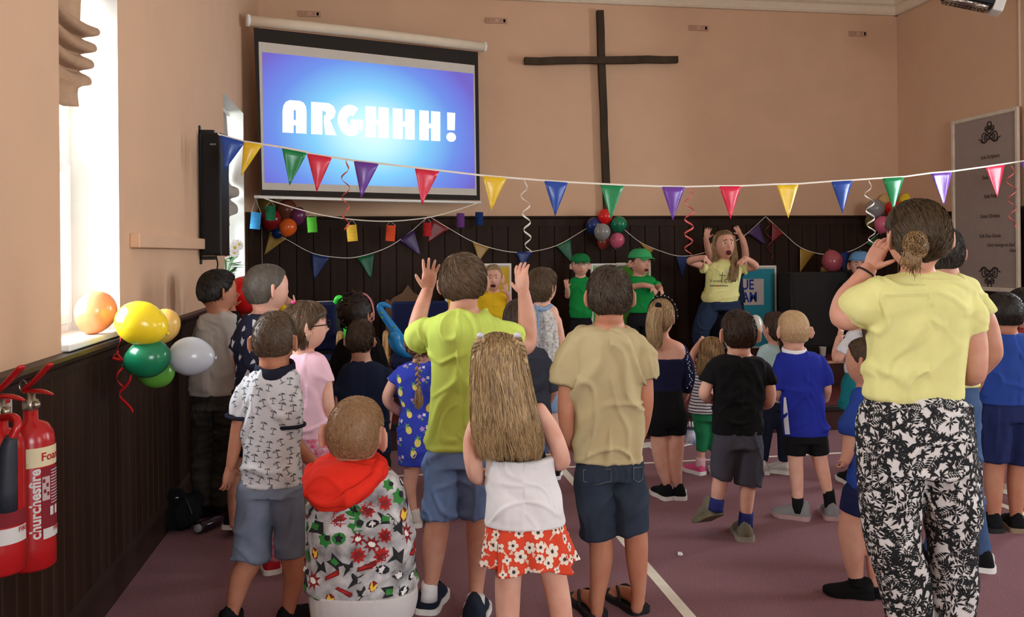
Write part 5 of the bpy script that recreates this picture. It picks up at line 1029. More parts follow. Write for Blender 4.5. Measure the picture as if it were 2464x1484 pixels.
frond = [([(0, 0.1), (-0.03, -0.6), (0.03, -0.6), (0.04, 0.6), (-0.02, 0.6)], 0)] + [([(sx * 0.22, y + 0.1), (0, y), (sx * 0.3, y + 0.07), (sx * 0.45, y + 0.28), (sx * 0.2, y + 0.2)], 0) for y in (-0.4, -0.2, 0.0, 0.2, 0.36) for sx in (-1, 1)]
decals(*p['bottom'][:2], [leaf(8, 0.75), leaf(10, 0.65), frond, leaf(6, 0.8)], 820, 0.047, [flat('black_leaf_print', (26, 26, 28))], p['bottom'][2], seed=12, mind=0.54, updir=False)

# ---- second adult in yellow T-shirt, jeans
d = 3.81
p = person('adult with short greying hair in yellow T-shirt and jeans, half hidden behind the woman', d, (2266, 545, 92, 660), [(655, 2240, 2312), (676, 2216, 2346), (720, 2222, 2356), (800, 2240, 2352), (925, 2250, 2350)], yaw=20, skin='mid', hyaw=15, neck=(2276, 655, 27),
    arms=([(2345, 725, 26), (2374, 770, 22), (2392, 838, 20), (2386, 862, 19, 0.02), (2350, 905, 15, 0.1)], [(2222, 730, 26), (2215, 800, 22), (2220, 880, 18, 0.1)]),
    legs=([(2322, 960, 34), (2326, 1120, 26), (2340, 1240, 22), (2356, 1330, 15)], [(2270, 960, 34), (2262, 1120, 26), (2258, 1240, 22), (2256, 1330, 15)]),
    shirt=[(656, 2244, 2310), (676, 2214, 2348), (720, 2214, 2360), (800, 2232, 2356), (930, 2246, 2356)], sleeves=([(2340, 705, 34), (2364, 745, 30), (2368, 756, 28)], [(2224, 715, 32), (2214, 765, 30)]), sh_mat=Myel,
    bottom=[(920, 2250, 2350), (980, 2244, 2356)], leg_cloth=([(2318, 980, 40), (2324, 1090, 34), (2340, 1230, 29), (2358, 1325, 27)], [(2272, 980, 40), (2264, 1090, 34), (2258, 1230, 29), (2256, 1325, 27)]), bo_mat=(Mjean, 'jeans'), bo_amp=0.008,
    shoes=(shoe(2362, FLY(2362, d) - 10, (Mbk, Mw), 25, L=0.26), shoe(2256, FLY(2256, d), (Mbk, Mw), -5, L=0.26)),
    hair=H_short(HGR, 0.016, 1300, len=0.03, nape=-0.68, lift=0.008))
# ---- boy in blue T-shirt at the right edge
d = 4.32; fy = FLY(2420, d); Mbt = cloth('mid_blue_cotton', (44, 72, 148))
p = person('boy in mid blue T-shirt, navy shorts and sandals at the right edge', d, (2416, 703, 80, 800), [(794, 2392, 2442), (812, 2374, 2470), (860, 2372, 2480), (960, 2370, 2486)], yaw=8, skin='tan', neck=(2417, 796, 26),
    arms=([(2376, 840, 18), (2366, 920, 15), (2372, 980, 12, 0.1)], [(2476, 840, 18), (2490, 920, 15), (2488, 990, 12)]), ears=(1, 1),
    legs=([(2396, 1030, 36), (2394, 1115, 23), (2391, 1170, 21), (2393, 1255, 12)], [(2458, 1030, 36), (2450, 1118, 23), (2446, 1170, 21), (2444, 1250, 12)]),
    shirt=[(796, 2396, 2440), (812, 2370, 2474), (860, 2362, 2490), (970, 2358, 2496)], sleeves=([(2378, 838, 25), (2368, 890, 24)], [(2478, 838, 25), (2492, 890, 24)]), sh_mat=Mbt,
    bottom=[(962, 2362, 2492), (1010, 2358, 2494)], leg_cloth=([(2394, 1010, 42), (2392, 1060, 39), (2391, 1108, 35)], [(2458, 1010, 42), (2458, 1060, 39), (2456, 1116, 36)]), bo_mat=(cloth('navy_shorts_cotton', (34, 42, 84)), 'shorts'), bo_amp=0.006,
    shoes=(shoe(2390, fy - 4, (Mbk, flat('dark_sole', (40, 36, 36))), -8, L=0.21, low=True), shoe(2446, fy, (Mbk, flat('tan_sole', (150, 128, 104))), 12, L=0.21, low=True)),
    hair=H_buzz(HDK, 0.007, 1800, nape=-0.6))
# ---- little boy in blue T-shirt, half hidden, walking left
d = 3.52; fy = FLY(2060, d); Mbb = cloth('bright_blue_cotton', (48, 78, 168))
p = person('little boy in bright blue T-shirt and dark shorts, half hidden, turned to the left', d, (2088, 812, 82, 930), [(922, 2068, 2112), (944, 2050, 2134), (1000, 2046, 2140), (1090, 2050, 2140), (1175, 2052, 2138)], yaw=-50, skin='fair', hyaw=-32, neck=(2090, 922, 25),
    arms=([(2058, 985, 20), (2048, 1045, 18), (2044, 1080, 17), (2034, 1108, 13, 0.0)], [(2136, 985, 20), (2142, 1060, 16), (2130, 1110, 13)]), hands=(dict(w=(2036, 1098, 0.0), tip=(2022, 1146, 0.0), th=(2015, 1115, -0.03), curl=(1.35, 1.2), tcurl=0.7, palm=(0.3, 0, 1)),),
    legs=([(2062, 1215, 33), (2048, 1262, 29), (2050, 1320, 27), (2062, 1405, 15)], [(2110, 1215, 33), (2112, 1262, 28), (2108, 1320, 26), (2106, 1400, 15)]), ears=(1, 0), earscale=1.2,
    shirt=[(926, 2070, 2110), (944, 2048, 2136), (1000, 2042, 2146), (1090, 2044, 2146), (1186, 2038, 2144)], sleeves=([(2062, 975, 30), (2050, 1015, 29), (2047, 1046, 26)], [(2134, 975, 28), (2142, 1035, 26)]), sh_mat=Mbb,
    bottom=[(1172, 2044, 2142), (1205, 2036, 2144)], leg_cloth=([(2062, 1205, 38), (2054, 1236, 35)], [(2112, 1205, 38), (2112, 1238, 35)]), bo_mat=(cloth('navy_shorts_cotton', (34, 42, 84)), 'shorts'), bo_amp=0.004,
    shoes=(shoe(2078, fy + 2, (Mbk, Mbk), -75, L=0.2, h=0.36, sock=(Mbs, [(2060, 1385, 17), (2062, 1408, 18)], 0)), shoe(2124, fy - 12, (Mbk, Mbk), -60, L=0.2, h=0.36)),
    hair=H_buzz(HFA, 0.006, 1500, nape=-0.55))
# ---- girl with white T-shirt and teal skirt behind
d = 5.2; fy = FLY(2070, d)
p = person('girl in white T-shirt and teal skirt behind the little boy in blue', d, (2078, 700, 64, 788), [(790, 2058, 2098), (804, 2038, 2114), (850, 2036, 2112), (890, 2038, 2108)], yaw=-20, skin='fair', ears=(0, 0),
    arms=([(2036, 825, 12), (2018, 862, 12), (2012, 850, 11, 0.05), (2020, 812, 9, 0.08)], [(2112, 825, 12), (2118, 880, 11), (2112, 920, 9)]), hands=(dict(w=(2020, 814, 0.08), tip=(2028, 778, 0.1), th=(2034, 805, 0.1), curl=(0.6, 0.6)),),
    legs=([(2050, 960, 18), (2048, 1050, 13), (2048, 1130, 8)], [(2084, 960, 18), (2086, 1050, 13), (2086, 1130, 8)]),
    shirt=[(792, 2060, 2096), (804, 2036, 2114), (850, 2034, 2114), (898, 2034, 2110)], sleeves=([(2040, 820, 16), (2022, 848, 15)], [(2112, 822, 16), (2118, 860, 15)]), sh_mat=cloth('white_jersey', (226, 224, 226)), sh_amp=0.005,
    bottom=[(888, 2034, 2108), (930, 2026, 2108), (986, 2020, 2106)], bo_mat=(cloth('teal_cotton', (28, 120, 128)), 'skirt'), bo_amp=0.008,
    shoes=(shoe(2048, fy, (Mbk, Mw), -5), shoe(2088, fy, (Mbk, Mw), 8)), hair=dict(m=HB, th=0.010, n=400, len=0.05, nape=-0.6, extra=hair_fall([(760, 2070, 2094, 0.8, -0.09), (800, 2078, 2098, 0.8, -0.09), (825, 2084, 2094, 0.6, -0.08)], d, 120, 3)))
# ---- girl in halter top and denim pinafore
d = 5.4; fy = FLY(1305, d); Mld = cloth('pale_denim', (140, 166, 200), var=0.12)
p = person('girl with tousled brown hair in white crochet halter top with pale denim straps', d, (1304, 645, 72, 732), [(728, 1284, 1326), (746, 1268, 1346), (790, 1272, 1348), (860, 1276, 1344), (940, 1272, 1346)], yaw=20, hyaw=35, skin='fair', shrink=0.008, neck=(1304, 730, 18),
    arms=([(1342, 770, 14), (1350, 830, 12), (1348, 890, 10, 0.05)], [(1270, 770, 14), (1262, 830, 12), (1268, 890, 10, 0.05)]), legs=([(1290, 960, 22), (1288, 1050, 15), (1288, 1130, 9)], [(1330, 960, 22), (1332, 1050, 15), (1332, 1130, 9)]), ears=(0, 1),
    shirt=[(738, 1286, 1324, 1.5), (765, 1276, 1336, 1.0), (795, 1271, 1343, 0.72), (860, 1272, 1348), (930, 1268, 1350)], sh_mat=(mat('white_crochet_lace', (224, 220, 214), rough=0.9, vscale=60, rgb2=(150, 140, 130), bump=0.8, bscale=120), 'halter_top'), sh_amp=0.005,
    bottom=[(915, 1270, 1350), (955, 1268, 1352)], leg_cloth=([(1290, 955, 26), (1288, 990, 26)], [(1332, 955, 26), (1334, 990, 26)]), bo_mat=(Mld, 'shorts'),
    shoes=(shoe(1288, fy, (Mbk, Mw), -5), shoe(1334, fy, (Mbk, Mw), 8)), hair=H_short(HB, 0.016, 900, len=0.045, nape=-0.75, lift=0.012, jit=0.5))
obj('denim_strap', *tube([P(1290, 738, d - 0.075), P(1296, 770, d - 0.10), P(1288, 830, d - 0.105), P(1292, 900, d - 0.10)], [0.02, 0.018, 0.024, 0.03], 10, 4, ellip=(1, 0.35)), Mld, parent=p['root'], smooth=True)
obj('denim_strap', *tube([P(1326, 735, d - 0.05), P(1306, 745, d - 0.09), P(1290, 738, d - 0.075)], 0.012, 10, 4), Mld, parent=p['root'], smooth=True)
# ---- boy in dark grey T-shirt between raised arms
d = 4.7; fy = FLY(1265, d)
p = person('boy in dark grey T-shirt mostly hidden behind the lime shirt boy', d, (1248, 720, 70, 824), [(826, 1228, 1278), (846, 1206, 1312), (900, 1208, 1318), (1000, 1212, 1316)], skin='mid', yaw=15,
    arms=([(1316, 880, 16), (1330, 930, 14), (1318, 965, 12, 0.1)], [(1208, 880, 16), (1198, 940, 13), (1205, 1000, 11)]), legs=([(1240, 1040, 26), (1240, 1120, 18), (1240, 1205, 10)], [(1290, 1040, 26), (1292, 1120, 18), (1292, 1205, 10)]),
    shirt=[(830, 1232, 1276), (846, 1204, 1314), (900, 1200, 1324), (1010, 1204, 1322)], sleeves=([(1312, 870, 23), (1330, 925, 21), (1334, 940, 19)], [(1208, 875, 22), (1198, 930, 20)]), sh_mat=cloth('slate_grey_cotton', (60, 62, 72)),
    bottom=[(1000, 1206, 1320), (1040, 1206, 1320)], leg_cloth=([(1240, 1040, 30), (1240, 1130, 26)], [(1292, 1040, 30), (1294, 1130, 26)]), bo_mat=(Mjean, 'shorts'),
    shoes=(shoe(1240, fy, (Mnv, Mw), -5, L=0.2), shoe(1292, fy, (Mnv, Mw), 8, L=0.2)), hair=H_short(hair_mat('ash_brown_hair', (54, 43, 34), (88, 71, 55)), 0.014, 800, len=0.035, nape=-0.55))
# ---- child with denim shorts far behind on the right
d = 5.69; fy = FLY(2340, d)
p = person('child in pale denim shorts and black shoes almost hidden behind the two yellow shirts', d, (2322, 742, 54, 818), [(816, 2304, 2340), (830, 2288, 2356), (880, 2288, 2356), (940, 2292, 2354)], skin='tan', arms=([(2352, 850, 11), (2356, 900, 10), (2352, 940, 9)],),
    legs=([(2338, 970, 16), (2342, 1030, 13), (2345, 1090, 8)], [(2306, 970, 16), (2304, 1030, 13), (2304, 1090, 8)]), shirt=[(818, 2306, 2338), (830, 2286, 2358), (880, 2284, 2358), (950, 2286, 2358)], sleeves=([(2352, 848, 15), (2358, 890, 14)],), sh_mat=Mnavy,
    bottom=[(940, 2288, 2356), (960, 2288, 2356)], leg_cloth=([(2338, 965, 18), (2341, 1006, 17)], [(2306, 965, 18), (2304, 1006, 17)]), bo_mat=(Mld, 'shorts'), shoes=(shoe(2346, fy, (Mbk, flat('dark_sole', (40, 36, 36))), 10, sock=(Mgs, [(2344, 1070, 10), (2346, 1095, 10)], 0)), shoe(2304, fy, (Mbk, Mbk), 0)), hair=H_short(HDK, 0.010, 200, nape=-0.5))
# ---- person cut off by the right edge
d = 4.95; fy = FLY(2480, d)
p = person('dark haired child looking left, cut off by the right edge of the view', d, (2472, 692, 70, 790), [(788, 2458, 2500), (804, 2446, 2524), (860, 2444, 2530), (950, 2448, 2526)], yaw=-75, skin='mid', arms=([(2450, 840, 14), (2446, 900, 12), (2450, 950, 10)],), legs=([(2470, 980, 20), (2470, 1080, 14), (2470, 1170, 9)], [(2505, 980, 20), (2506, 1080, 14), (2506, 1170, 9)]),
    shirt=[(790, 2460, 2498), (804, 2444, 2526), (860, 2440, 2534), (960, 2444, 2530)], sleeves=([(2450, 838, 18), (2445, 890, 17)],), sh_mat=cloth('brick_red_cotton', (150, 60, 52)), bottom=[(950, 2446, 2528), (990, 2446, 2528)], leg_cloth=([(2470, 990, 24), (2470, 1080, 22)], [(2505, 990, 24), (2506, 1080, 22)]), bo_mat=(Mdk, 'shorts'),
    shoes=(shoe(2472, fy, (cloth('beige_shoe_canvas', (186, 168, 146)), Mw), -60), shoe(2506, fy, (cloth('beige_shoe_canvas', (186, 168, 146)), Mw), -50)), hair=H_short(HDK, 0.014, 500, len=0.03, nape=-0.5))

# ================================================================ on the stage, facing the hall
def stage_floor_y(px, d): return FLY(px, d, STAGE_Z)
def stager(label, px, yw, **k):
    d = DY(px, yw); return person(label, d, z0=STAGE_Z, **k), d
Myt = cloth('egg_yellow_cotton', (240, 196, 40)); Mgt = cloth('emerald_green_cotton', (26, 142, 66)); Mtt = cloth('turquoise_cotton', (24, 128, 150))
d = DY(1187, 7.75); fy = stage_floor_y(1187, d)
p = person('fair child in egg yellow T-shirt on the stage in front of the yellow board', d, (1187, 636, 42, 700), [(700, 1174, 1202), (712, 1156, 1220), (745, 1158, 1218), (775, 1158, 1218)], z0=STAGE_Z, yaw=180, skin='fair', mouth=0.12, face=dict(open=0.10, brow='blond'),
    arms=([(1156, 725, 8), (1150, 750, 7), (1158, 772, 6, -0.06)], [(1219, 725, 8), (1228, 745, 7), (1224, 712, 6, -0.1), (1218, 702, 5, -0.12)]), hands=(dict(w=(1219, 704, -0.12), tip=(1213, 676, -0.14), th=(1208, 696, -0.14), palm=(0, 0, -1)), dict(w=(1158, 770, -0.06), tip=(1168, 782, -0.12), th=(1170, 768, -0.1), palm=(0, 0, 1))),
    legs=([(1176, 790, 13), (1176, 830, 9), (1176, 866, 6)], [(1200, 790, 13), (1200, 830, 9), (1200, 866, 6)]),
    shirt=[(701, 1176, 1200), (712, 1154, 1222), (745, 1153, 1222), (782, 1153, 1222)], sleeves=([(1157, 722, 11), (1150, 744, 11)], [(1219, 722, 11), (1227, 742, 11)]), sh_mat=Myt, sh_amp=0.005,
    bottom=[(772, 1161, 1215), (795, 1158, 1218), (806, 1159, 1217)], leg_cloth=([(1175, 795, 15), (1175, 862, 11)], [(1201, 795, 15), (1201, 862, 11)]), bo_mat=(Mdk, 'trousers'), shoes=(shoe(1174, fy, (Mbk, Mw), 185, dd=0.03), shoe(1202, fy, (Mbk, Mw), 175, dd=0.03)), hair=dict(m=HBL, th=0.008, n=500, len=0.04, lift=0.003, jit=0.15, nape=-0.5, front=0.55))
def cap(Hh, root, m, back=False, lift=0.012):
    R = []
    for t in np.linspace(0.02, 1.38, 12):
        ph = np.arange(32) / 32 * 2 * math.pi; u = np.stack([math.sin(t) * np.cos(ph), math.sin(t) * np.sin(ph), np.full(32, math.cos(t) + 0.12)], 1)
        R.append(Hh.at(u, lift + 0.012 * math.sin(t * 1.6)))
    c = obj('cap', *rings(R), m, parent=root, smooth=True); sg = -1 if back else 1; bw = Hh.a * 0.85; rows = []
    for j in range(4):
        row = []
        for i in range(9):
            x = (i / 8 - 0.5) * 2; b0 = Hh.at((x * 0.75, sg * 0.8, 0.36), lift + 0.004)[0]; L_ = Hh.b * 0.62 * math.sqrt(max(0.05, 1 - (x * 0.85) ** 2)) * j / 3
            row.append(b0 + Hh.ax[1] * sg * L_ - Hh.ax[2] * (0.012 * j / 3 * (1 + 1.2 * x * x)))
        rows.append(row)
    A = np.array(rows).reshape(-1, 3); V = np.concatenate([A, A - Hh.ax[2] * 0.005]); F = []
    for j in range(3):
        for i in range(8): a = j * 9 + i; F += [(a, a + 1, a + 10, a + 9), (a + 36, a + 45, a + 46, a + 37)]
    for i in range(8): F += [(i, i + 36, i + 37, i + 1), (27 + i, 28 + i, 64 + i, 63 + i)]
    for j in range(3): F += [(j * 9, j * 9 + 9, j * 9 + 45, j * 9 + 36), (j * 9 + 8, j * 9 + 44, j * 9 + 53, j * 9 + 17)]
    obj('peak', V, F, m, parent=c, smooth=True); obj('button', *ellipsoid(Hh.at((0, 0, 1), lift + 0.012)[0], (0.007, 0.007, 0.004), None, 8, 5), m, parent=c)
Mgc = cloth('dark_green_cap_cotton', (28, 118, 62)); Mgc2 = cloth('mint_green_cap_cotton', (62, 164, 96)); Mbc = cloth('sky_blue_cap_cotton', (104, 150, 196))
d = DY(1397, 7.75); fy = stage_floor_y(1397, d)
p = person('small child in green T-shirt and dark green cap standing on the stage', d, (1397, 612, 42, 664), [(664, 1384, 1410), (675, 1372, 1422), (710, 1374, 1420), (760, 1374, 1420)], z0=STAGE_Z, yaw=180, skin='fair', face=dict(brow='blond'),
    arms=([(1372, 690, 8), (1366, 712, 7), (1366, 700, 6, -0.08), (1364, 690, 5, -0.12)], [(1422, 690, 8), (1428, 715, 7), (1424, 738, 6, -0.05)]), hands=(dict(w=(1364, 692, -0.12), tip=(1361, 668, -0.14), th=(1374, 684, -0.13)),),
    legs=([(1386, 780, 12), (1386, 825, 8), (1386, 864, 6)], [(1408, 780, 12), (1410, 825, 8), (1411, 864, 6)]),
    shirt=[(665, 1386, 1408), (675, 1370, 1424), (710, 1369, 1425), (764, 1371, 1425)], sleeves=([(1372, 688, 11), (1367, 706, 11)], [(1423, 688, 11), (1428, 708, 11)]), sh_mat=Mgt, sh_amp=0.004,
    bottom=[(752, 1376, 1420), (780, 1373, 1422), (792, 1374, 1421)], leg_cloth=([(1385, 782, 14), (1385, 862, 11)], [(1410, 782, 14), (1411, 862, 11)]), bo_mat=(Mdk, 'trousers'), shoes=(shoe(1385, fy, (Mbk, Mw), 185, dd=0.03, L=0.17), shoe(1411, fy, (Mbk, Mw), 175, dd=0.03, L=0.17)), hair=dict(m=HDB, th=0.006, n=200, nape=-0.5, front=0.6))
cap(p['H'], p['root'], Mgc)
d = DY(1540, 7.65); fy = stage_floor_y(1540, d)
p = person('child in green T-shirt and mint green cap with folded arms swinging on the stage', d, (1540, 600, 46, 662), [(660, 1522, 1554), (672, 1508, 1574), (700, 1512, 1570), (745, 1514, 1566)], z0=STAGE_Z, yaw=165, hyaw=150, skin='mid', mouth=0.1, face=dict(open=0.11),
    arms=([(1510, 685, 9), (1512, 692, 8, -0.08), (1545, 686, 7, -0.18), (1570, 690, 6, -0.2)], [(1574, 685, 9), (1584, 690, 8, -0.08), (1590, 694, 6, -0.16)]), hands=(dict(w=(1568, 690, -0.2), tip=(1586, 712, -0.22), th=(1570, 708, -0.24), curl=(0.5, 0.4), palm=(-1, 0, 0)), dict(w=(1588, 692, -0.16), tip=(1598, 712, -0.2), th=(1584, 704, -0.2), curl=(0.5, 0.4), palm=(-1, 0, 0))),
    legs=([(1524, 775, 14), (1522, 825, 9), (1522, 864, 6)], [(1556, 775, 14), (1560, 825, 9), (1562, 864, 6)]),
    shirt=[(661, 1526, 1552), (672, 1506, 1576), (700, 1508, 1574), (752, 1510, 1570)], sleeves=([(1510, 682, 12), (1509, 694, 12, -0.05)], [(1574, 682, 12), (1582, 690, 11, -0.05)]), sh_mat=Mgt, sh_amp=0.005,
    bottom=[(742, 1516, 1564), (770, 1513, 1567), (784, 1514, 1566)], leg_cloth=([(1524, 775, 17), (1522, 862, 12)], [(1556, 775, 17), (1562, 862, 12)]), bo_mat=(Mdk, 'trousers'), shoes=(shoe(1520, fy, (Mbk, Mw), 190, dd=0.03), shoe(1564, fy, (Mbk, Mw), 170, dd=0.03)), hair=dict(m=HMB, th=0.007, n=200, nape=-0.5, front=0.55))
cap(p['H'], p['root'], Mgc2)
# second performer behind: arms up
d = DY(1742, 7.95); fy = stage_floor_y(1742, d)
p = person('performer in navy hidden behind the yellow shirted woman, both bare arms raised', d, (1738, 578, 40, 640), [(640, 1722, 1756), (652, 1700, 1782), (690, 1706, 1784), (725, 1712, 1788)], z0=STAGE_Z, yaw=180, skin='mid',
    arms=([(1704, 662, 10), (1706, 628, 9, -0.04), (1708, 618, 9, -0.05), (1702, 590, 8, -0.06), (1698, 572, 6, -0.06)], [(1778, 662, 10), (1792, 625, 9, -0.04), (1793, 606, 9, -0.05), (1788, 580, 8, -0.06), (1780, 562, 6, -0.06)]),
    hands=(dict(w=(1699, 574, -0.06), tip=(1705, 541, -0.06), th=(1712, 562, -0.06), curl=(0.4, 0.5), palm=(0.5, 0, -0.5)), dict(w=(1781, 563, -0.06), tip=(1766, 538, -0.06), th=(1764, 560, -0.06), curl=(0.5, 0.6), palm=(-0.6, -0.5, 0))),
    legs=([(1722, 760, 18), (1722, 815, 12), (1722, 868, 8)], [(1770, 760, 18), (1772, 815, 12), (1774, 868, 8)]), shirt=[(641, 1724, 1754), (652, 1700, 1782), (690, 1702, 1786), (728, 1704, 1793)], sleeves=([(1704, 660, 13), (1705, 640, 13)], [(1780, 660, 13), (1788, 640, 13)]), sh_mat=Mnavy, sh_amp=0.004,
    bottom=[(718, 1704, 1790), (750, 1704, 1790)], leg_cloth=([(1722, 755, 21), (1722, 862, 14)], [(1772, 755, 21), (1774, 862, 14)]), bo_mat=(Mdk, 'trousers'), shoes=(shoe(1722, fy, (Mbk, Mw), 180, dd=0.03, L=0.24), shoe(1776, fy, (Mbk, Mw), 180, dd=0.03, L=0.24)), hair=H_short(HDK, 0.012, 200, nape=-0.6))
# lead performer
d = DY(1738, 7.55); fy = stage_floor_y(1738, d); RB = d / FPX
p = person('woman with long blond hair in printed yellow T-shirt shouting on the stage, elbows out', d, (1742, 554, 48, 622), [(622, 1726, 1762), (636, 1706, 1784), (665, 1704, 1776), (700, 1702, 1774), (722, 1700, 1774)], z0=STAGE_Z, yaw=180, hyaw=172, skin='mid', mouth=0.2, pitch=-0.08, face=dict(open=0.28, bz=0.06),
    arms=([(1706, 648, 10), (1680, 636, 9, -0.03), (1660, 628, 9, -0.08), (1680, 622, 8, -0.14), (1696, 620, 7, -0.18)], [(1784, 648, 10), (1806, 644, 9, -0.03), (1818, 640, 9, -0.08), (1805, 628, 8, -0.14), (1792, 622, 7, -0.18)]),
    hands=(dict(w=(1695, 620, -0.18), tip=(1716, 640, -0.22), th=(1704, 642, -0.24), curl=(0.35, 0.35), palm=(-0.5, -1, 0.3)), dict(w=(1793, 621, -0.18), tip=(1772, 640, -0.22), th=(1786, 642, -0.24), curl=(0.35, 0.35), palm=(0.5, -1, 0.3))),
    legs=([(1706, 750, 20), (1684, 800, 15, -0.12), (1694, 868, 9)], [(1762, 750, 20), (1778, 800, 15, -0.12), (1778, 868, 9)]),
    shirt=[(624, 1728, 1760), (636, 1702, 1788), (660, 1698, 1784), (690, 1696, 1778), (712, 1690, 1777), (727, 1692, 1774)], sleeves=([(1704, 646, 14), (1688, 644, 14, -0.02)], [(1784, 646, 14), (1798, 648, 14, -0.02)]), sh_mat=Myel, sh_amp=0.005,
    bottom=[(718, 1694, 1774), (745, 1688, 1780)], leg_cloth=([(1706, 745, 24), (1686, 800, 20, -0.12), (1692, 864, 15)], [(1762, 745, 24), (1778, 800, 20, -0.12), (1780, 864, 15)]), bo_mat=(cloth('dark_blue_jeans', (36, 48, 72)), 'jeans'), bo_amp=0.006,
    shoes=(shoe(1690, fy, (Mbk, Mw), 195, dd=0.04, L=0.24), shoe(1782, fy, (Mbk, Mw), 165, dd=0.04, L=0.24)),
    hair=dict(m=hair_mat('light_brown_hair', (72, 50, 32), (190, 152, 104)), th=0.010, n=500, len=0.07, lift=0.003, jit=0.08, swirl=0, crown=(0.25, 0.3, 0.95), nape=-0.9, side=-0.5, front=0.6,
        extra=hair_fall([(566, 1757, 1768, 0.9, 0.0), (600, 1760, 1772, 0.9, -0.01), (640, 1758, 1776, 0.6, -0.10), (678, 1754, 1774, 0.5, -0.15)], d, 240, 4) + hair_fall([(566, 1717, 1727, 0.9, 0.0), (600, 1714, 1726, 0.9, 0.0), (622, 1714, 1728, 0.7, -0.02), (632, 1708, 1724, 0.6, -0.03)], d, 160, 6) + hair_fall([(580, 1722, 1766, 0.5, 0.05), (620, 1720, 1768, 0.4, 0.07), (650, 1726, 1764, 0.3, 0.08)], d, 160, 7)))
# print on her T-shirt: cross and lettering laid on the cloth
SV, SQ, so_ = p['shirt']; bv = BVHTree.FromPolygons(SV.tolist(), SQ.tolist())
def on_cloth(px, py, dd=0.0035):
    h = bv.ray_cast(Vector(CAM), Vector(unit(ray(px, py)))); return (np.array(h[0]) if h[0] else P(px, py, d - 0.08)) - cF * dd
def cloth_text(s, px, py, size, parent, m, slope=0.0, bold=0.0, shear=0.0):
    T, TF = text2d(s, 1.0, 'LEFT', shear, bold); T = T * size
    return obj('lettering', np.array([on_cloth(px + x, py - y + slope * x) for x, y in T]), TF, m, parent=parent)
Mlt = flat('grey_print', (92, 96, 76))
def line(name, a, b, w, parent, m):
    A, B = np.array(a, float), np.array(b, float); t = unit(B - A); nrm = np.array([-t[1], t[0]]) * w; q = []
    for k in range(5): c_ = A + (B - A) * k / 4; q += [on_cloth(*(c_ - nrm)), on_cloth(*(c_ + nrm))]
    obj(name, np.array(q), [(2 * k, 2 * k + 1, 2 * k + 3, 2 * k + 2) for k in range(4)], m, parent=parent)
line('printed_cross', (1738.5, 655), (1736, 680), 0.9, so_, Mlt); line('printed_cross', (1730, 661.5), (1746, 663), 0.8, so_, Mlt)
cloth_text('V', 1707, 679, 11, so_, Mlt, 0.1); cloth_text('imest', 1715, 679, 9.5, so_, Mlt, -0.03); cloth_text('CC/', 1741, 680, 14, so_, Mlt, 0.02, 0, 0.2)
for k in range(11): x = 1708 + k * 4; line('printed_mark', (x, 687 + (k % 3) * 0.3), (x + 2.8, 687.2), 1.6, so_, flat('red_print', (168, 70, 60)) if k in (4, 5) else Mlt)
obj('name_sticker', np.array([on_cloth(1748, 650, 0.006), on_cloth(1771, 652, 0.006), on_cloth(1771, 657, 0.006), on_cloth(1748, 655, 0.006)]), [(0, 1, 2, 3)], flat('white_sticker', (232, 230, 226)), parent=so_)
# child with blue cap behind the dark cabinet
d = DY(2066, 7.6); fy = stage_floor_y(2066, d)
p = person('boy in turquoise T-shirt and sky blue cap worn backwards beside the dark cabinet', d, (2070, 606, 48, 668), [(668, 2056, 2088), (682, 2036, 2108), (720, 2036, 2108), (770, 2038, 2104)], z0=STAGE_Z, yaw=195, hyaw=205, skin='fair', face=dict(open=0.08),
    arms=([(2036, 700, 10), (2030, 735, 8), (2040, 765, 7, -0.06)], [(2108, 700, 10), (2112, 735, 8), (2106, 765, 7)]), legs=([(2056, 790, 14), (2056, 830, 9), (2056, 868, 6)], [(2088, 790, 14), (2089, 830, 9), (2090, 868, 6)]),
    shirt=[(669, 2058, 2086), (682, 2030, 2112), (720, 2028, 2112), (778, 2032, 2110)], sleeves=([(2034, 698, 14), (2028, 725, 13)], [(2108, 698, 14), (2114, 725, 13)]), sh_mat=Mtt, sh_amp=0.005,
    bottom=[(770, 2034, 2108), (795, 2034, 2108)], leg_cloth=([(2056, 795, 17), (2056, 862, 12)], [(2088, 795, 17), (2090, 862, 12)]), bo_mat=(Mdk, 'trousers'), shoes=(shoe(2054, fy, (Mbk, Mw), 185, dd=0.03), shoe(2092, fy, (Mbk, Mw), 175, dd=0.03)), hair=dict(m=HDK, th=0.008, n=300, nape=-0.5, front=0.5))
cap(p['H'], p['root'], Mbc, back=True)
# ================================================================ THINGS IN THE HALL
ZV = np.array([0, 0, 1.0]); FH = np.array([cF[0], cF[1], 0.0])
# ---------------------------------------------------------------- projection screen across the corner
sL, sR = P(610, 300, 7.12), P(1150, 300, 8.33); swd = unit((sR - sL) * np.array([1, 1, 0])); snm = unit(np.cross(swd, ZV)); snm = snm if snm @ cF < 0 else -snm
def PS(px, py, off=0.0):
    r = ray(px, py); o = sL + snm * off; t = ((o - CAM) @ snm) / (r @ snm); return CAM + r * t
def squad(q, off, th): 
    A = np.array([PS(x, y, off) for x, y in q]); B = A - snm * th; k = len(q)
    return np.concatenate([A, B]), [tuple(range(k)), tuple(range(2 * k - 1, k - 1, -1))] + [(i, i + k, (i + 1) % k + k, (i + 1) % k) for i in range(k)]
scr = empty('projection_screen', PS(890, 480), 'white pull down projection screen with a blue slide across the left corner', 'screen')
obj('border', *squad([(610, 66), (1150, 125), (1155, 482), (628, 470)], 0.0, 0.002), flat('screen_black_border', (42, 36, 32)), parent=scr)
obj('fabric', *squad([(622, 100), (1142, 157), (1147, 470), (631, 456)], 0.003, 0.002), flat('screen_white_fabric', (206, 198, 186)), parent=scr)
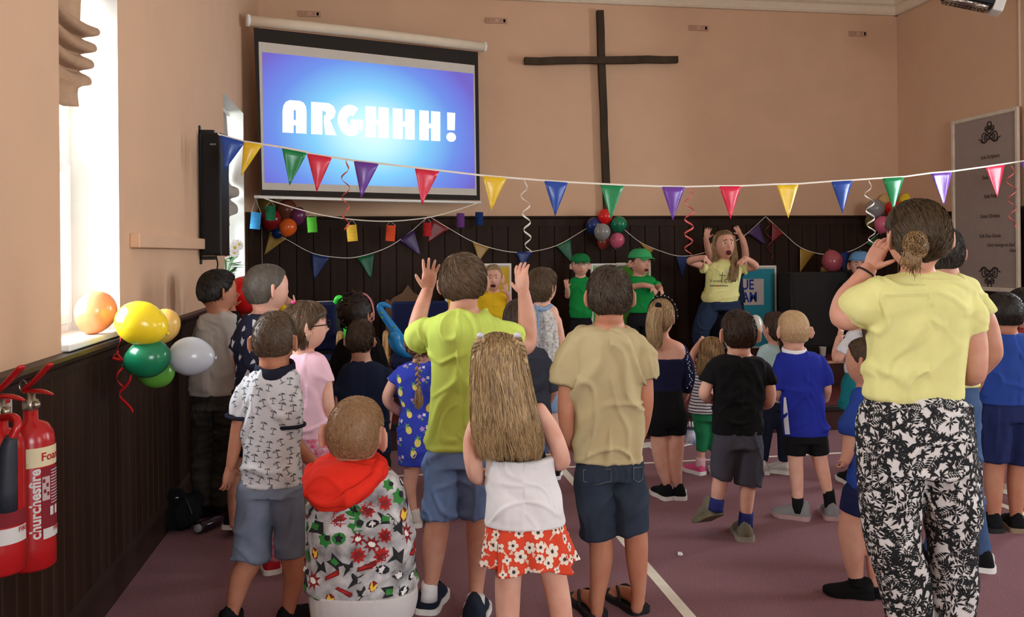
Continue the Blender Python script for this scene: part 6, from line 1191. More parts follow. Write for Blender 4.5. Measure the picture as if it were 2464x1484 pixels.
obj('casing', *tube([PS(596, 49, 0.03), PS(880, 79, 0.03), PS(1164, 113, 0.03)], 0.046, 20, 2, flatend=True), M_cream, parent=scr, smooth=True)
obj('weight_bar', *tube([PS(612, 473, 0.004), PS(884, 481, 0.004), PS(1157, 487, 0.004)], 0.013, 10, 2, flatend=True), M_white, parent=scr, smooth=True)
for px_, py_ in ((596, 49), (1164, 113)): obj('end_cap', *tube([PS(px_, py_, 0.03) - swd * 0.012, PS(px_, py_, 0.03) + swd * 0.012], 0.052, 16, 1, flatend=True), M_white, parent=scr, smooth=True)
mi = bpy.data.materials.new('projected_blue_slide'); mi.use_nodes = True; nt = mi.node_tree; nt.nodes.clear(); o_ = nt.nodes.new('ShaderNodeOutputMaterial'); em = nt.nodes.new('ShaderNodeEmission'); nt.links.new(em.outputs[0], o_.inputs[0])
tc = nt.nodes.new('ShaderNodeTexCoord'); dw = nt.nodes.new('ShaderNodeVectorMath'); dw.operation = 'DOT_PRODUCT'; dw.inputs[1].default_value = tuple(swd / 1.25); dz = nt.nodes.new('ShaderNodeVectorMath'); dz.operation = 'DOT_PRODUCT'; dz.inputs[1].default_value = (0, 0, 1 / 0.92)
cb = nt.nodes.new('ShaderNodeCombineXYZ'); ln_ = nt.nodes.new('ShaderNodeVectorMath'); ln_.operation = 'LENGTH'; cr = nt.nodes.new('ShaderNodeValToRGB')
nt.links.new(tc.outputs['Object'], dw.inputs[0]); nt.links.new(tc.outputs['Object'], dz.inputs[0]); nt.links.new(dw.outputs['Value'], cb.inputs[0]); nt.links.new(dz.outputs['Value'], cb.inputs[1]); nt.links.new(cb.outputs[0], ln_.inputs[0]); nt.links.new(ln_.outputs['Value'], cr.inputs[0]); nt.links.new(cr.outputs[0], em.inputs[0])
els = cr.color_ramp.elements; els[0].position = 0.0; els[0].color = (*lin((226, 255, 255)), 1); els[1].position = 1.35 / 1.35; els[1].color = (*lin((116, 102, 196)), 1)
for ps, c in ((0.22, (196, 246, 255)), (0.45, (134, 208, 250)), (0.72, (112, 146, 232)), (0.9, (114, 120, 218))): e_ = els.new(ps); e_.color = (*lin(c), 1)
em.inputs[1].default_value = 1.05
V, F = squad([(631, 125), (1139, 177), (1143, 454), (637, 439)], 0.006, 0.002); cq = PS(893, 318, 0.006)
io = bpy.data.objects.new('slide', mkmesh('slide', V - cq, F, mi)); COL.objects.link(io); io.parent = scr; io.location = tuple(cq - np.array(scr.location))
ml = bpy.data.materials.new('projected_white_lettering'); ml.use_nodes = True; nt = ml.node_tree; nt.nodes.clear(); o_ = nt.nodes.new('ShaderNodeOutputMaterial'); em = nt.nodes.new('ShaderNodeEmission'); em.inputs[1].default_value = 1.4; nt.links.new(em.outputs[0], o_.inputs[0])
def arc(cx, cy, r, a0, a1, n=10): return [(cx + r * math.cos(math.radians(a0 + (a1 - a0) * k / n)), cy + r * math.sin(math.radians(a0 + (a1 - a0) * k / n))) for k in range(n + 1)]
GL = {'A': [[(0, 1), (0, .35), (.04, .18), (.14, .06), (.3, 0), (.52, 0), (.52, .26), (.46, .32), (.46, 1)], [(.5, .26), (.5, 0), (.72, 0), (.88, .05), (.97, .15), (1, .3), (1, 1), (.56, 1), (.56, .32)], [(.44, .6), (.58, .6), (.58, .76), (.44, .76)]],
      'R': [[(0, 0), (.44, 0), (.44, 1), (0, 1)], [(.42, 0), (.68, .0), (.88, .08), (.97, .25), (.9, .44), (.74, .53), (1, 1), (.56, 1), (.5, .62), (.5, .42), (.58, .36), (.58, .28), (.42, .24)]],
      'H': [[(0, 0), (.45, 0), (.45, 1), (0, 1)], [(.56, 0), (1, 0), (1, 1), (.56, 1)], [(.44, .42), (.57, .42), (.57, .58), (.44, .58)]],
      'G': [arc(.5, .5, .5, -52, -310, 20) + arc(.52, .5, .16, -310, -60, 12), [(.5, .46), (1, .46), (1, .62), (.93, .82), (.6, .72), (.5, .62)]],
      '!': [[(0.02, 0), (.98, 0), (.93, .6), (.05, .6)], arc(.5, .82, .0, 0, 1, 1)]}
zt = lambda x: 573 + (x - 290) * 0.078; zb = lambda x: 762 + (x - 290) * 0.056
let = empty('lettering', (0, 0, 0)); let.parent = scr; let.location = (0, 0, 0)
for ch, x0, x1 in (('A', 287, 425), ('R', 452, 598), ('G', 605, 752), ('H', 765, 898), ('H', 922, 1048), ('H', 1075, 1195), ('!', 1234, 1282)):
    ps = []
    for poly in GL[ch]:
        if ch == '!' and len(poly) == 2: poly = [(.5 + .58 * math.cos(t), .84 + .16 * math.sin(t)) for t in np.linspace(0, 6.2832, 19)[:-1]]
        q = []
        for u, v in poly: zx = x0 + (x1 - x0) * u; q.append((560 + zx / 2.393, (zt(zx) + (zb(zx) - zt(zx)) * v) / 2.393))
        ps.append(squad(q, 0.009, 0.002))
    obj('letter', *join(ps), ml, parent=let)
# ---------------------------------------------------------------- rough wooden cross
M_cross = mat('weathered_beam', (74, 58, 42), rough=0.85, var=0.25, vscale=7, stretch=(1, 1, 0.2), bump=0.6, bscale=40)
cr_ = empty('wall_cross', PW(1460, 500, 1, YB - 0.05), 'tall rough dark wooden cross fixed to the peach wall', 'cross')
def beam(a, b, w, t, yy):
    A, B = PW(*a, 1, yy), PW(*b, 1, yy); ax = unit(B - A); s = unit(np.cross(ax, [0, 1.0, 0])); n = 10; R = []
    for k in range(n + 1):
        c = A + (B - A) * k / n + s * random.uniform(-0.004, 0.004); j = [random.uniform(0.92, 1.06) for _ in range(4)]
        R.append(np.array([c + s * w * sx * j[i] + np.array([0, 1, 0]) * t * sy for i, (sx, sy) in enumerate(((-1, -1), (1, -1), (1, 1), (-1, 1)))]))
    return rings(R)
obj('upright', *beam((1443, 26), (1461, 519), 0.036, 0.03, YB - 0.04), M_cross, parent=cr_)
obj('crossbeam', *beam((1262, 147), (1630, 143), 0.036, 0.028, YB - 0.085), M_cross, parent=cr_)
# ---------------------------------------------------------------- wall vents
M_vent = mat('painted_vent_grille', (196, 154, 128), rough=0.8)
zv = 3.865
for px_ in (745, 1195, 1681, 2064):
    c = PW(px_, 60, 1, YB - 0.01); c[2] = zv; r_ = empty('wall_vent', c, 'small painted ventilation grille high on the wall, ' + {745: 'above the projection screen', 1195: 'between screen and cross', 1681: 'right of the cross', 2064: 'nearest the right corner'}[px_], 'vent', 'ventilation grilles')
    obj('plate', *bbox(c + np.array([-0.11, -0.008, -0.028]), c + np.array([0.11, 0.009, 0.028]), 0.004), M_vent, parent=r_)
    obj('knob', *ellipsoid(c + np.array([0, -0.01, 0]), (0.008, 0.008, 0.008), None, 8, 6), M_cream, parent=r_)
    for k in range(5): obj('slot', *box(c + np.array([-0.09 + k * 0.04 if k != 2 else 0.07, -0.0095, -0.016]), c + np.array([-0.07 + k * 0.04 if k != 2 else 0.09, -0.0085, 0.016])), flat('vent_slot', (176, 136, 112)), parent=r_)
# ---------------------------------------------------------------- framed board on the right wall
bd0, bd1 = PW(2308, 297, 0, XR), PW(2460, 262, 0, XR); Y1, Y0 = bd0[1], bd1[1]; zt_, zb_ = 2.72, 1.09
brd = empty('wall_board', (XR - 0.03, (Y0 + Y1) / 2, zb_), 'tall grey framed board with Latin mottoes and scroll ornaments on the right wall', 'board')
obj('panel', *box((XR - 0.06, Y0, zb_), (XR - 0.047, Y1, zt_)), mat('taupe_grey_board', (158, 140, 130), rough=0.7, var=0.03), parent=brd)
for lo, hi in (((Y0 - 0.03, zb_ - 0.03), (Y0 + 0.012, zt_ + 0.03)), ((Y1 - 0.012, zb_ - 0.03), (Y1 + 0.03, zt_ + 0.03)), ((Y0 + 0.012, zb_ - 0.03), (Y1 - 0.012, zb_ + 0.012)), ((Y0 + 0.012, zt_ - 0.012), (Y1 - 0.012, zt_ + 0.03))):
    obj('frame_bar', *bbox((XR - 0.075, lo[0], lo[1]), (XR - 0.047, hi[0], hi[1]), 0.008), mat('cream_board_frame', (222, 206, 184), rough=0.6), parent=brd)
M_ink = flat('dark_brown_lettering', (48, 36, 32))
def board_text(s, pl, pr, py, shear=0.0):
    a, b = PW(pl, py, 0, XR - 0.062), PW(pr, py, 0, XR - 0.062); T, TF = text2d(s, 1.0, 'LEFT', shear, 0.012); k = (a[1] - b[1]) / (T[:, 0].max() - T[:, 0].min())
    return obj('lettering', np.array([(XR - 0.0615, a[1] - (x - T[:, 0].min()) * k, a[2] + y * k * 1.15) for x, y in T]), TF, M_ink, parent=brd)
for s, a, b, y in (('Sola Scriptura', 2360, 2405, 384), ('Sola Gratia', 2364, 2402, 432), ('Sola Fide', 2368, 2398, 477), ('Solus Christus', 2359, 2406, 525), ('Soli Deo Gloria', 2357, 2408, 572)): board_text(s, a, b, y)
board_text('Glory belongs to God', 2375, 2442, 593, 0.3); board_text('Alone', 2428, 2447, 606, 0.3)
def ornament(py, sg):
    c = PW(2381, py, 0, XR - 0.062); W = 0.16; oo = empty('ornament', (0, 0, 0)); oo.parent = brd; oo.location = (0, 0, 0)
    def cv(f, t0, t1, n=40, r=0.0055): return obj('scroll', *tube([c + np.array([0, -f(t)[0] * W, sg * f(t)[1] * W]) for t in np.linspace(t0, t1, n)], r, 5, 1), M_ink, parent=oo)
    cv(lambda t: (0.62 * math.sin(t), 0.30 * math.sin(2 * t)), 0, 6.2832); cv(lambda t: (0.42 * math.sin(t), 0.18 * math.sin(2 * t)), 0, 6.2832)
    cv(lambda t: (0.30 * math.sin(2 * t), 0.22 + 0.32 * math.cos(t)), 0, 6.2832)
    cv(lambda t: (0.16 * math.cos(t) * (1 - 0.0 * t), 0.78 + 0.14 * math.sin(t)), 0, 6.2832, 20); cv(lambda t: (0.36 * math.cos(t), 0.52 + 0.13 * math.sin(2 * t)), 0, 6.2832)
    for s_ in (-1, 1): cv(lambda t: (s_ * (0.35 + 0.55 * t / 6 + 0.10 * math.sin(t) * t / 4), -0.28 + 0.06 * math.cos(t) * t / 3 + (0.12 if t > 4 else 0.03 * t)), 0, 6.0, 30)
ornament(330, 1); ornament(655, -1)
obj('cable_conduit', *bbox((XR - 0.014, PW(2455, 100, 0, XR)[1] - 0.01, zt_ + 0.03), (XR - 0.0005, PW(2455, 100, 0, XR)[1] + 0.01, 4.07), 0.003), M_cream, label='thin cream cable cover running up the right wall above the board', cat='conduit')
# ---------------------------------------------------------------- radiant heater near the ceiling, top right
hc_ = P(2325, 6, 7.1); ht = empty('wall_heater', hc_, 'black and silver radiant heater hanging high at the top right', 'heater')
hx = unit(r0 * 0.86 - ZV * 0.30 + FH * -0.3); hz_ = unit(np.cross(hx, np.array([0.35, 1, 0.1]))); hy = np.cross(hz_, hx)
hz_ = -hz_ if hz_[2] < 0 else hz_; hy = np.cross(hz_, hx)
M_chr = mat('polished_reflector', (190, 184, 176), rough=0.2, metal=0.9); M_blk = flat('black_enamel', (26, 24, 24), 0.4)
obj('housing', *obox(hc_ + hz_ * 0.03, [hx, hy, hz_], (0.20, 0.11, 0.035), 0.01), M_blk, parent=ht)
for k in range(3): obj('reflector', *tube([hc_ - hx * 0.17 + hy * (-0.07 + 0.07 * k) - hz_ * 0.012, hc_ + hx * 0.17 + hy * (-0.07 + 0.07 * k) - hz_ * 0.012], 0.028, 12, 1, flatend=True), M_chr, parent=ht, smooth=True)
for k in range(12): x_ = -0.18 + 0.36 * k / 11; obj('grille_wire', *tube([hc_ + hx * x_ - hy * 0.105 - hz_ * 0.01, hc_ + hx * x_ - hz_ * 0.05, hc_ + hx * x_ + hy * 0.105 - hz_ * 0.01], 0.0035, 5, 3), M_blk, parent=ht)
obj('end_panel', *obox(hc_ + hx * 0.24 + hz_ * 0.02, [hx, hy, hz_], (0.04, 0.11, 0.06), 0.006), M_white, parent=ht)
obj('bracket', *tube([hc_ + hz_ * 0.06, hc_ + hz_ * 0.06 + np.array([0, 0, ZC - hc_[2] - 0.08])], 0.016, 8, 1, flatend=True), M_white, parent=ht)
# ---------------------------------------------------------------- column speaker on the left wall
dsp = 5.42; c = P(518, 469, dsp); sp = empty('column_speaker', c - ZV * 0.396, 'tall narrow black column speaker on the left wall', 'speaker')
an = math.radians(12); sx_ = np.array([math.cos(an), -math.sin(an), 0]); sy_ = np.array([math.sin(an), math.cos(an), 0])
M_sp = mat('black_speaker_grille', (30, 29, 30), rough=0.7, var=0.2, vscale=300)
obj('cabinet', *obox(c, [sx_, sy_, ZV], (0.066, 0.07, 0.396), 0.006), M_blk, parent=sp)
obj('grille', *obox(c - sy_ * 0.073 + sx_ * 0.006, [sx_, sy_, ZV], (0.054, 0.006, 0.38), 0.004), M_sp, parent=sp)
obj('badge', *obox(c - sy_ * 0.0805 + sx_ * 0.02 + ZV * 0.32, [sx_, sy_, ZV], (0.02, 0.001, 0.006)), flat('grey_badge', (120, 120, 122)), parent=sp)
for zz in (-0.41, 0.41): obj('bracket', *bbox(np.array([XL, c[1] - 0.02, c[2] + zz - 0.012]), np.array([c[0], c[1] + 0.02, c[2] + zz + 0.012]), 0.003), M_blk, parent=sp)
obj('back_rail', *bbox(np.array([XL, c[1] - 0.02, c[2] - 0.45]), np.array([XL + 0.012, c[1] + 0.01, c[2] + 0.45]), 0.003), M_blk, parent=sp)
obj('cable', *tube([c - ZV * 0.39, c - ZV * 0.48 + sy_ * 0.02, np.array([XL + 0.02, c[1] + 0.02, c[2] - 0.62])], 0.005, 6, 4), M_blk, parent=sp)
# trunking along the left wall
ca, cb_ = PW(312, 590, 0, XL), PW(488, 600, 0, XL)
obj('cable_trunking', *bbox((XL - 0.001, ca[1], 1.508), (XL + 0.045, min(cb_[1], c[1] - 0.06), 1.575), 0.004), M_wall, label='short boxed cable trunking painted like the wall, beside the tall window', cat='trunking')
# ---------------------------------------------------------------- balloons
BM = {}
def bmat(n, rgb, tr=0.0):
    m = mat('balloon_' + n, rgb, rough=0.22, var=0.02, spec=0.5); b = m.node_tree.nodes['Principled BSDF']
    if tr: b.inputs['Transmission Weight'].default_value = tr; b.inputs['IOR'].default_value = 1.02
    return m
def balloon(px, py, rx, ry, d, m, label, group, ang=0.0, dd=0.0, tie=None):
    d = d + dd; c = P(px, py, d); k = d / FPX; R = max(rx, ry) * k; r = min(rx, ry) * k
    if rx > ry: ang = ang or math.pi / 2 * (1 if random.random() < 0.5 else -1)
    ax_ = unit(u0 * math.cos(ang) + r0 * math.sin(ang)); x_ = unit(np.cross(ax_, FH)); y_ = np.cross(ax_, x_)
    prof = []
    for t in np.linspace(-math.pi / 2, math.pi / 2, 17): 
        z = math.sin(t); w = math.cos(t) * (1 - 0.13 * max(0, -z) ** 1.2); prof.append((r * max(w, 0.03), R * (z if z > 0 else z * 1.06)))
    root = empty('balloon', c - ax_ * R, label, 'balloon', group)
    obj('skin', *lathe(prof, 26, c, np.array([x_, y_, ax_])), m, parent=root, smooth=True)
    obj('knot', *lathe([(r * 0.04, -R * 1.05), (r * 0.05, -R * 1.08), (r * 0.11, -R * 1.15), (r * 0.02, -R * 1.16)], 10, c, np.array([x_, y_, ax_])), m, parent=root, smooth=True)
    if tie is not None:
        kn = c - ax_ * R * 1.15
        if isinstance(tie, str): tie = np.array([kn[0], YB - (0.02 if kn[2] < ZWB else 0.001), kn[2] + 0.01])
        obj('tie_string', *tube([kn, (kn + np.asarray(tie)) / 2 - ZV * 0.02, tie], 0.0011, 5, 4), M_tie, parent=root)
    return root
M_tie = flat('brown_thread', (70, 52, 42), 0.6)
G1 = 'balloons tied beside the tall window'
B = {n: bmat(n, c) for n, c in dict(peach=(240, 146, 96), yellow=(248, 216, 40), gold=(224, 178, 92), green=(24, 122, 82), lime=(96, 164, 60), silver=(190, 196, 204), red=(224, 30, 30), darkred=(150, 32, 34), purple=(120, 54, 96), orange=(226, 96, 30), brown=(140, 76, 56), blue=(26, 52, 108), grey=(140, 136, 134), pink=(206, 96, 124), rust=(148, 58, 44), rose=(164, 78, 88), olive=(120, 104, 48), palegold=(214, 178, 110), clear=(222, 222, 214)).items()}
for a in ((230, 751, 52, 47, B['peach'], 'orange balloon in front of the tall bright window', 0.4, 0.02), (340, 778, 62, 53, B['yellow'], 'bright yellow balloon by the tall window', -1.2, -0.06), (393, 785, 38, 44, B['gold'], 'gold balloon tucked behind the bright yellow one', 0.5, 0.16), (355, 862, 54, 47, B['green'], 'dark green balloon hanging under the bright yellow one', 1.3, -0.04),
          (374, 893, 45, 40, B['lime'], 'lime green balloon lowest of the window bunch', 1.9, 0.10), (460, 857, 53, 47, B['silver'], 'pearly silver balloon on the right of the window bunch', -1.5, 0.04)): balloon(*a[:4], 3.42, a[4], a[5], G1, a[6], a[7])
balloon(588, 708, 42, 44, 5.75, B['red'], 'big red balloon between two boys beside the flowers', None, 0.1, 0, np.array([XL + 0.054, 5.75, 1.10])); balloon(690, 742, 17, 20, 5.75, B['yellow'], 'small yellow balloon peeping out beside the girl with bunches', None, 0.1, 0, np.array([XL + 0.054, 5.85, 1.10]))
G2 = 'balloons under the projection screen'
for a in ((640, 500, 26, 32, 'olive', 'olive yellow balloon behind the green lantern', 0.12), (690, 505, 26, 24, 'brown', 'brown balloon at the top of the bunch under the screen', 0.09), (653, 528, 25, 24, 'darkred', 'dark red balloon behind the green lantern', -0.02), (717, 520, 18, 23, 'purple', 'purple balloon on the right of the bunch under the screen', -0.03), (693, 547, 22, 21, 'orange', 'orange balloon at the front of the bunch under the screen', -0.14), (668, 560, 14, 14, 'blue', 'small dark blue balloon lowest of the bunch under the screen', 0.06)):
    balloon(*a[:4], DY(a[0], YB - 0.28), B[a[4]], a[5], G2, 0.3, a[6] * 1.7, 'wall')
G3 = 'balloons below the cross'
for a in ((1456, 521, 19, 18, 'red', 'red balloon at the foot of the cross', 0.0), (1428, 543, 18, 20, 'blue', 'dark blue balloon on the left of the bunch below the cross', 0.02), (1489, 540, 20, 20, 'green', 'green balloon on the right of the bunch below the cross', -0.02), (1452, 582, 18, 15, 'rust', 'rust brown balloon lowest of the bunch below the cross', 0.06), (1449, 558, 21, 20, 'grey', 'grey balloon at the front of the bunch below the cross', -0.14), (1485, 578, 19, 18, 'pink', 'pink balloon lower right of the bunch below the cross', -0.06)):
    balloon(*a[:4], DY(a[0], YB - 0.22), B[a[4]], a[5], G3, 0.2, a[6] * 1.6, 'wall')
G4 = 'balloons near the right corner'
for a in ((2130, 488, 17, 22, 'palegold', 'pale gold balloon at the top of the bunch near the right corner', 0.12), (2106, 502, 22, 23, 'grey', 'slate grey balloon on the left of the bunch near the right corner', -0.06), (2150, 503, 21, 21, 'red', 'red balloon behind the woman near the right corner', -0.01), (2182, 484, 18, 20, 'yellow', 'yellow balloon behind the woman near the right corner', 0.1), (2124, 540, 20, 21, 'pink', 'pink balloon lowest of the bunch near the right corner', -0.12), (2097, 532, 15, 19, 'olive', 'olive balloon behind the white curl near the right corner', 0.06)):
    balloon(*a[:4], DY(a[0], YB - 0.28), B[a[4]], a[5], G4, 0.2, a[6] * 1.6, 'wall')
balloon(2003, 628, 26, 25, DY(2003, 7.86), B['rose'], 'dusky rose balloon resting on the dark cabinet', None, 2.9)
balloon(1816, 787, 20, 30, DY(1816, 6.5), bmat('pearl', (196, 190, 176)), 'pearly white balloon behind the boy in the black T-shirt', None, 0.1, 0, np.array([*PW(1816, 900, 1, 6.5)[:2], STEP_Z + 0.002]))
# curling red ribbon under the window bunch
M_rr = flat('red_gift_ribbon', (206, 30, 30), 0.35)
def curl_ribbon(path, d, w, m, label, cat='ribbon', turns=3.0, amp=10, name='ribbon'):
    q = catmull(np.array(path, float), 14); n = len(q); pts, sd = [], []
    for i, (x, y) in enumerate(q):
        t = i / n * turns * 2 * math.pi; pts.append(P(x + amp * math.sin(t) * min(1, i / n * 3), y, d + amp * d / FPX * math.cos(t))); sd.append(unit(ZV * 0.9 + r0 * 0.4 * math.sin(t * 0.5)))
    return obj(name, *ribbon(pts, w, np.array(sd)), m, smooth=True, label=label, cat=cat)
curl_ribbon([(278, 778), (288, 815), (290, 850), (306, 890), (312, 925), (286, 955), (318, 992)], 3.40, 0.006, M_rr, 'curled red ribbon trailing from the balloons by the window', turns=2.5, amp=8)
curl_ribbon([(286, 845), (272, 858), (296, 868), (284, 895), (298, 930)], 3.43, 0.005, M_rr, 'short curled red ribbon end beside the dark green balloon', turns=2, amp=8)
# ---------------------------------------------------------------- bunting across the hall
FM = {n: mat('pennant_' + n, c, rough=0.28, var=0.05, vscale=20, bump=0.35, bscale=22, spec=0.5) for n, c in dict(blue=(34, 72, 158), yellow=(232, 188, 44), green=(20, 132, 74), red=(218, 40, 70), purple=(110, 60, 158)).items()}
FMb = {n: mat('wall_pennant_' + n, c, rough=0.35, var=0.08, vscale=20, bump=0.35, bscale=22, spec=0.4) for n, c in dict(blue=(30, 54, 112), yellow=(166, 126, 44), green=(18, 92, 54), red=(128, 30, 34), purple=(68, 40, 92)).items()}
M_str = flat('white_tape', (226, 214, 198), 0.6)
def pennant(tl, tr_, tip, D, m, parent, bul=0.012, nrm=None):
    a, b, c_ = P(*tl, D(tl[0])), P(*tr_, D(tr_[0])), P(*tip, D(tip[0])); n = unit(np.cross(b - a, c_ - a)); n = n if n @ cF < 0 else -n; rows = []; N = 7
    for j in range(N):
        v = j / (N - 1)
        for i in range(N):
            u = i / (N - 1); p_ = (a * (1 - u) + b * u) * (1 - v) + c_ * v + n * bul * math.sin(math.pi * u) * math.sin(math.pi * min(1, v + 0.15)) * (1 if (tl[0] // 7) % 2 else -0.7); rows.append(p_ if v < 1 else p_ + (b - a) * (u - 0.5) * 0.01)
    A = np.array(rows); V = np.concatenate([A, A - n * 0.0012]); F = []; k = N * N
    for j in range(N - 1):
        for i in range(N - 1): q = j * N + i; F += [(q, q + 1, q + N + 1, q + N), (q + k, q + N + k, q + N + 1 + k, q + 1 + k)]
    bd = [i for i in range(N)] + [j * N + N - 1 for j in range(1, N)] + [(N - 1) * N + i for i in range(N - 2, -1, -1)] + [j * N for j in range(N - 2, 0, -1)]
    for x, y in zip(bd, bd[1:] + bd[:1]): F.append((x, x + k, y + k, y))
    o = obj('pennant', V, F, m, parent=parent, smooth=True); return o
def Dfront(px): t = (px - 530) / (2464 - 530); return 1 / ((1 - t) / 4.95 + t / 7.02)
FL = [('blue', (529, 325), (590, 342), (541, 410)), ('yellow', (586, 341), (632, 348), (580, 425)), ('green', (678, 355), (740, 367), (697, 446)), ('red', (738, 369), (799, 379), (762, 462)), ('purple', (851, 387), (912, 394), (869, 477)), ('red', (998, 404), (1058, 411), (1015, 493)), ('yellow', (1161, 423), (1220, 428), (1182, 507)), ('blue', (1309, 435), (1367, 439), (1336, 520)), ('green', (1444, 443), (1502, 446), (1470, 527)), ('purple', (1592, 449), (1649, 450), (1619, 530)), ('red', (1730, 448), (1784, 448), (1758, 527)), ('yellow', (1868, 444), (1922, 443), (1897, 525)), ('blue', (2000, 437), (2052, 434), (2027, 513)), ('green', (2123, 429), (2176, 426), (2150, 506)), ('purple', (2240, 417), (2291, 413), (2271, 494)), ('red', (2371, 402), (2418, 395), (2400, 474)), ('purple', (2456, 389), (2508, 381), (2484, 460))]
bt = empty('bunting', P(1232, 430, Dfront(1232)), 'string of glossy coloured pennants stretched across the hall from the black speaker', 'bunting')
sp_ = [(524, 322)] + [q for f in FL for q in (f[1], f[2])] + [(2530, 378)]
obj('string', *ribbon([P(x, y - 1, Dfront(x)) for x, y in sp_], 0.006, np.array([ZV] * len(sp_))), M_str, parent=bt)
for f in FL: pennant(f[1], f[2], f[3], Dfront, FM[f[0]], bt)
def Dwall(px): return DY(px, YB - 0.075)
def wall_bunting(label, flags, line):
    x0, y0 = line[0]; b_ = empty('bunting', P(x0, y0, Dwall(x0)), label, 'bunting', 'bunting hung along the panelling')
    q = catmull(np.array(line, float), 6); obj('string', *ribbon([P(x, y, Dwall(x)) for x, y in q], 0.004, np.array([ZV] * len(q))), M_str, parent=b_)
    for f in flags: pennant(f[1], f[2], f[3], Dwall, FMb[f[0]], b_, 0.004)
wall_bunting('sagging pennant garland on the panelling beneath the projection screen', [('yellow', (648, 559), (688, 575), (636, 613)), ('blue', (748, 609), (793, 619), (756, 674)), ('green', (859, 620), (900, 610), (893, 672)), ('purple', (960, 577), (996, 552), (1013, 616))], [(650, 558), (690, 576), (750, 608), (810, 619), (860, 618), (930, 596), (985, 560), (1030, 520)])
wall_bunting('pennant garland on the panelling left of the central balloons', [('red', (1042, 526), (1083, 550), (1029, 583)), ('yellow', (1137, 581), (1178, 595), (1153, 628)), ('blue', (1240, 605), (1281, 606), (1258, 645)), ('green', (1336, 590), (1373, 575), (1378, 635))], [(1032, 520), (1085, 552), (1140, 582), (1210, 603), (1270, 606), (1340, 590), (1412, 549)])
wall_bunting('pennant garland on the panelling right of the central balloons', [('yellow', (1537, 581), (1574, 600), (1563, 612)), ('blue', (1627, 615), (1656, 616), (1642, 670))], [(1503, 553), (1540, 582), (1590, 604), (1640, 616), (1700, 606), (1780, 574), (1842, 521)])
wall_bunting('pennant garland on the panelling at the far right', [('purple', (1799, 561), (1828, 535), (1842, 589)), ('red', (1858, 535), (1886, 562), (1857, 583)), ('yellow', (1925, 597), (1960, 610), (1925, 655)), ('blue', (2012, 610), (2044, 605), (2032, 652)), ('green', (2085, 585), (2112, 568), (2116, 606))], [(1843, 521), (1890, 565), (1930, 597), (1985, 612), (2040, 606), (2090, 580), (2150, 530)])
# ---------------------------------------------------------------- hanging curled streamers
M_sw = flat('white_streamer', (224, 214, 200), 0.4); M_sr = flat('coral_streamer', (214, 92, 84), 0.4); M_sd = flat('dark_red_streamer', (120, 40, 40), 0.4)
def streamer(px0, y0, px1, y1, D, amp, turns, m, label):
    n = 90; pts, sd = [], []
    if D is Dfront: y0 = float(np.interp(px0, [q_[0] for q_ in sp_], [q_[1] for q_ in sp_]))
    for i in range(n):
        t = i / (n - 1); x = px0 + (px1 - px0) * t; y = y0 + (y1 - y0) * t ** 0.85; a = t * turns * 2 * math.pi; am = amp * (1 - 0.35 * t); d_ = D(px0)
        pts.append(P(x + am * math.sin(a) * min(1, t * 8), y, d_ + am * d_ / FPX * math.cos(a) * min(1, t * 8))); sd.append(ZV)
    sd = [unit(ZV + 0.5 * r0 * math.sin(i * 0.21) + 0.35 * FH * math.cos(i * 0.13)) for i in range(n)]
    obj('streamer', *ribbon(pts, 0.0065, np.array(sd)), m, smooth=True, label=label, cat='streamer', group='curled paper streamers')
streamer(832, 395, 832, 552, Dfront, 11, 3.6, M_sr, 'coral curled streamer hanging in front of the projection screen')
streamer(1262, 446, 1272, 606, Dfront, 11, 4.2, M_sw, 'white curled streamer hanging left of the cross')
streamer(1660, 460, 1656, 616, Dfront, 13, 4.3, M_sr, 'coral curled streamer hanging right of the cross')
streamer(2090, 444, 2100, 602, Dfront, 12, 4.6, M_sw, 'white curled streamer hanging by the corner balloons')
streamer(2432, 416, 2438, 545, Dfront, 13, 3.4, M_sr, 'coral curled streamer hanging in front of the framed board')
streamer(1845, 522, 1856, 622, Dwall, 8, 2.5, M_sd, 'dark red curled streamer on the panelling above the blue board')
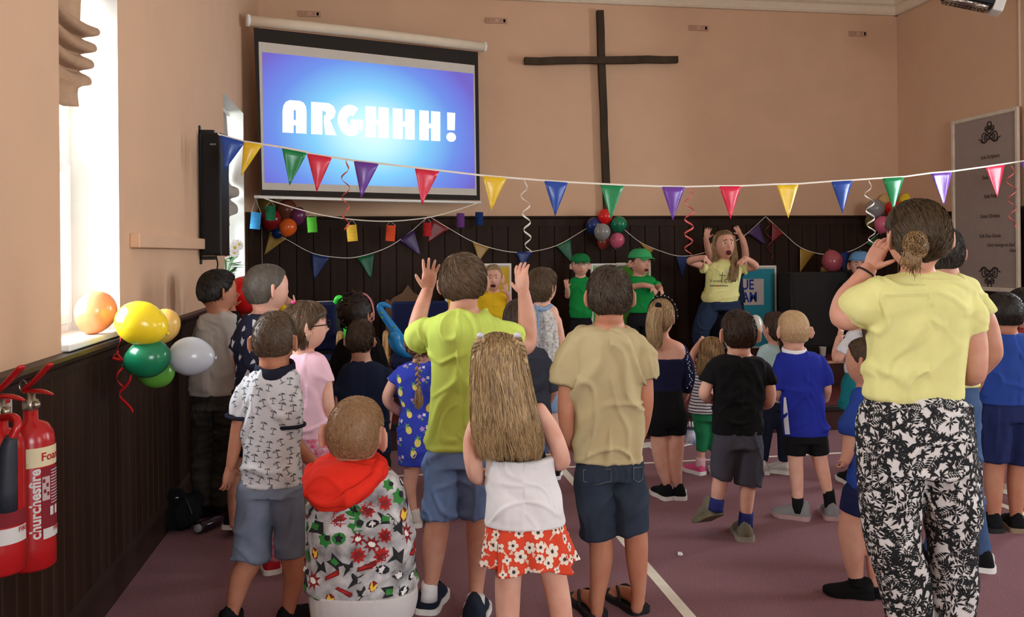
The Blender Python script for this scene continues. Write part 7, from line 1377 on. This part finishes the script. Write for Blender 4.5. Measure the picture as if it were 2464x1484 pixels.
# ---------------------------------------------------------------- paper lanterns on a string under the screen
def Dl(px): t = (px - 620) / (1150 - 620); return 1 / ((1 - t) / 7.05 + t / 8.2)
ls = [(622, 471), (660, 485), (760, 514), (850, 528), (940, 532), (1030, 523), (1090, 508), (1150, 488)]
q = catmull(np.array(ls, float), 5); obj('lantern_string', *ribbon([P(x, y, Dl(x)) for x, y in q], 0.005, np.array([ZV] * len(q))), M_str, label='white string looped below the projection screen holding paper lanterns', cat='string')
for nm, x, y, w, h, tl_, c, top in (('light blue', 615, 531, 25, 40, 0.10, (64, 150, 206), 478), ('dark green', 651, 513, 23, 34, 0.03, (22, 104, 66), 483), ('lime green', 751, 541, 24, 36, -0.07, (86, 176, 52), 511), ('yellow', 847, 561, 26, 39, -0.09, (232, 190, 66), 528), ('orange red', 940, 561, 24, 38, 0.08, (222, 84, 42), 532), ('red', 1028, 552, 21, 33, 0.02, (188, 38, 40), 523), ('purple', 1108, 530, 20, 34, 0.02, (112, 62, 134), 504), ('dark blue', 1153, 526, 20, 31, 0.02, (28, 58, 120), 488)):
    d_ = Dl(x); k = d_ / FPX; c_ = P(x, y, d_); ax_ = unit(u0 * math.cos(tl_) + r0 * math.sin(tl_)); x_ = unit(np.cross(ax_, FH)); y_ = np.cross(ax_, x_); n = 11; prof = []
    for i in range(2 * n + 1): prof.append(((w / 2 * k) * (1.0 if i % 2 == 0 else 0.9), (i / (2 * n) - 0.5) * h * k))
    lt = empty('paper_lantern', c_ - ax_ * h * k / 2, nm + ' concertina paper lantern hanging below the screen', 'lantern', 'paper lanterns on the string')
    m_ = mat('lantern_paper_' + nm.replace(' ', '_'), c, rough=0.8, var=0.04)
    obj('paper_body', *lathe(prof, 24, c_, np.array([x_, y_, ax_])), m_, parent=lt)
    tp = c_ + ax_ * h * k / 2; obj('handle', *tube([tp - x_ * w / 2 * k * 0.9, P(x, top, d_), tp + x_ * w / 2 * k * 0.9], 0.0015, 5, 1), M_str, parent=lt)
# ---------------------------------------------------------------- flip chart easels on the stage
def easel(label, xl, xr, yt, yb, yw, paper, m_paper, extra=None):
    A, Bq = PW(xl, yt, 1, yw), PW(xr, yt, 1, yw); z1 = (A[2] + Bq[2]) / 2; z0 = PW((xl + xr) / 2, yb, 1, yw)[2]; x0, x1 = A[0], Bq[0]
    e = empty('flip_chart', ((x0 + x1) / 2, yw, STAGE_Z), label, 'flip chart')
    obj('board', *bbox((x0, yw - 0.012, z0), (x1, yw + 0.012, z1), 0.004), flat('flip_chart_grey', (196, 190, 180)), parent=e)
    for lo, hi in (((x0 - 0.012, z0), (x0 + 0.008, z1)), ((x1 - 0.008, z0), (x1 + 0.012, z1)), ((x0 - 0.012, z1 - 0.006), (x1 + 0.012, z1 + 0.016))): obj('edge_rail', *bbox((lo[0], yw - 0.02, lo[1]), (hi[0], yw + 0.016, hi[1]), 0.004), M_white, parent=e)
    pp = obj('paper', *box((x0 + 0.010, yw - 0.0165, z0 + 0.02), (x1 - 0.010, yw - 0.0135, z1 - 0.02)), m_paper, parent=e)
    obj('clip', *bbox(((x0 + x1) / 2 - 0.05, yw - 0.03, z1 - 0.01), ((x0 + x1) / 2 + 0.05, yw - 0.005, z1 + 0.022), 0.004), M_white, parent=e)
    for s, q in ((x0 + 0.06, -0.12), (x1 - 0.06, -0.12), ((x0 + x1) / 2, 0.12)): obj('leg', *tube([(s, yw + (0.0 if q < 0 else 0.02), z0 + 0.05), (s, yw + q, STAGE_Z)], 0.012, 8, 1, flatend=True), M_blk, parent=e)
    return e, (x0, x1, z0, z1)
easel('flip chart covered in yellow paper behind the child in yellow', 1073, 1227, 638, 800, 8.15, 1, flat('yellow_paper', (224, 184, 62)))
easel('flip chart covered in bright green paper behind the green capped children', 1424, 1562, 637, 800, 8.15, 1, flat('green_paper', (96, 176, 62)))
e3, (x0, x1, z0, z1) = easel('flip chart covered in turquoise paper with a white team sign', 1712, 1864, 643, 838, 8.30, 1, flat('turquoise_paper', (46, 142, 160)))
a, b = PW(1738, 672, 1, 8.28), PW(1838, 733, 1, 8.28)
sg = obj('paper_sign', *box((a[0], 8.278, b[2]), (b[0], 8.282, a[2])), flat('white_paper', (206, 190, 184)), parent=e3)
for s, pl, pr, py in (('BLUE', 1758, 1815, 697), ('TEAM', 1758, 1822, 727)):
    T, TF = text2d(s, 1.0, 'LEFT', 0, 0.022); q0, q1 = PW(pl, py, 1, 8.27), PW(pr, py, 1, 8.27); k = (q1[0] - q0[0]) / (T[:, 0].max() - T[:, 0].min())
    obj('lettering', np.array([(q0[0] + (x - T[:, 0].min()) * k, 8.2765, q0[2] + y * k * 1.25) for x, y in T]), TF, flat('blue_marker_ink', (32, 60, 140)), parent=sg)
# ---------------------------------------------------------------- dark cabinet on the stage
A, Bq = PW(1903, 656, 1, 7.8), PW(2048, 656, 1, 7.8); zc = A[2]
cb2 = empty('stage_cabinet', ((A[0] + Bq[0]) / 2, 8.05, STAGE_Z), 'large dark grey fabric covered cabinet standing on the stage at the right', 'cabinet')
M_cab = mat('charcoal_speaker_cloth', (46, 45, 45), rough=0.95, var=0.1, vscale=200, bump=0.3, bscale=500)
obj('body', *bbox((A[0], 7.80, STAGE_Z), (Bq[0], 8.08, zc), 0.012), M_cab, parent=cb2)
obj('front_panel', *bbox((A[0] + 0.03, 7.79, STAGE_Z + 0.08), (Bq[0] - 0.03, 7.802, zc - 0.03), 0.004), M_cab, parent=cb2)
obj('plinth', *bbox((A[0] - 0.008, 7.785, STAGE_Z), (Bq[0] + 0.008, 7.80, STAGE_Z + 0.07), 0.004), M_blk, parent=cb2)
tz = empty('cardboard_box', ((P(2003, 650, 8.5))[0], 8.02, zc), 'small tan cardboard box on the dark cabinet under the rose balloon', 'box')
bx_ = P(2003, 650, DY(2003, 7.95)); obj('carton', *bbox((bx_[0] - 0.07, 7.99, zc), (bx_[0] + 0.07, 8.06, zc + 0.045), 0.004), flat('tan_card', (176, 136, 84)), parent=tz)
obj('flap', *bbox((bx_[0] - 0.07, 7.982, zc + 0.03), (bx_[0] - 0.005, 7.99, zc + 0.05), 0.002), flat('tan_card', (176, 136, 84)), parent=tz)
cu = PW(1980, 856, 2, STAGE_Z); obj('paper_cup', *lathe([(0.024, 0), (0.026, 0.002), (0.034, 0.085), (0.036, 0.088), (0.033, 0.088), (0.025, 0.01)], 18, cu), flat('white_cup', (214, 206, 192)), smooth=True, label='white paper cup standing on the stage before the dark cabinet', cat='cup')
tr_ = PW(1806, 850, 2, STAGE_Z); tp = empty('trophy_cup', tr_, 'tiny gold trophy cup on the stage below the blue flip chart', 'trophy')
M_gd = mat('old_gold', (168, 130, 60), rough=0.35, metal=0.8); obj('bowl', *lathe([(0.008, 0.03), (0.01, 0.05), (0.03, 0.07), (0.034, 0.10), (0.03, 0.10), (0.02, 0.075)], 14, tr_), M_gd, parent=tp, smooth=True); obj('foot', *lathe([(0.024, 0), (0.024, 0.015), (0.008, 0.02), (0.008, 0.032)], 12, tr_), M_blk, parent=tp)
# ---------------------------------------------------------------- chairs on the platform
M_bee = mat('beech_wood', (206, 160, 100), rough=0.4, var=0.12, vscale=8, stretch=(3, 3, 0.4)); M_up = cloth('navy_upholstery', (32, 38, 74))
def armchair(px, yw, label, rz=0.0):
    c = PW(px, 700, 1, yw); c = np.array([c[0], yw, STEP_Z]); ca_, sa_ = math.cos(rz), math.sin(rz); T = lambda x, y, z: c + np.array([x * ca_ - y * sa_, x * sa_ + y * ca_, z])
    ch = empty('armchair', c, label, 'chair', 'beech armchairs with navy upholstery'); ax = [T(1, 0, 0) - c, T(0, 1, 0) - c, ZV]
    obj('seat', *obox(T(0, 0, 0.42), ax, (0.24, 0.24, 0.04), 0.02), M_up, parent=ch, smooth=False); obj('backrest', *obox(T(0, 0.25, 0.68), ax, (0.235, 0.03, 0.20), 0.02), M_up, parent=ch)
    for s in (-1, 1):
        obj('armrest', *tube([T(s * 0.28, 0.24, 0.60), T(s * 0.28, 0.0, 0.645), T(s * 0.28, -0.20, 0.645), T(s * 0.28, -0.265, 0.60), T(s * 0.28, -0.28, 0.50)], 0.021, 10, 4, ellip=(1, 1)), M_bee, parent=ch, smooth=True)
        obj('leg', *tube([T(s * 0.28, -0.28, 0.52), T(s * 0.28, -0.275, 0.02)], 0.021, 10, 1), M_bee, parent=ch, smooth=True); obj('leg', *tube([T(s * 0.28, 0.24, 0.62), T(s * 0.28, 0.29, 0.02)], 0.021, 10, 1), M_bee, parent=ch, smooth=True)
        obj('rail', *obox(T(s * 0.262, 0, 0.40), ax, (0.012, 0.26, 0.03), 0.004), M_bee, parent=ch)
        obj('screw_cap', *ellipsoid(T(s * 0.302, -0.27, 0.56), (0.007, 0.007, 0.007), None, 8, 6), M_white, parent=ch)
    return ch
armchair(731, 6.78, 'beech armchair with navy seat behind the girl in pink'); armchair(1012, 6.72, 'beech armchair with navy seat holding the blue inflatable', -0.03)
def sax(label, pts, r, bell, D, m, m2, name='inflatable_saxophone'):
    q = [P(x, y, D + z) for x, y, z in pts]; rt = empty(name, q[-1], label, 'inflatable toy')
    bd = obj('body', *tube(q, np.array(r) * D / FPX, 16, 5), m, parent=rt, smooth=True)
    if bell: obj('bell', *tube([P(x, y, D + z) for x, y, z in bell[0]], np.array(bell[1]) * D / FPX, 16, 4), m, parent=rt, smooth=True)
    rs_ = random.Random(2)
    for k in range(7):
        i = rs_.randrange(max(1, len(q) // 2), len(q)); obj('printed_key', *ellipsoid(q[i] - cF * r[i] * D / FPX * 0.97 + u0 * rs_.uniform(-0.03, 0.05) + r0 * rs_.uniform(-0.01, 0.01), (0.011, 0.004, 0.008), None, 8, 5), m2, parent=bd, smooth=True)
sax('green inflatable saxophone standing behind the curly haired girl', [(806, 728, 0.0), (812, 718, 0), (820, 718, 0), (826, 735, 0), (832, 770, 0), (838, 805, 0), (845, 860, 0), (856, 884, -0.02)], [5, 7, 7, 8, 9, 10, 11, 12], ([(856, 886, -0.02), (876, 880, -0.04), (884, 850, -0.06)], [11, 13, 16]), 7.28, mat('green_pvc', (70, 214, 70), rough=0.25, var=0.03), flat('lime_print', (160, 220, 60)))
sax('blue inflatable saxophone leaning on the navy armchair', [(938, 738, 0), (924, 733, 0), (914, 738, 0), (922, 756, 0), (950, 795, 0), (975, 832, 0), (992, 848, 0)], [4, 7, 8, 9, 11, 13, 14], ([(990, 850, 0), (972, 846, -0.04), (956, 832, -0.06), (950, 812, -0.06)], [13, 15, 15, 17]), 6.60, mat('blue_pvc', (46, 138, 206), rough=0.25, var=0.03), flat('olive_print', (120, 160, 60)))
D_ = DY(786, 7.50); a, b = P(752, 727, D_), P(822, 725, D_); mstd = empty('music_stand', ((a[0] + b[0]) / 2, a[1], STAGE_Z), 'black music stand desk in front of the dark panelling', 'music stand')
V, F = extrude_poly([(750, 732), (757, 727), (812, 725), (818, 729), (828, 846), (742, 850)], lambda x, y: P(x, y, D_), 0.012, FH); obj('desk', V, F, flat('black_painted_steel', (38, 40, 42), 0.5), parent=mstd)
obj('lip', *tube([P(756, 726, D_), P(813, 724, D_)], 0.005, 6, 1), flat('grey_steel_edge', (150, 150, 150), 0.4), parent=mstd)
mc = P(786, 800, D_) + FH * 0.03; obj('pole', *tube([mc, np.array([mc[0], mc[1], STAGE_Z])], 0.012, 8, 1, flatend=True), M_blk, parent=mstd)
for k in range(3): an_ = k * 2.1 + 0.4; obj('foot', *tube([(mc[0], mc[1], STAGE_Z + 0.12), (mc[0] + 0.22 * math.cos(an_), mc[1] + 0.22 * math.sin(an_), STAGE_Z + 0.008)], 0.008, 6, 1), M_blk, parent=mstd)
# carved wooden chair against the panelling
cc = PW(982, 720, 1, 8.2); cvc = empty('carved_chair', (cc[0], 8.2, STAGE_Z), 'old carved wooden chair with a pointed back against the panelling', 'chair'); M_oak = mat('oak_chair_wood', (110, 74, 44), rough=0.5, var=0.2, vscale=8)
for s in (-1, 1): obj('back_post', *bbox((cc[0] + s * 0.2 - 0.02, 8.2, STAGE_Z), (cc[0] + s * 0.2 + 0.02, 8.24, 1.02), 0.005), M_oak, parent=cvc); obj('leg', *bbox((cc[0] + s * 0.2 - 0.02, 7.84, STAGE_Z), (cc[0] + s * 0.2 + 0.02, 7.88, STAGE_Z + 0.42), 0.005), M_oak, parent=cvc)
V, F = extrude_poly([(-0.2, 0.78), (0.2, 0.78), (0.2, 0.98), (0.14, 1.04), (0.06, 1.08), (0.0, 1.16), (-0.06, 1.08), (-0.14, 1.04), (-0.2, 0.98)], lambda x, z: np.array([cc[0] + x, 8.205, z]), 0.03, np.array([0, 1.0, 0])); obj('back_panel', V, F, M_oak, parent=cvc)
obj('seat', *bbox((cc[0] - 0.24, 7.82, STAGE_Z + 0.42), (cc[0] + 0.24, 8.24, STAGE_Z + 0.46), 0.008), M_oak, parent=cvc)
# ---------------------------------------------------------------- flowers on the far window sill
vb = np.array([XL - 0.035, 6.80, ZS + 0.022]); vs = empty('flower_vase', vb, 'white vase of white and crimson flowers on the far window sill', 'vase')
obj('vase', *lathe([(0.045, 0), (0.05, 0.01), (0.062, 0.12), (0.066, 0.18), (0.058, 0.185), (0.05, 0.10)], 20, vb), mat('white_glazed_vase', (238, 236, 232), rough=0.3), parent=vs, smooth=True)
M_pet = flat('white_petal', (244, 240, 236)); M_ctr = flat('yellow_centre', (220, 190, 60)); M_mag = flat('crimson_petal', (176, 20, 60)); M_lf = mat('flower_leaf', (70, 120, 66), rough=0.5)
rs = random.Random(4)
for k in range(9):
    x_, y_, z_ = rs.uniform(-0.01, 0.10), rs.uniform(-0.13, 0.07), rs.uniform(0.30, 0.43); hd = vb + np.array([x_, y_, z_]); obj('stem', *tube([vb + np.array([0, 0, 0.12]), vb + np.array([x_ * 0.4, y_ * 0.4, 0.25]), hd], 0.003, 5, 3), M_lf, parent=vs)
    n_ = unit(np.array([0.5 + x_ * 3, -1.0 + y_ * 2, 0.5])); e1 = unit(np.cross(n_, ZV)); e2 = np.cross(n_, e1); mag = k in (0, 1); fw = obj('flower', *ellipsoid(hd, (0.014, 0.014, 0.012), None, 10, 6), M_mag if mag else M_ctr, parent=vs, smooth=True)
    for j in range(11): an_ = j / 11 * 6.2832; dr_ = e1 * math.cos(an_) + e2 * math.sin(an_); obj('petal', *ellipsoid(hd + dr_ * 0.027, (0.019, 0.009, 0.003), np.array([dr_, np.cross(n_, dr_), n_]), 8, 5), M_mag if mag else M_pet, parent=fw, smooth=True)
for k in range(12):
    an_ = rs.uniform(-1.9, 1.0); z_ = rs.uniform(0.14, 0.34); dr_ = unit(np.array([0.7 * math.cos(an_), math.sin(an_), rs.uniform(-0.1, 0.5)])); obj('leaf', *ellipsoid(vb + ZV * z_ + dr_ * 0.085, (0.06, 0.024, 0.003), np.array([dr_, unit(np.cross(dr_, ZV)), unit(np.cross(unit(np.cross(dr_, ZV)), dr_))]), 10, 6), M_lf, parent=vs, smooth=True)
# ---------------------------------------------------------------- fire extinguishers on the left wall
M_red = mat('extinguisher_red_enamel', (176, 24, 26), rough=0.25, var=0.03, spec=0.5); M_brs = mat('dull_nickel', (170, 160, 140), rough=0.35, metal=0.9); M_lab = flat('cream_label', (222, 206, 166)); M_wl = flat('white_label', (214, 208, 204)); M_mar = flat('maroon_print_panel', (128, 32, 40)); M_txr = flat('red_print_ink', (176, 40, 40))
def extinguisher(px, d, ybot, ytop, r, label, foam=True):
    c = P(px, ybot, d); k = d / FPX; H_ = (ybot - ytop) * k; o = empty('fire_extinguisher', c, label, 'fire extinguisher')
    obj('cylinder', *lathe([(r * 0.9, 0), (r * 1.01, 0.008), (r * 1.01, 0.07), (r, 0.074), (r, H_ * 0.86), (r * 0.93, H_ * 0.92), (r * 0.7, H_ * 0.975), (r * 0.32, H_), (r * 0.30, H_ + 0.03)], 40, c), M_red, parent=o, smooth=True)
    t = c + ZV * (H_ + 0.03); obj('valve', *lathe([(r * 0.28, 0), (r * 0.34, 0.005), (r * 0.34, 0.03), (r * 0.2, 0.035), (r * 0.2, 0.055)], 16, t), M_brs, parent=o, smooth=True)
    hd = unit(r0 * 0.9 - FH * 0.45); obj('handle', *tube([t + ZV * 0.055 - hd * 0.02, t + ZV * 0.06 + hd * 0.05, t + ZV * 0.055 + hd * 0.10], [0.013, 0.012, 0.006], 8, 3, ellip=(1, 0.6)), M_red, parent=o, smooth=True)
    obj('lever', *tube([t + ZV * 0.065 - hd * 0.025, t + ZV * 0.09 + hd * 0.02, t + ZV * 0.14 + hd * 0.09], [0.012, 0.012, 0.013], 8, 3, ellip=(1, 0.5)), M_red, parent=o, smooth=True)
    obj('safety_pin', *tube([t + ZV * 0.07 - hd * 0.035 + (hd * math.cos(a_) + ZV * math.sin(a_)) * 0.018 for a_ in np.linspace(0, 6.28, 13)], 0.0022, 5, 1), M_brs, parent=o)
    obj('gauge', *ellipsoid(t + ZV * 0.018 + hd * r * 0.4, (0.013, 0.013, 0.013), None, 12, 8), M_brs, parent=o, smooth=True)
    obj('wall_hook', *bbox(np.array([XL, c[1] - 0.02, c[2] + H_ * 0.9]), np.array([c[0] - r * 0.2, c[1] + 0.02, c[2] + H_ * 0.9 + 0.03]), 0.003), M_blk, parent=o)
    return o, c, H_, r
def cyl(c, r, off, frm=0.0):
    """(horizontal angle from the viewer in radians, height) -> point on the cylinder"""
    v = unit((CAM - c) * np.array([1, 1, 0])); s = np.cross(ZV, v)
    return lambda a, z: c + (v * math.cos(a) + s * math.sin(a)) * (r + off) + ZV * z
def patch(f, a0, a1, z0, z1, n=10):
    A = np.array([f(a0 + (a1 - a0) * i / n, z) for z in (z0, z1) for i in range(n + 1)]); return A, [(i, i + 1, i + n + 2, i + n + 1) for i in range(n)]
def cyl_text(s, f, a0, z0, h, r, parent, m, vertical=False, bold=0.0, fit=None):
    T, TF = text2d(s, 1.0, 'LEFT', 0, bold); T[:, 0] -= T[:, 0].min(); k = h
    if fit: k = fit / T[:, 0].max()
    q = [f(a0 - y * h / r, z0 + x * k) if vertical else f(a0 + x * k / r, z0 + y * h) for x, y in T]
    return obj('lettering', np.array(q), TF, m, parent=parent)
o, c, H_, r = extinguisher(77, 2.52, 1362, 1010, 0.066, 'red foam fire extinguisher with cream label hanging on the left wall')
f1, f2 = cyl(c, r, 0.0012), cyl(c, r, 0.0022)
obj('label_band', *patch(f1, -0.45, 1.5, H_ * 0.70, H_ * 0.83), M_lab, parent=o, smooth=True); cyl_text('Foam', f2, 0.42, H_ * 0.74, 0.034, r, o, M_txr, bold=0.02)
for k in range(7): obj('print_line', *patch(f2, -0.42, -0.1 - 0.03 * k, H_ * (0.715 + 0.014 * k), H_ * (0.718 + 0.014 * k), 4), flat('label_ink', (120, 104, 80)), parent=o)
cyl_text('churchesfire', f1, 0.36, H_ * 0.22, 0.042, r, o, M_wl, vertical=True, bold=0.03, fit=H_ * 0.47)
obj('print_panel', *patch(f1, 0.40, 1.5, H_ * 0.24, H_ * 0.69), M_mar, parent=o, smooth=True)
for k in range(12): obj('print_line', *patch(f2, 0.86, 1.4, H_ * (0.44 + 0.02 * k), H_ * (0.446 + 0.02 * k), 5), flat('pale_print', (206, 176, 172)), parent=o)
obj('pictogram', *patch(f2, 0.43, 0.80, H_ * 0.47, H_ * 0.63, 5), flat('pale_pictogram', (190, 168, 164)), parent=o)
for q, (a0_, z0_) in enumerate(((0.5, 0.59), (0.66, 0.56), (0.54, 0.52), (0.7, 0.50))): obj('pictogram_mark', *patch(cyl(c, r, 0.003), a0_ - 0.05, a0_ + 0.06, H_ * z0_, H_ * (z0_ + 0.025), 3), M_mar, parent=o)
for a0_ in (0.80, 1.1): obj('pictogram', *patch(f2, a0_, a0_ + 0.2, H_ * 0.36, H_ * 0.42, 4), M_wl, parent=o)
obj('label', *patch(f2, 0.46, 1.5, H_ * 0.21, H_ * 0.28), M_wl, parent=o, smooth=True); cyl_text('FIRE', cyl(c, r, 0.003), 0.98, H_ * 0.25, 0.02, r, o, M_txr, bold=0.02)
o2, c2_, H2, r2 = extinguisher(4, 2.28, 1374, 1030, 0.060, 'red fire extinguisher with black horn at the left edge')
g1, g2 = cyl(c2_, r2, 0.0012), cyl(c2_, r2, 0.0024)
obj('print_panel', *patch(g1, -0.5, 1.25, H2 * 0.34, H2 * 0.44), M_mar, parent=o2, smooth=True); obj('label', *patch(g1, -0.5, 1.25, H2 * 0.22, H2 * 0.33), M_wl, parent=o2, smooth=True); cyl_text('FIRE', g2, 0.72, H2 * 0.29, 0.018, r2, o2, M_txr, bold=0.02)
hp_ = [P(6, 1004, 2.26), P(34, 1004, 2.23), P(42, 1022, 2.21), P(30, 1052, 2.20)]; obj('hose', *tube(hp_, 0.011, 10, 5), M_red, parent=o2, smooth=True)
obj('horn', *tube([P(28, 1050, 2.20), P(20, 1090, 2.20), P(14, 1228, 2.20)], [0.014, 0.022, 0.028], 16, 3, flatend=True), flat('black_plastic_horn', (46, 50, 58), 0.5), parent=o2, smooth=True)
a, b = PW(-6, 945, 0, XL + 0.012), PW(22, 1005, 0, XL + 0.012)
sgn = empty('fire_sign', (XL + 0.013, (a[1] + b[1]) / 2, b[2]), 'white fire notice with red print behind the extinguishers', 'sign'); obj('plate', *box((XL + 0.018, a[1] - 0.1, b[2]), (XL + 0.021, b[1], a[2])), M_wl, parent=sgn)
obj('red_mark', *box((XL + 0.0212, b[1] - 0.06, b[2] + 0.05), (XL + 0.0222, b[1] - 0.015, a[2] - 0.02)), M_txr, parent=sgn)
for k in range(3): obj('print_line', *box((XL + 0.0212, b[1] - 0.06, b[2] + 0.012 + 0.01 * k), (XL + 0.0222, b[1] - 0.012, b[2] + 0.016 + 0.01 * k)), M_txr, parent=sgn)
# ---------------------------------------------------------------- things on the carpet
bc = PW(432, 1272, 2, 0); M_bag = cloth('black_nylon_bag', (18, 18, 20), bump=0.4, bscale=60)
V, Q = remesh([ellipsoid(bc + np.array([0, 0, 0.085]), (0.115, 0.10, 0.095)), ellipsoid(bc + np.array([-0.03, 0.02, 0.15]), (0.06, 0.06, 0.06)), ellipsoid(bc + np.array([0.05, 0.05, 0.13]), (0.06, 0.06, 0.05))], 0.008, 2); V = folds(V, Q, bc, 0.012, 'pants', 5); V[:, 2] = np.maximum(V[:, 2], 0.0)
bg = empty('drawstring_bag', bc, 'slumped black bag on the carpet against the left skirting', 'bag'); obj('bag_body', V, Q, M_bag, parent=bg, smooth=True); obj('drawstring', *tube([bc + np.array([-0.02, 0, 0.2]), bc + np.array([0.04, -0.06, 0.19]), bc + np.array([0.08, -0.08, 0.10])], 0.004, 6, 4), M_blk, parent=bg, smooth=True)
obj('bag_tag', *bbox(P(426, 1199, DF(430, 1275)) - 0.008, P(426, 1199, DF(430, 1275)) + 0.008, 0.002), M_wl, parent=bg)
wb = PW(480, 1284, 2, 0) + ZV * 0.032; wax = unit(np.array([0.55, 0.8, 0])); obw = empty('water_bottle', wb, 'dark water bottle lying on the carpet beside the black bag', 'bottle')
wx_ = np.array([wax, np.cross(ZV, wax), ZV]); obj('bottle', *lathe([(0.028, 0.0), (0.031, 0.01), (0.031, 0.13), (0.02, 0.15), (0.018, 0.16)], 18, wb - wax * 0.0, np.array([np.cross(ZV, wax), ZV, wax])), mat('dark_purple_plastic', (46, 30, 40), rough=0.2), parent=obw, smooth=True); obj('bottle_cap', *lathe([(0.012, -0.022), (0.02, -0.02), (0.022, 0.0)], 16, wb, np.array([np.cross(ZV, wax), ZV, wax])), flat('grey_cap', (150, 150, 150)), parent=obw, smooth=True)
b2 = PW(503, 1196, 2, 0); obj('bottle', *lathe([(0.03, 0), (0.033, 0.01), (0.033, 0.17), (0.016, 0.20), (0.015, 0.225), (0.0, 0.227)], 18, b2 + np.array([0, 0.25, 0])), mat('blue_plastic_bottle', (60, 110, 150), rough=0.3), smooth=True, label='upright blue plastic bottle behind the boy in camouflage trousers', cat='bottle')
sc = PW(1637, 1337, 2, 0); V, F = ellipsoid(sc + ZV * 0.008, (0.014, 0.012, 0.009), None, 9, 6); obj('paper_scrap', V + RNG.normal(size=V.shape) * 0.0018, F, flat('white_scrap', (226, 222, 220)), label='tiny crumpled white paper scrap alone on the carpet', cat='scrap')
for k, (x, y, w, l, a_) in enumerate(((1560, 1070, 0.21, 0.15, 0.2), (1597, 1074, 0.21, 0.15, -0.3), (1628, 1070, 0.21, 0.15, 0.5))):
    c_ = PW(x, y, 2, 0.001 + 0.0015 * k); ca_, sa_ = math.cos(a_), math.sin(a_); obj('paper_sheet', *obox(c_ + ZV * 0.001, [(ca_, sa_, 0), (-sa_, ca_, 0), (0, 0, 1)], (w / 2, l / 2, 0.0006)), flat('white_sheet', (222, 214, 208)), label=('white paper sheet on the carpet furthest left before the stage step', 'white paper sheet between the ponytail girl\'s legs before the stage step', 'white paper sheet nearest the pen tub before the stage step')[k], cat='paper', group='paper sheets by the stage step')
obj('red_ribbon_scrap', *ribbon([PW(1632, 1066, 2, 0.012), PW(1645, 1063, 2, 0.02), PW(1652, 1068, 2, 0.010)], 0.014, np.array([0.2, 1, 0])), flat('red_card', (196, 44, 36)), label='strip of red card lying beside the pen tub', cat='card')
mt = PW(1662, 1066, 2, 0); tb = empty('pen_tub', mt, 'tub of felt pens on the carpet behind the green trousered toddler', 'tub'); obj('tub', *lathe([(0.040, 0), (0.042, 0.004), (0.046, 0.10), (0.043, 0.10), (0.04, 0.01)], 20, mt), mat('blue_white_tub', (70, 90, 160), rough=0.4, vscale=18, rgb2=(220, 220, 226)), parent=tb, smooth=True)
for k in range(9):
    an_ = k * 0.7; q = mt + np.array([0.022 * math.cos(an_), 0.022 * math.sin(an_), 0.02]); q2 = mt + np.array([0.032 * math.cos(an_), 0.032 * math.sin(an_), 0.155]); pn = obj('felt_pen', *tube([q, q2], 0.0065, 8, 1), flat('white_pen_barrel', (222, 222, 224)), label='white barrelled felt pen standing in the tub of pens', cat='pen', group='felt pens in the tub', smooth=True)
    obj('pen_cap', *tube([q2 - (q2 - q) * 0.35, q2 - (q2 - q) * 0.2], 0.0075, 8, 1), flat('pen_cap_%d' % (k % 4), ((40, 40, 44), (160, 40, 50), (40, 60, 140), (50, 120, 70))[k % 4]), parent=None if 0 else pn)
bpy.data.scenes.remove(TSC)
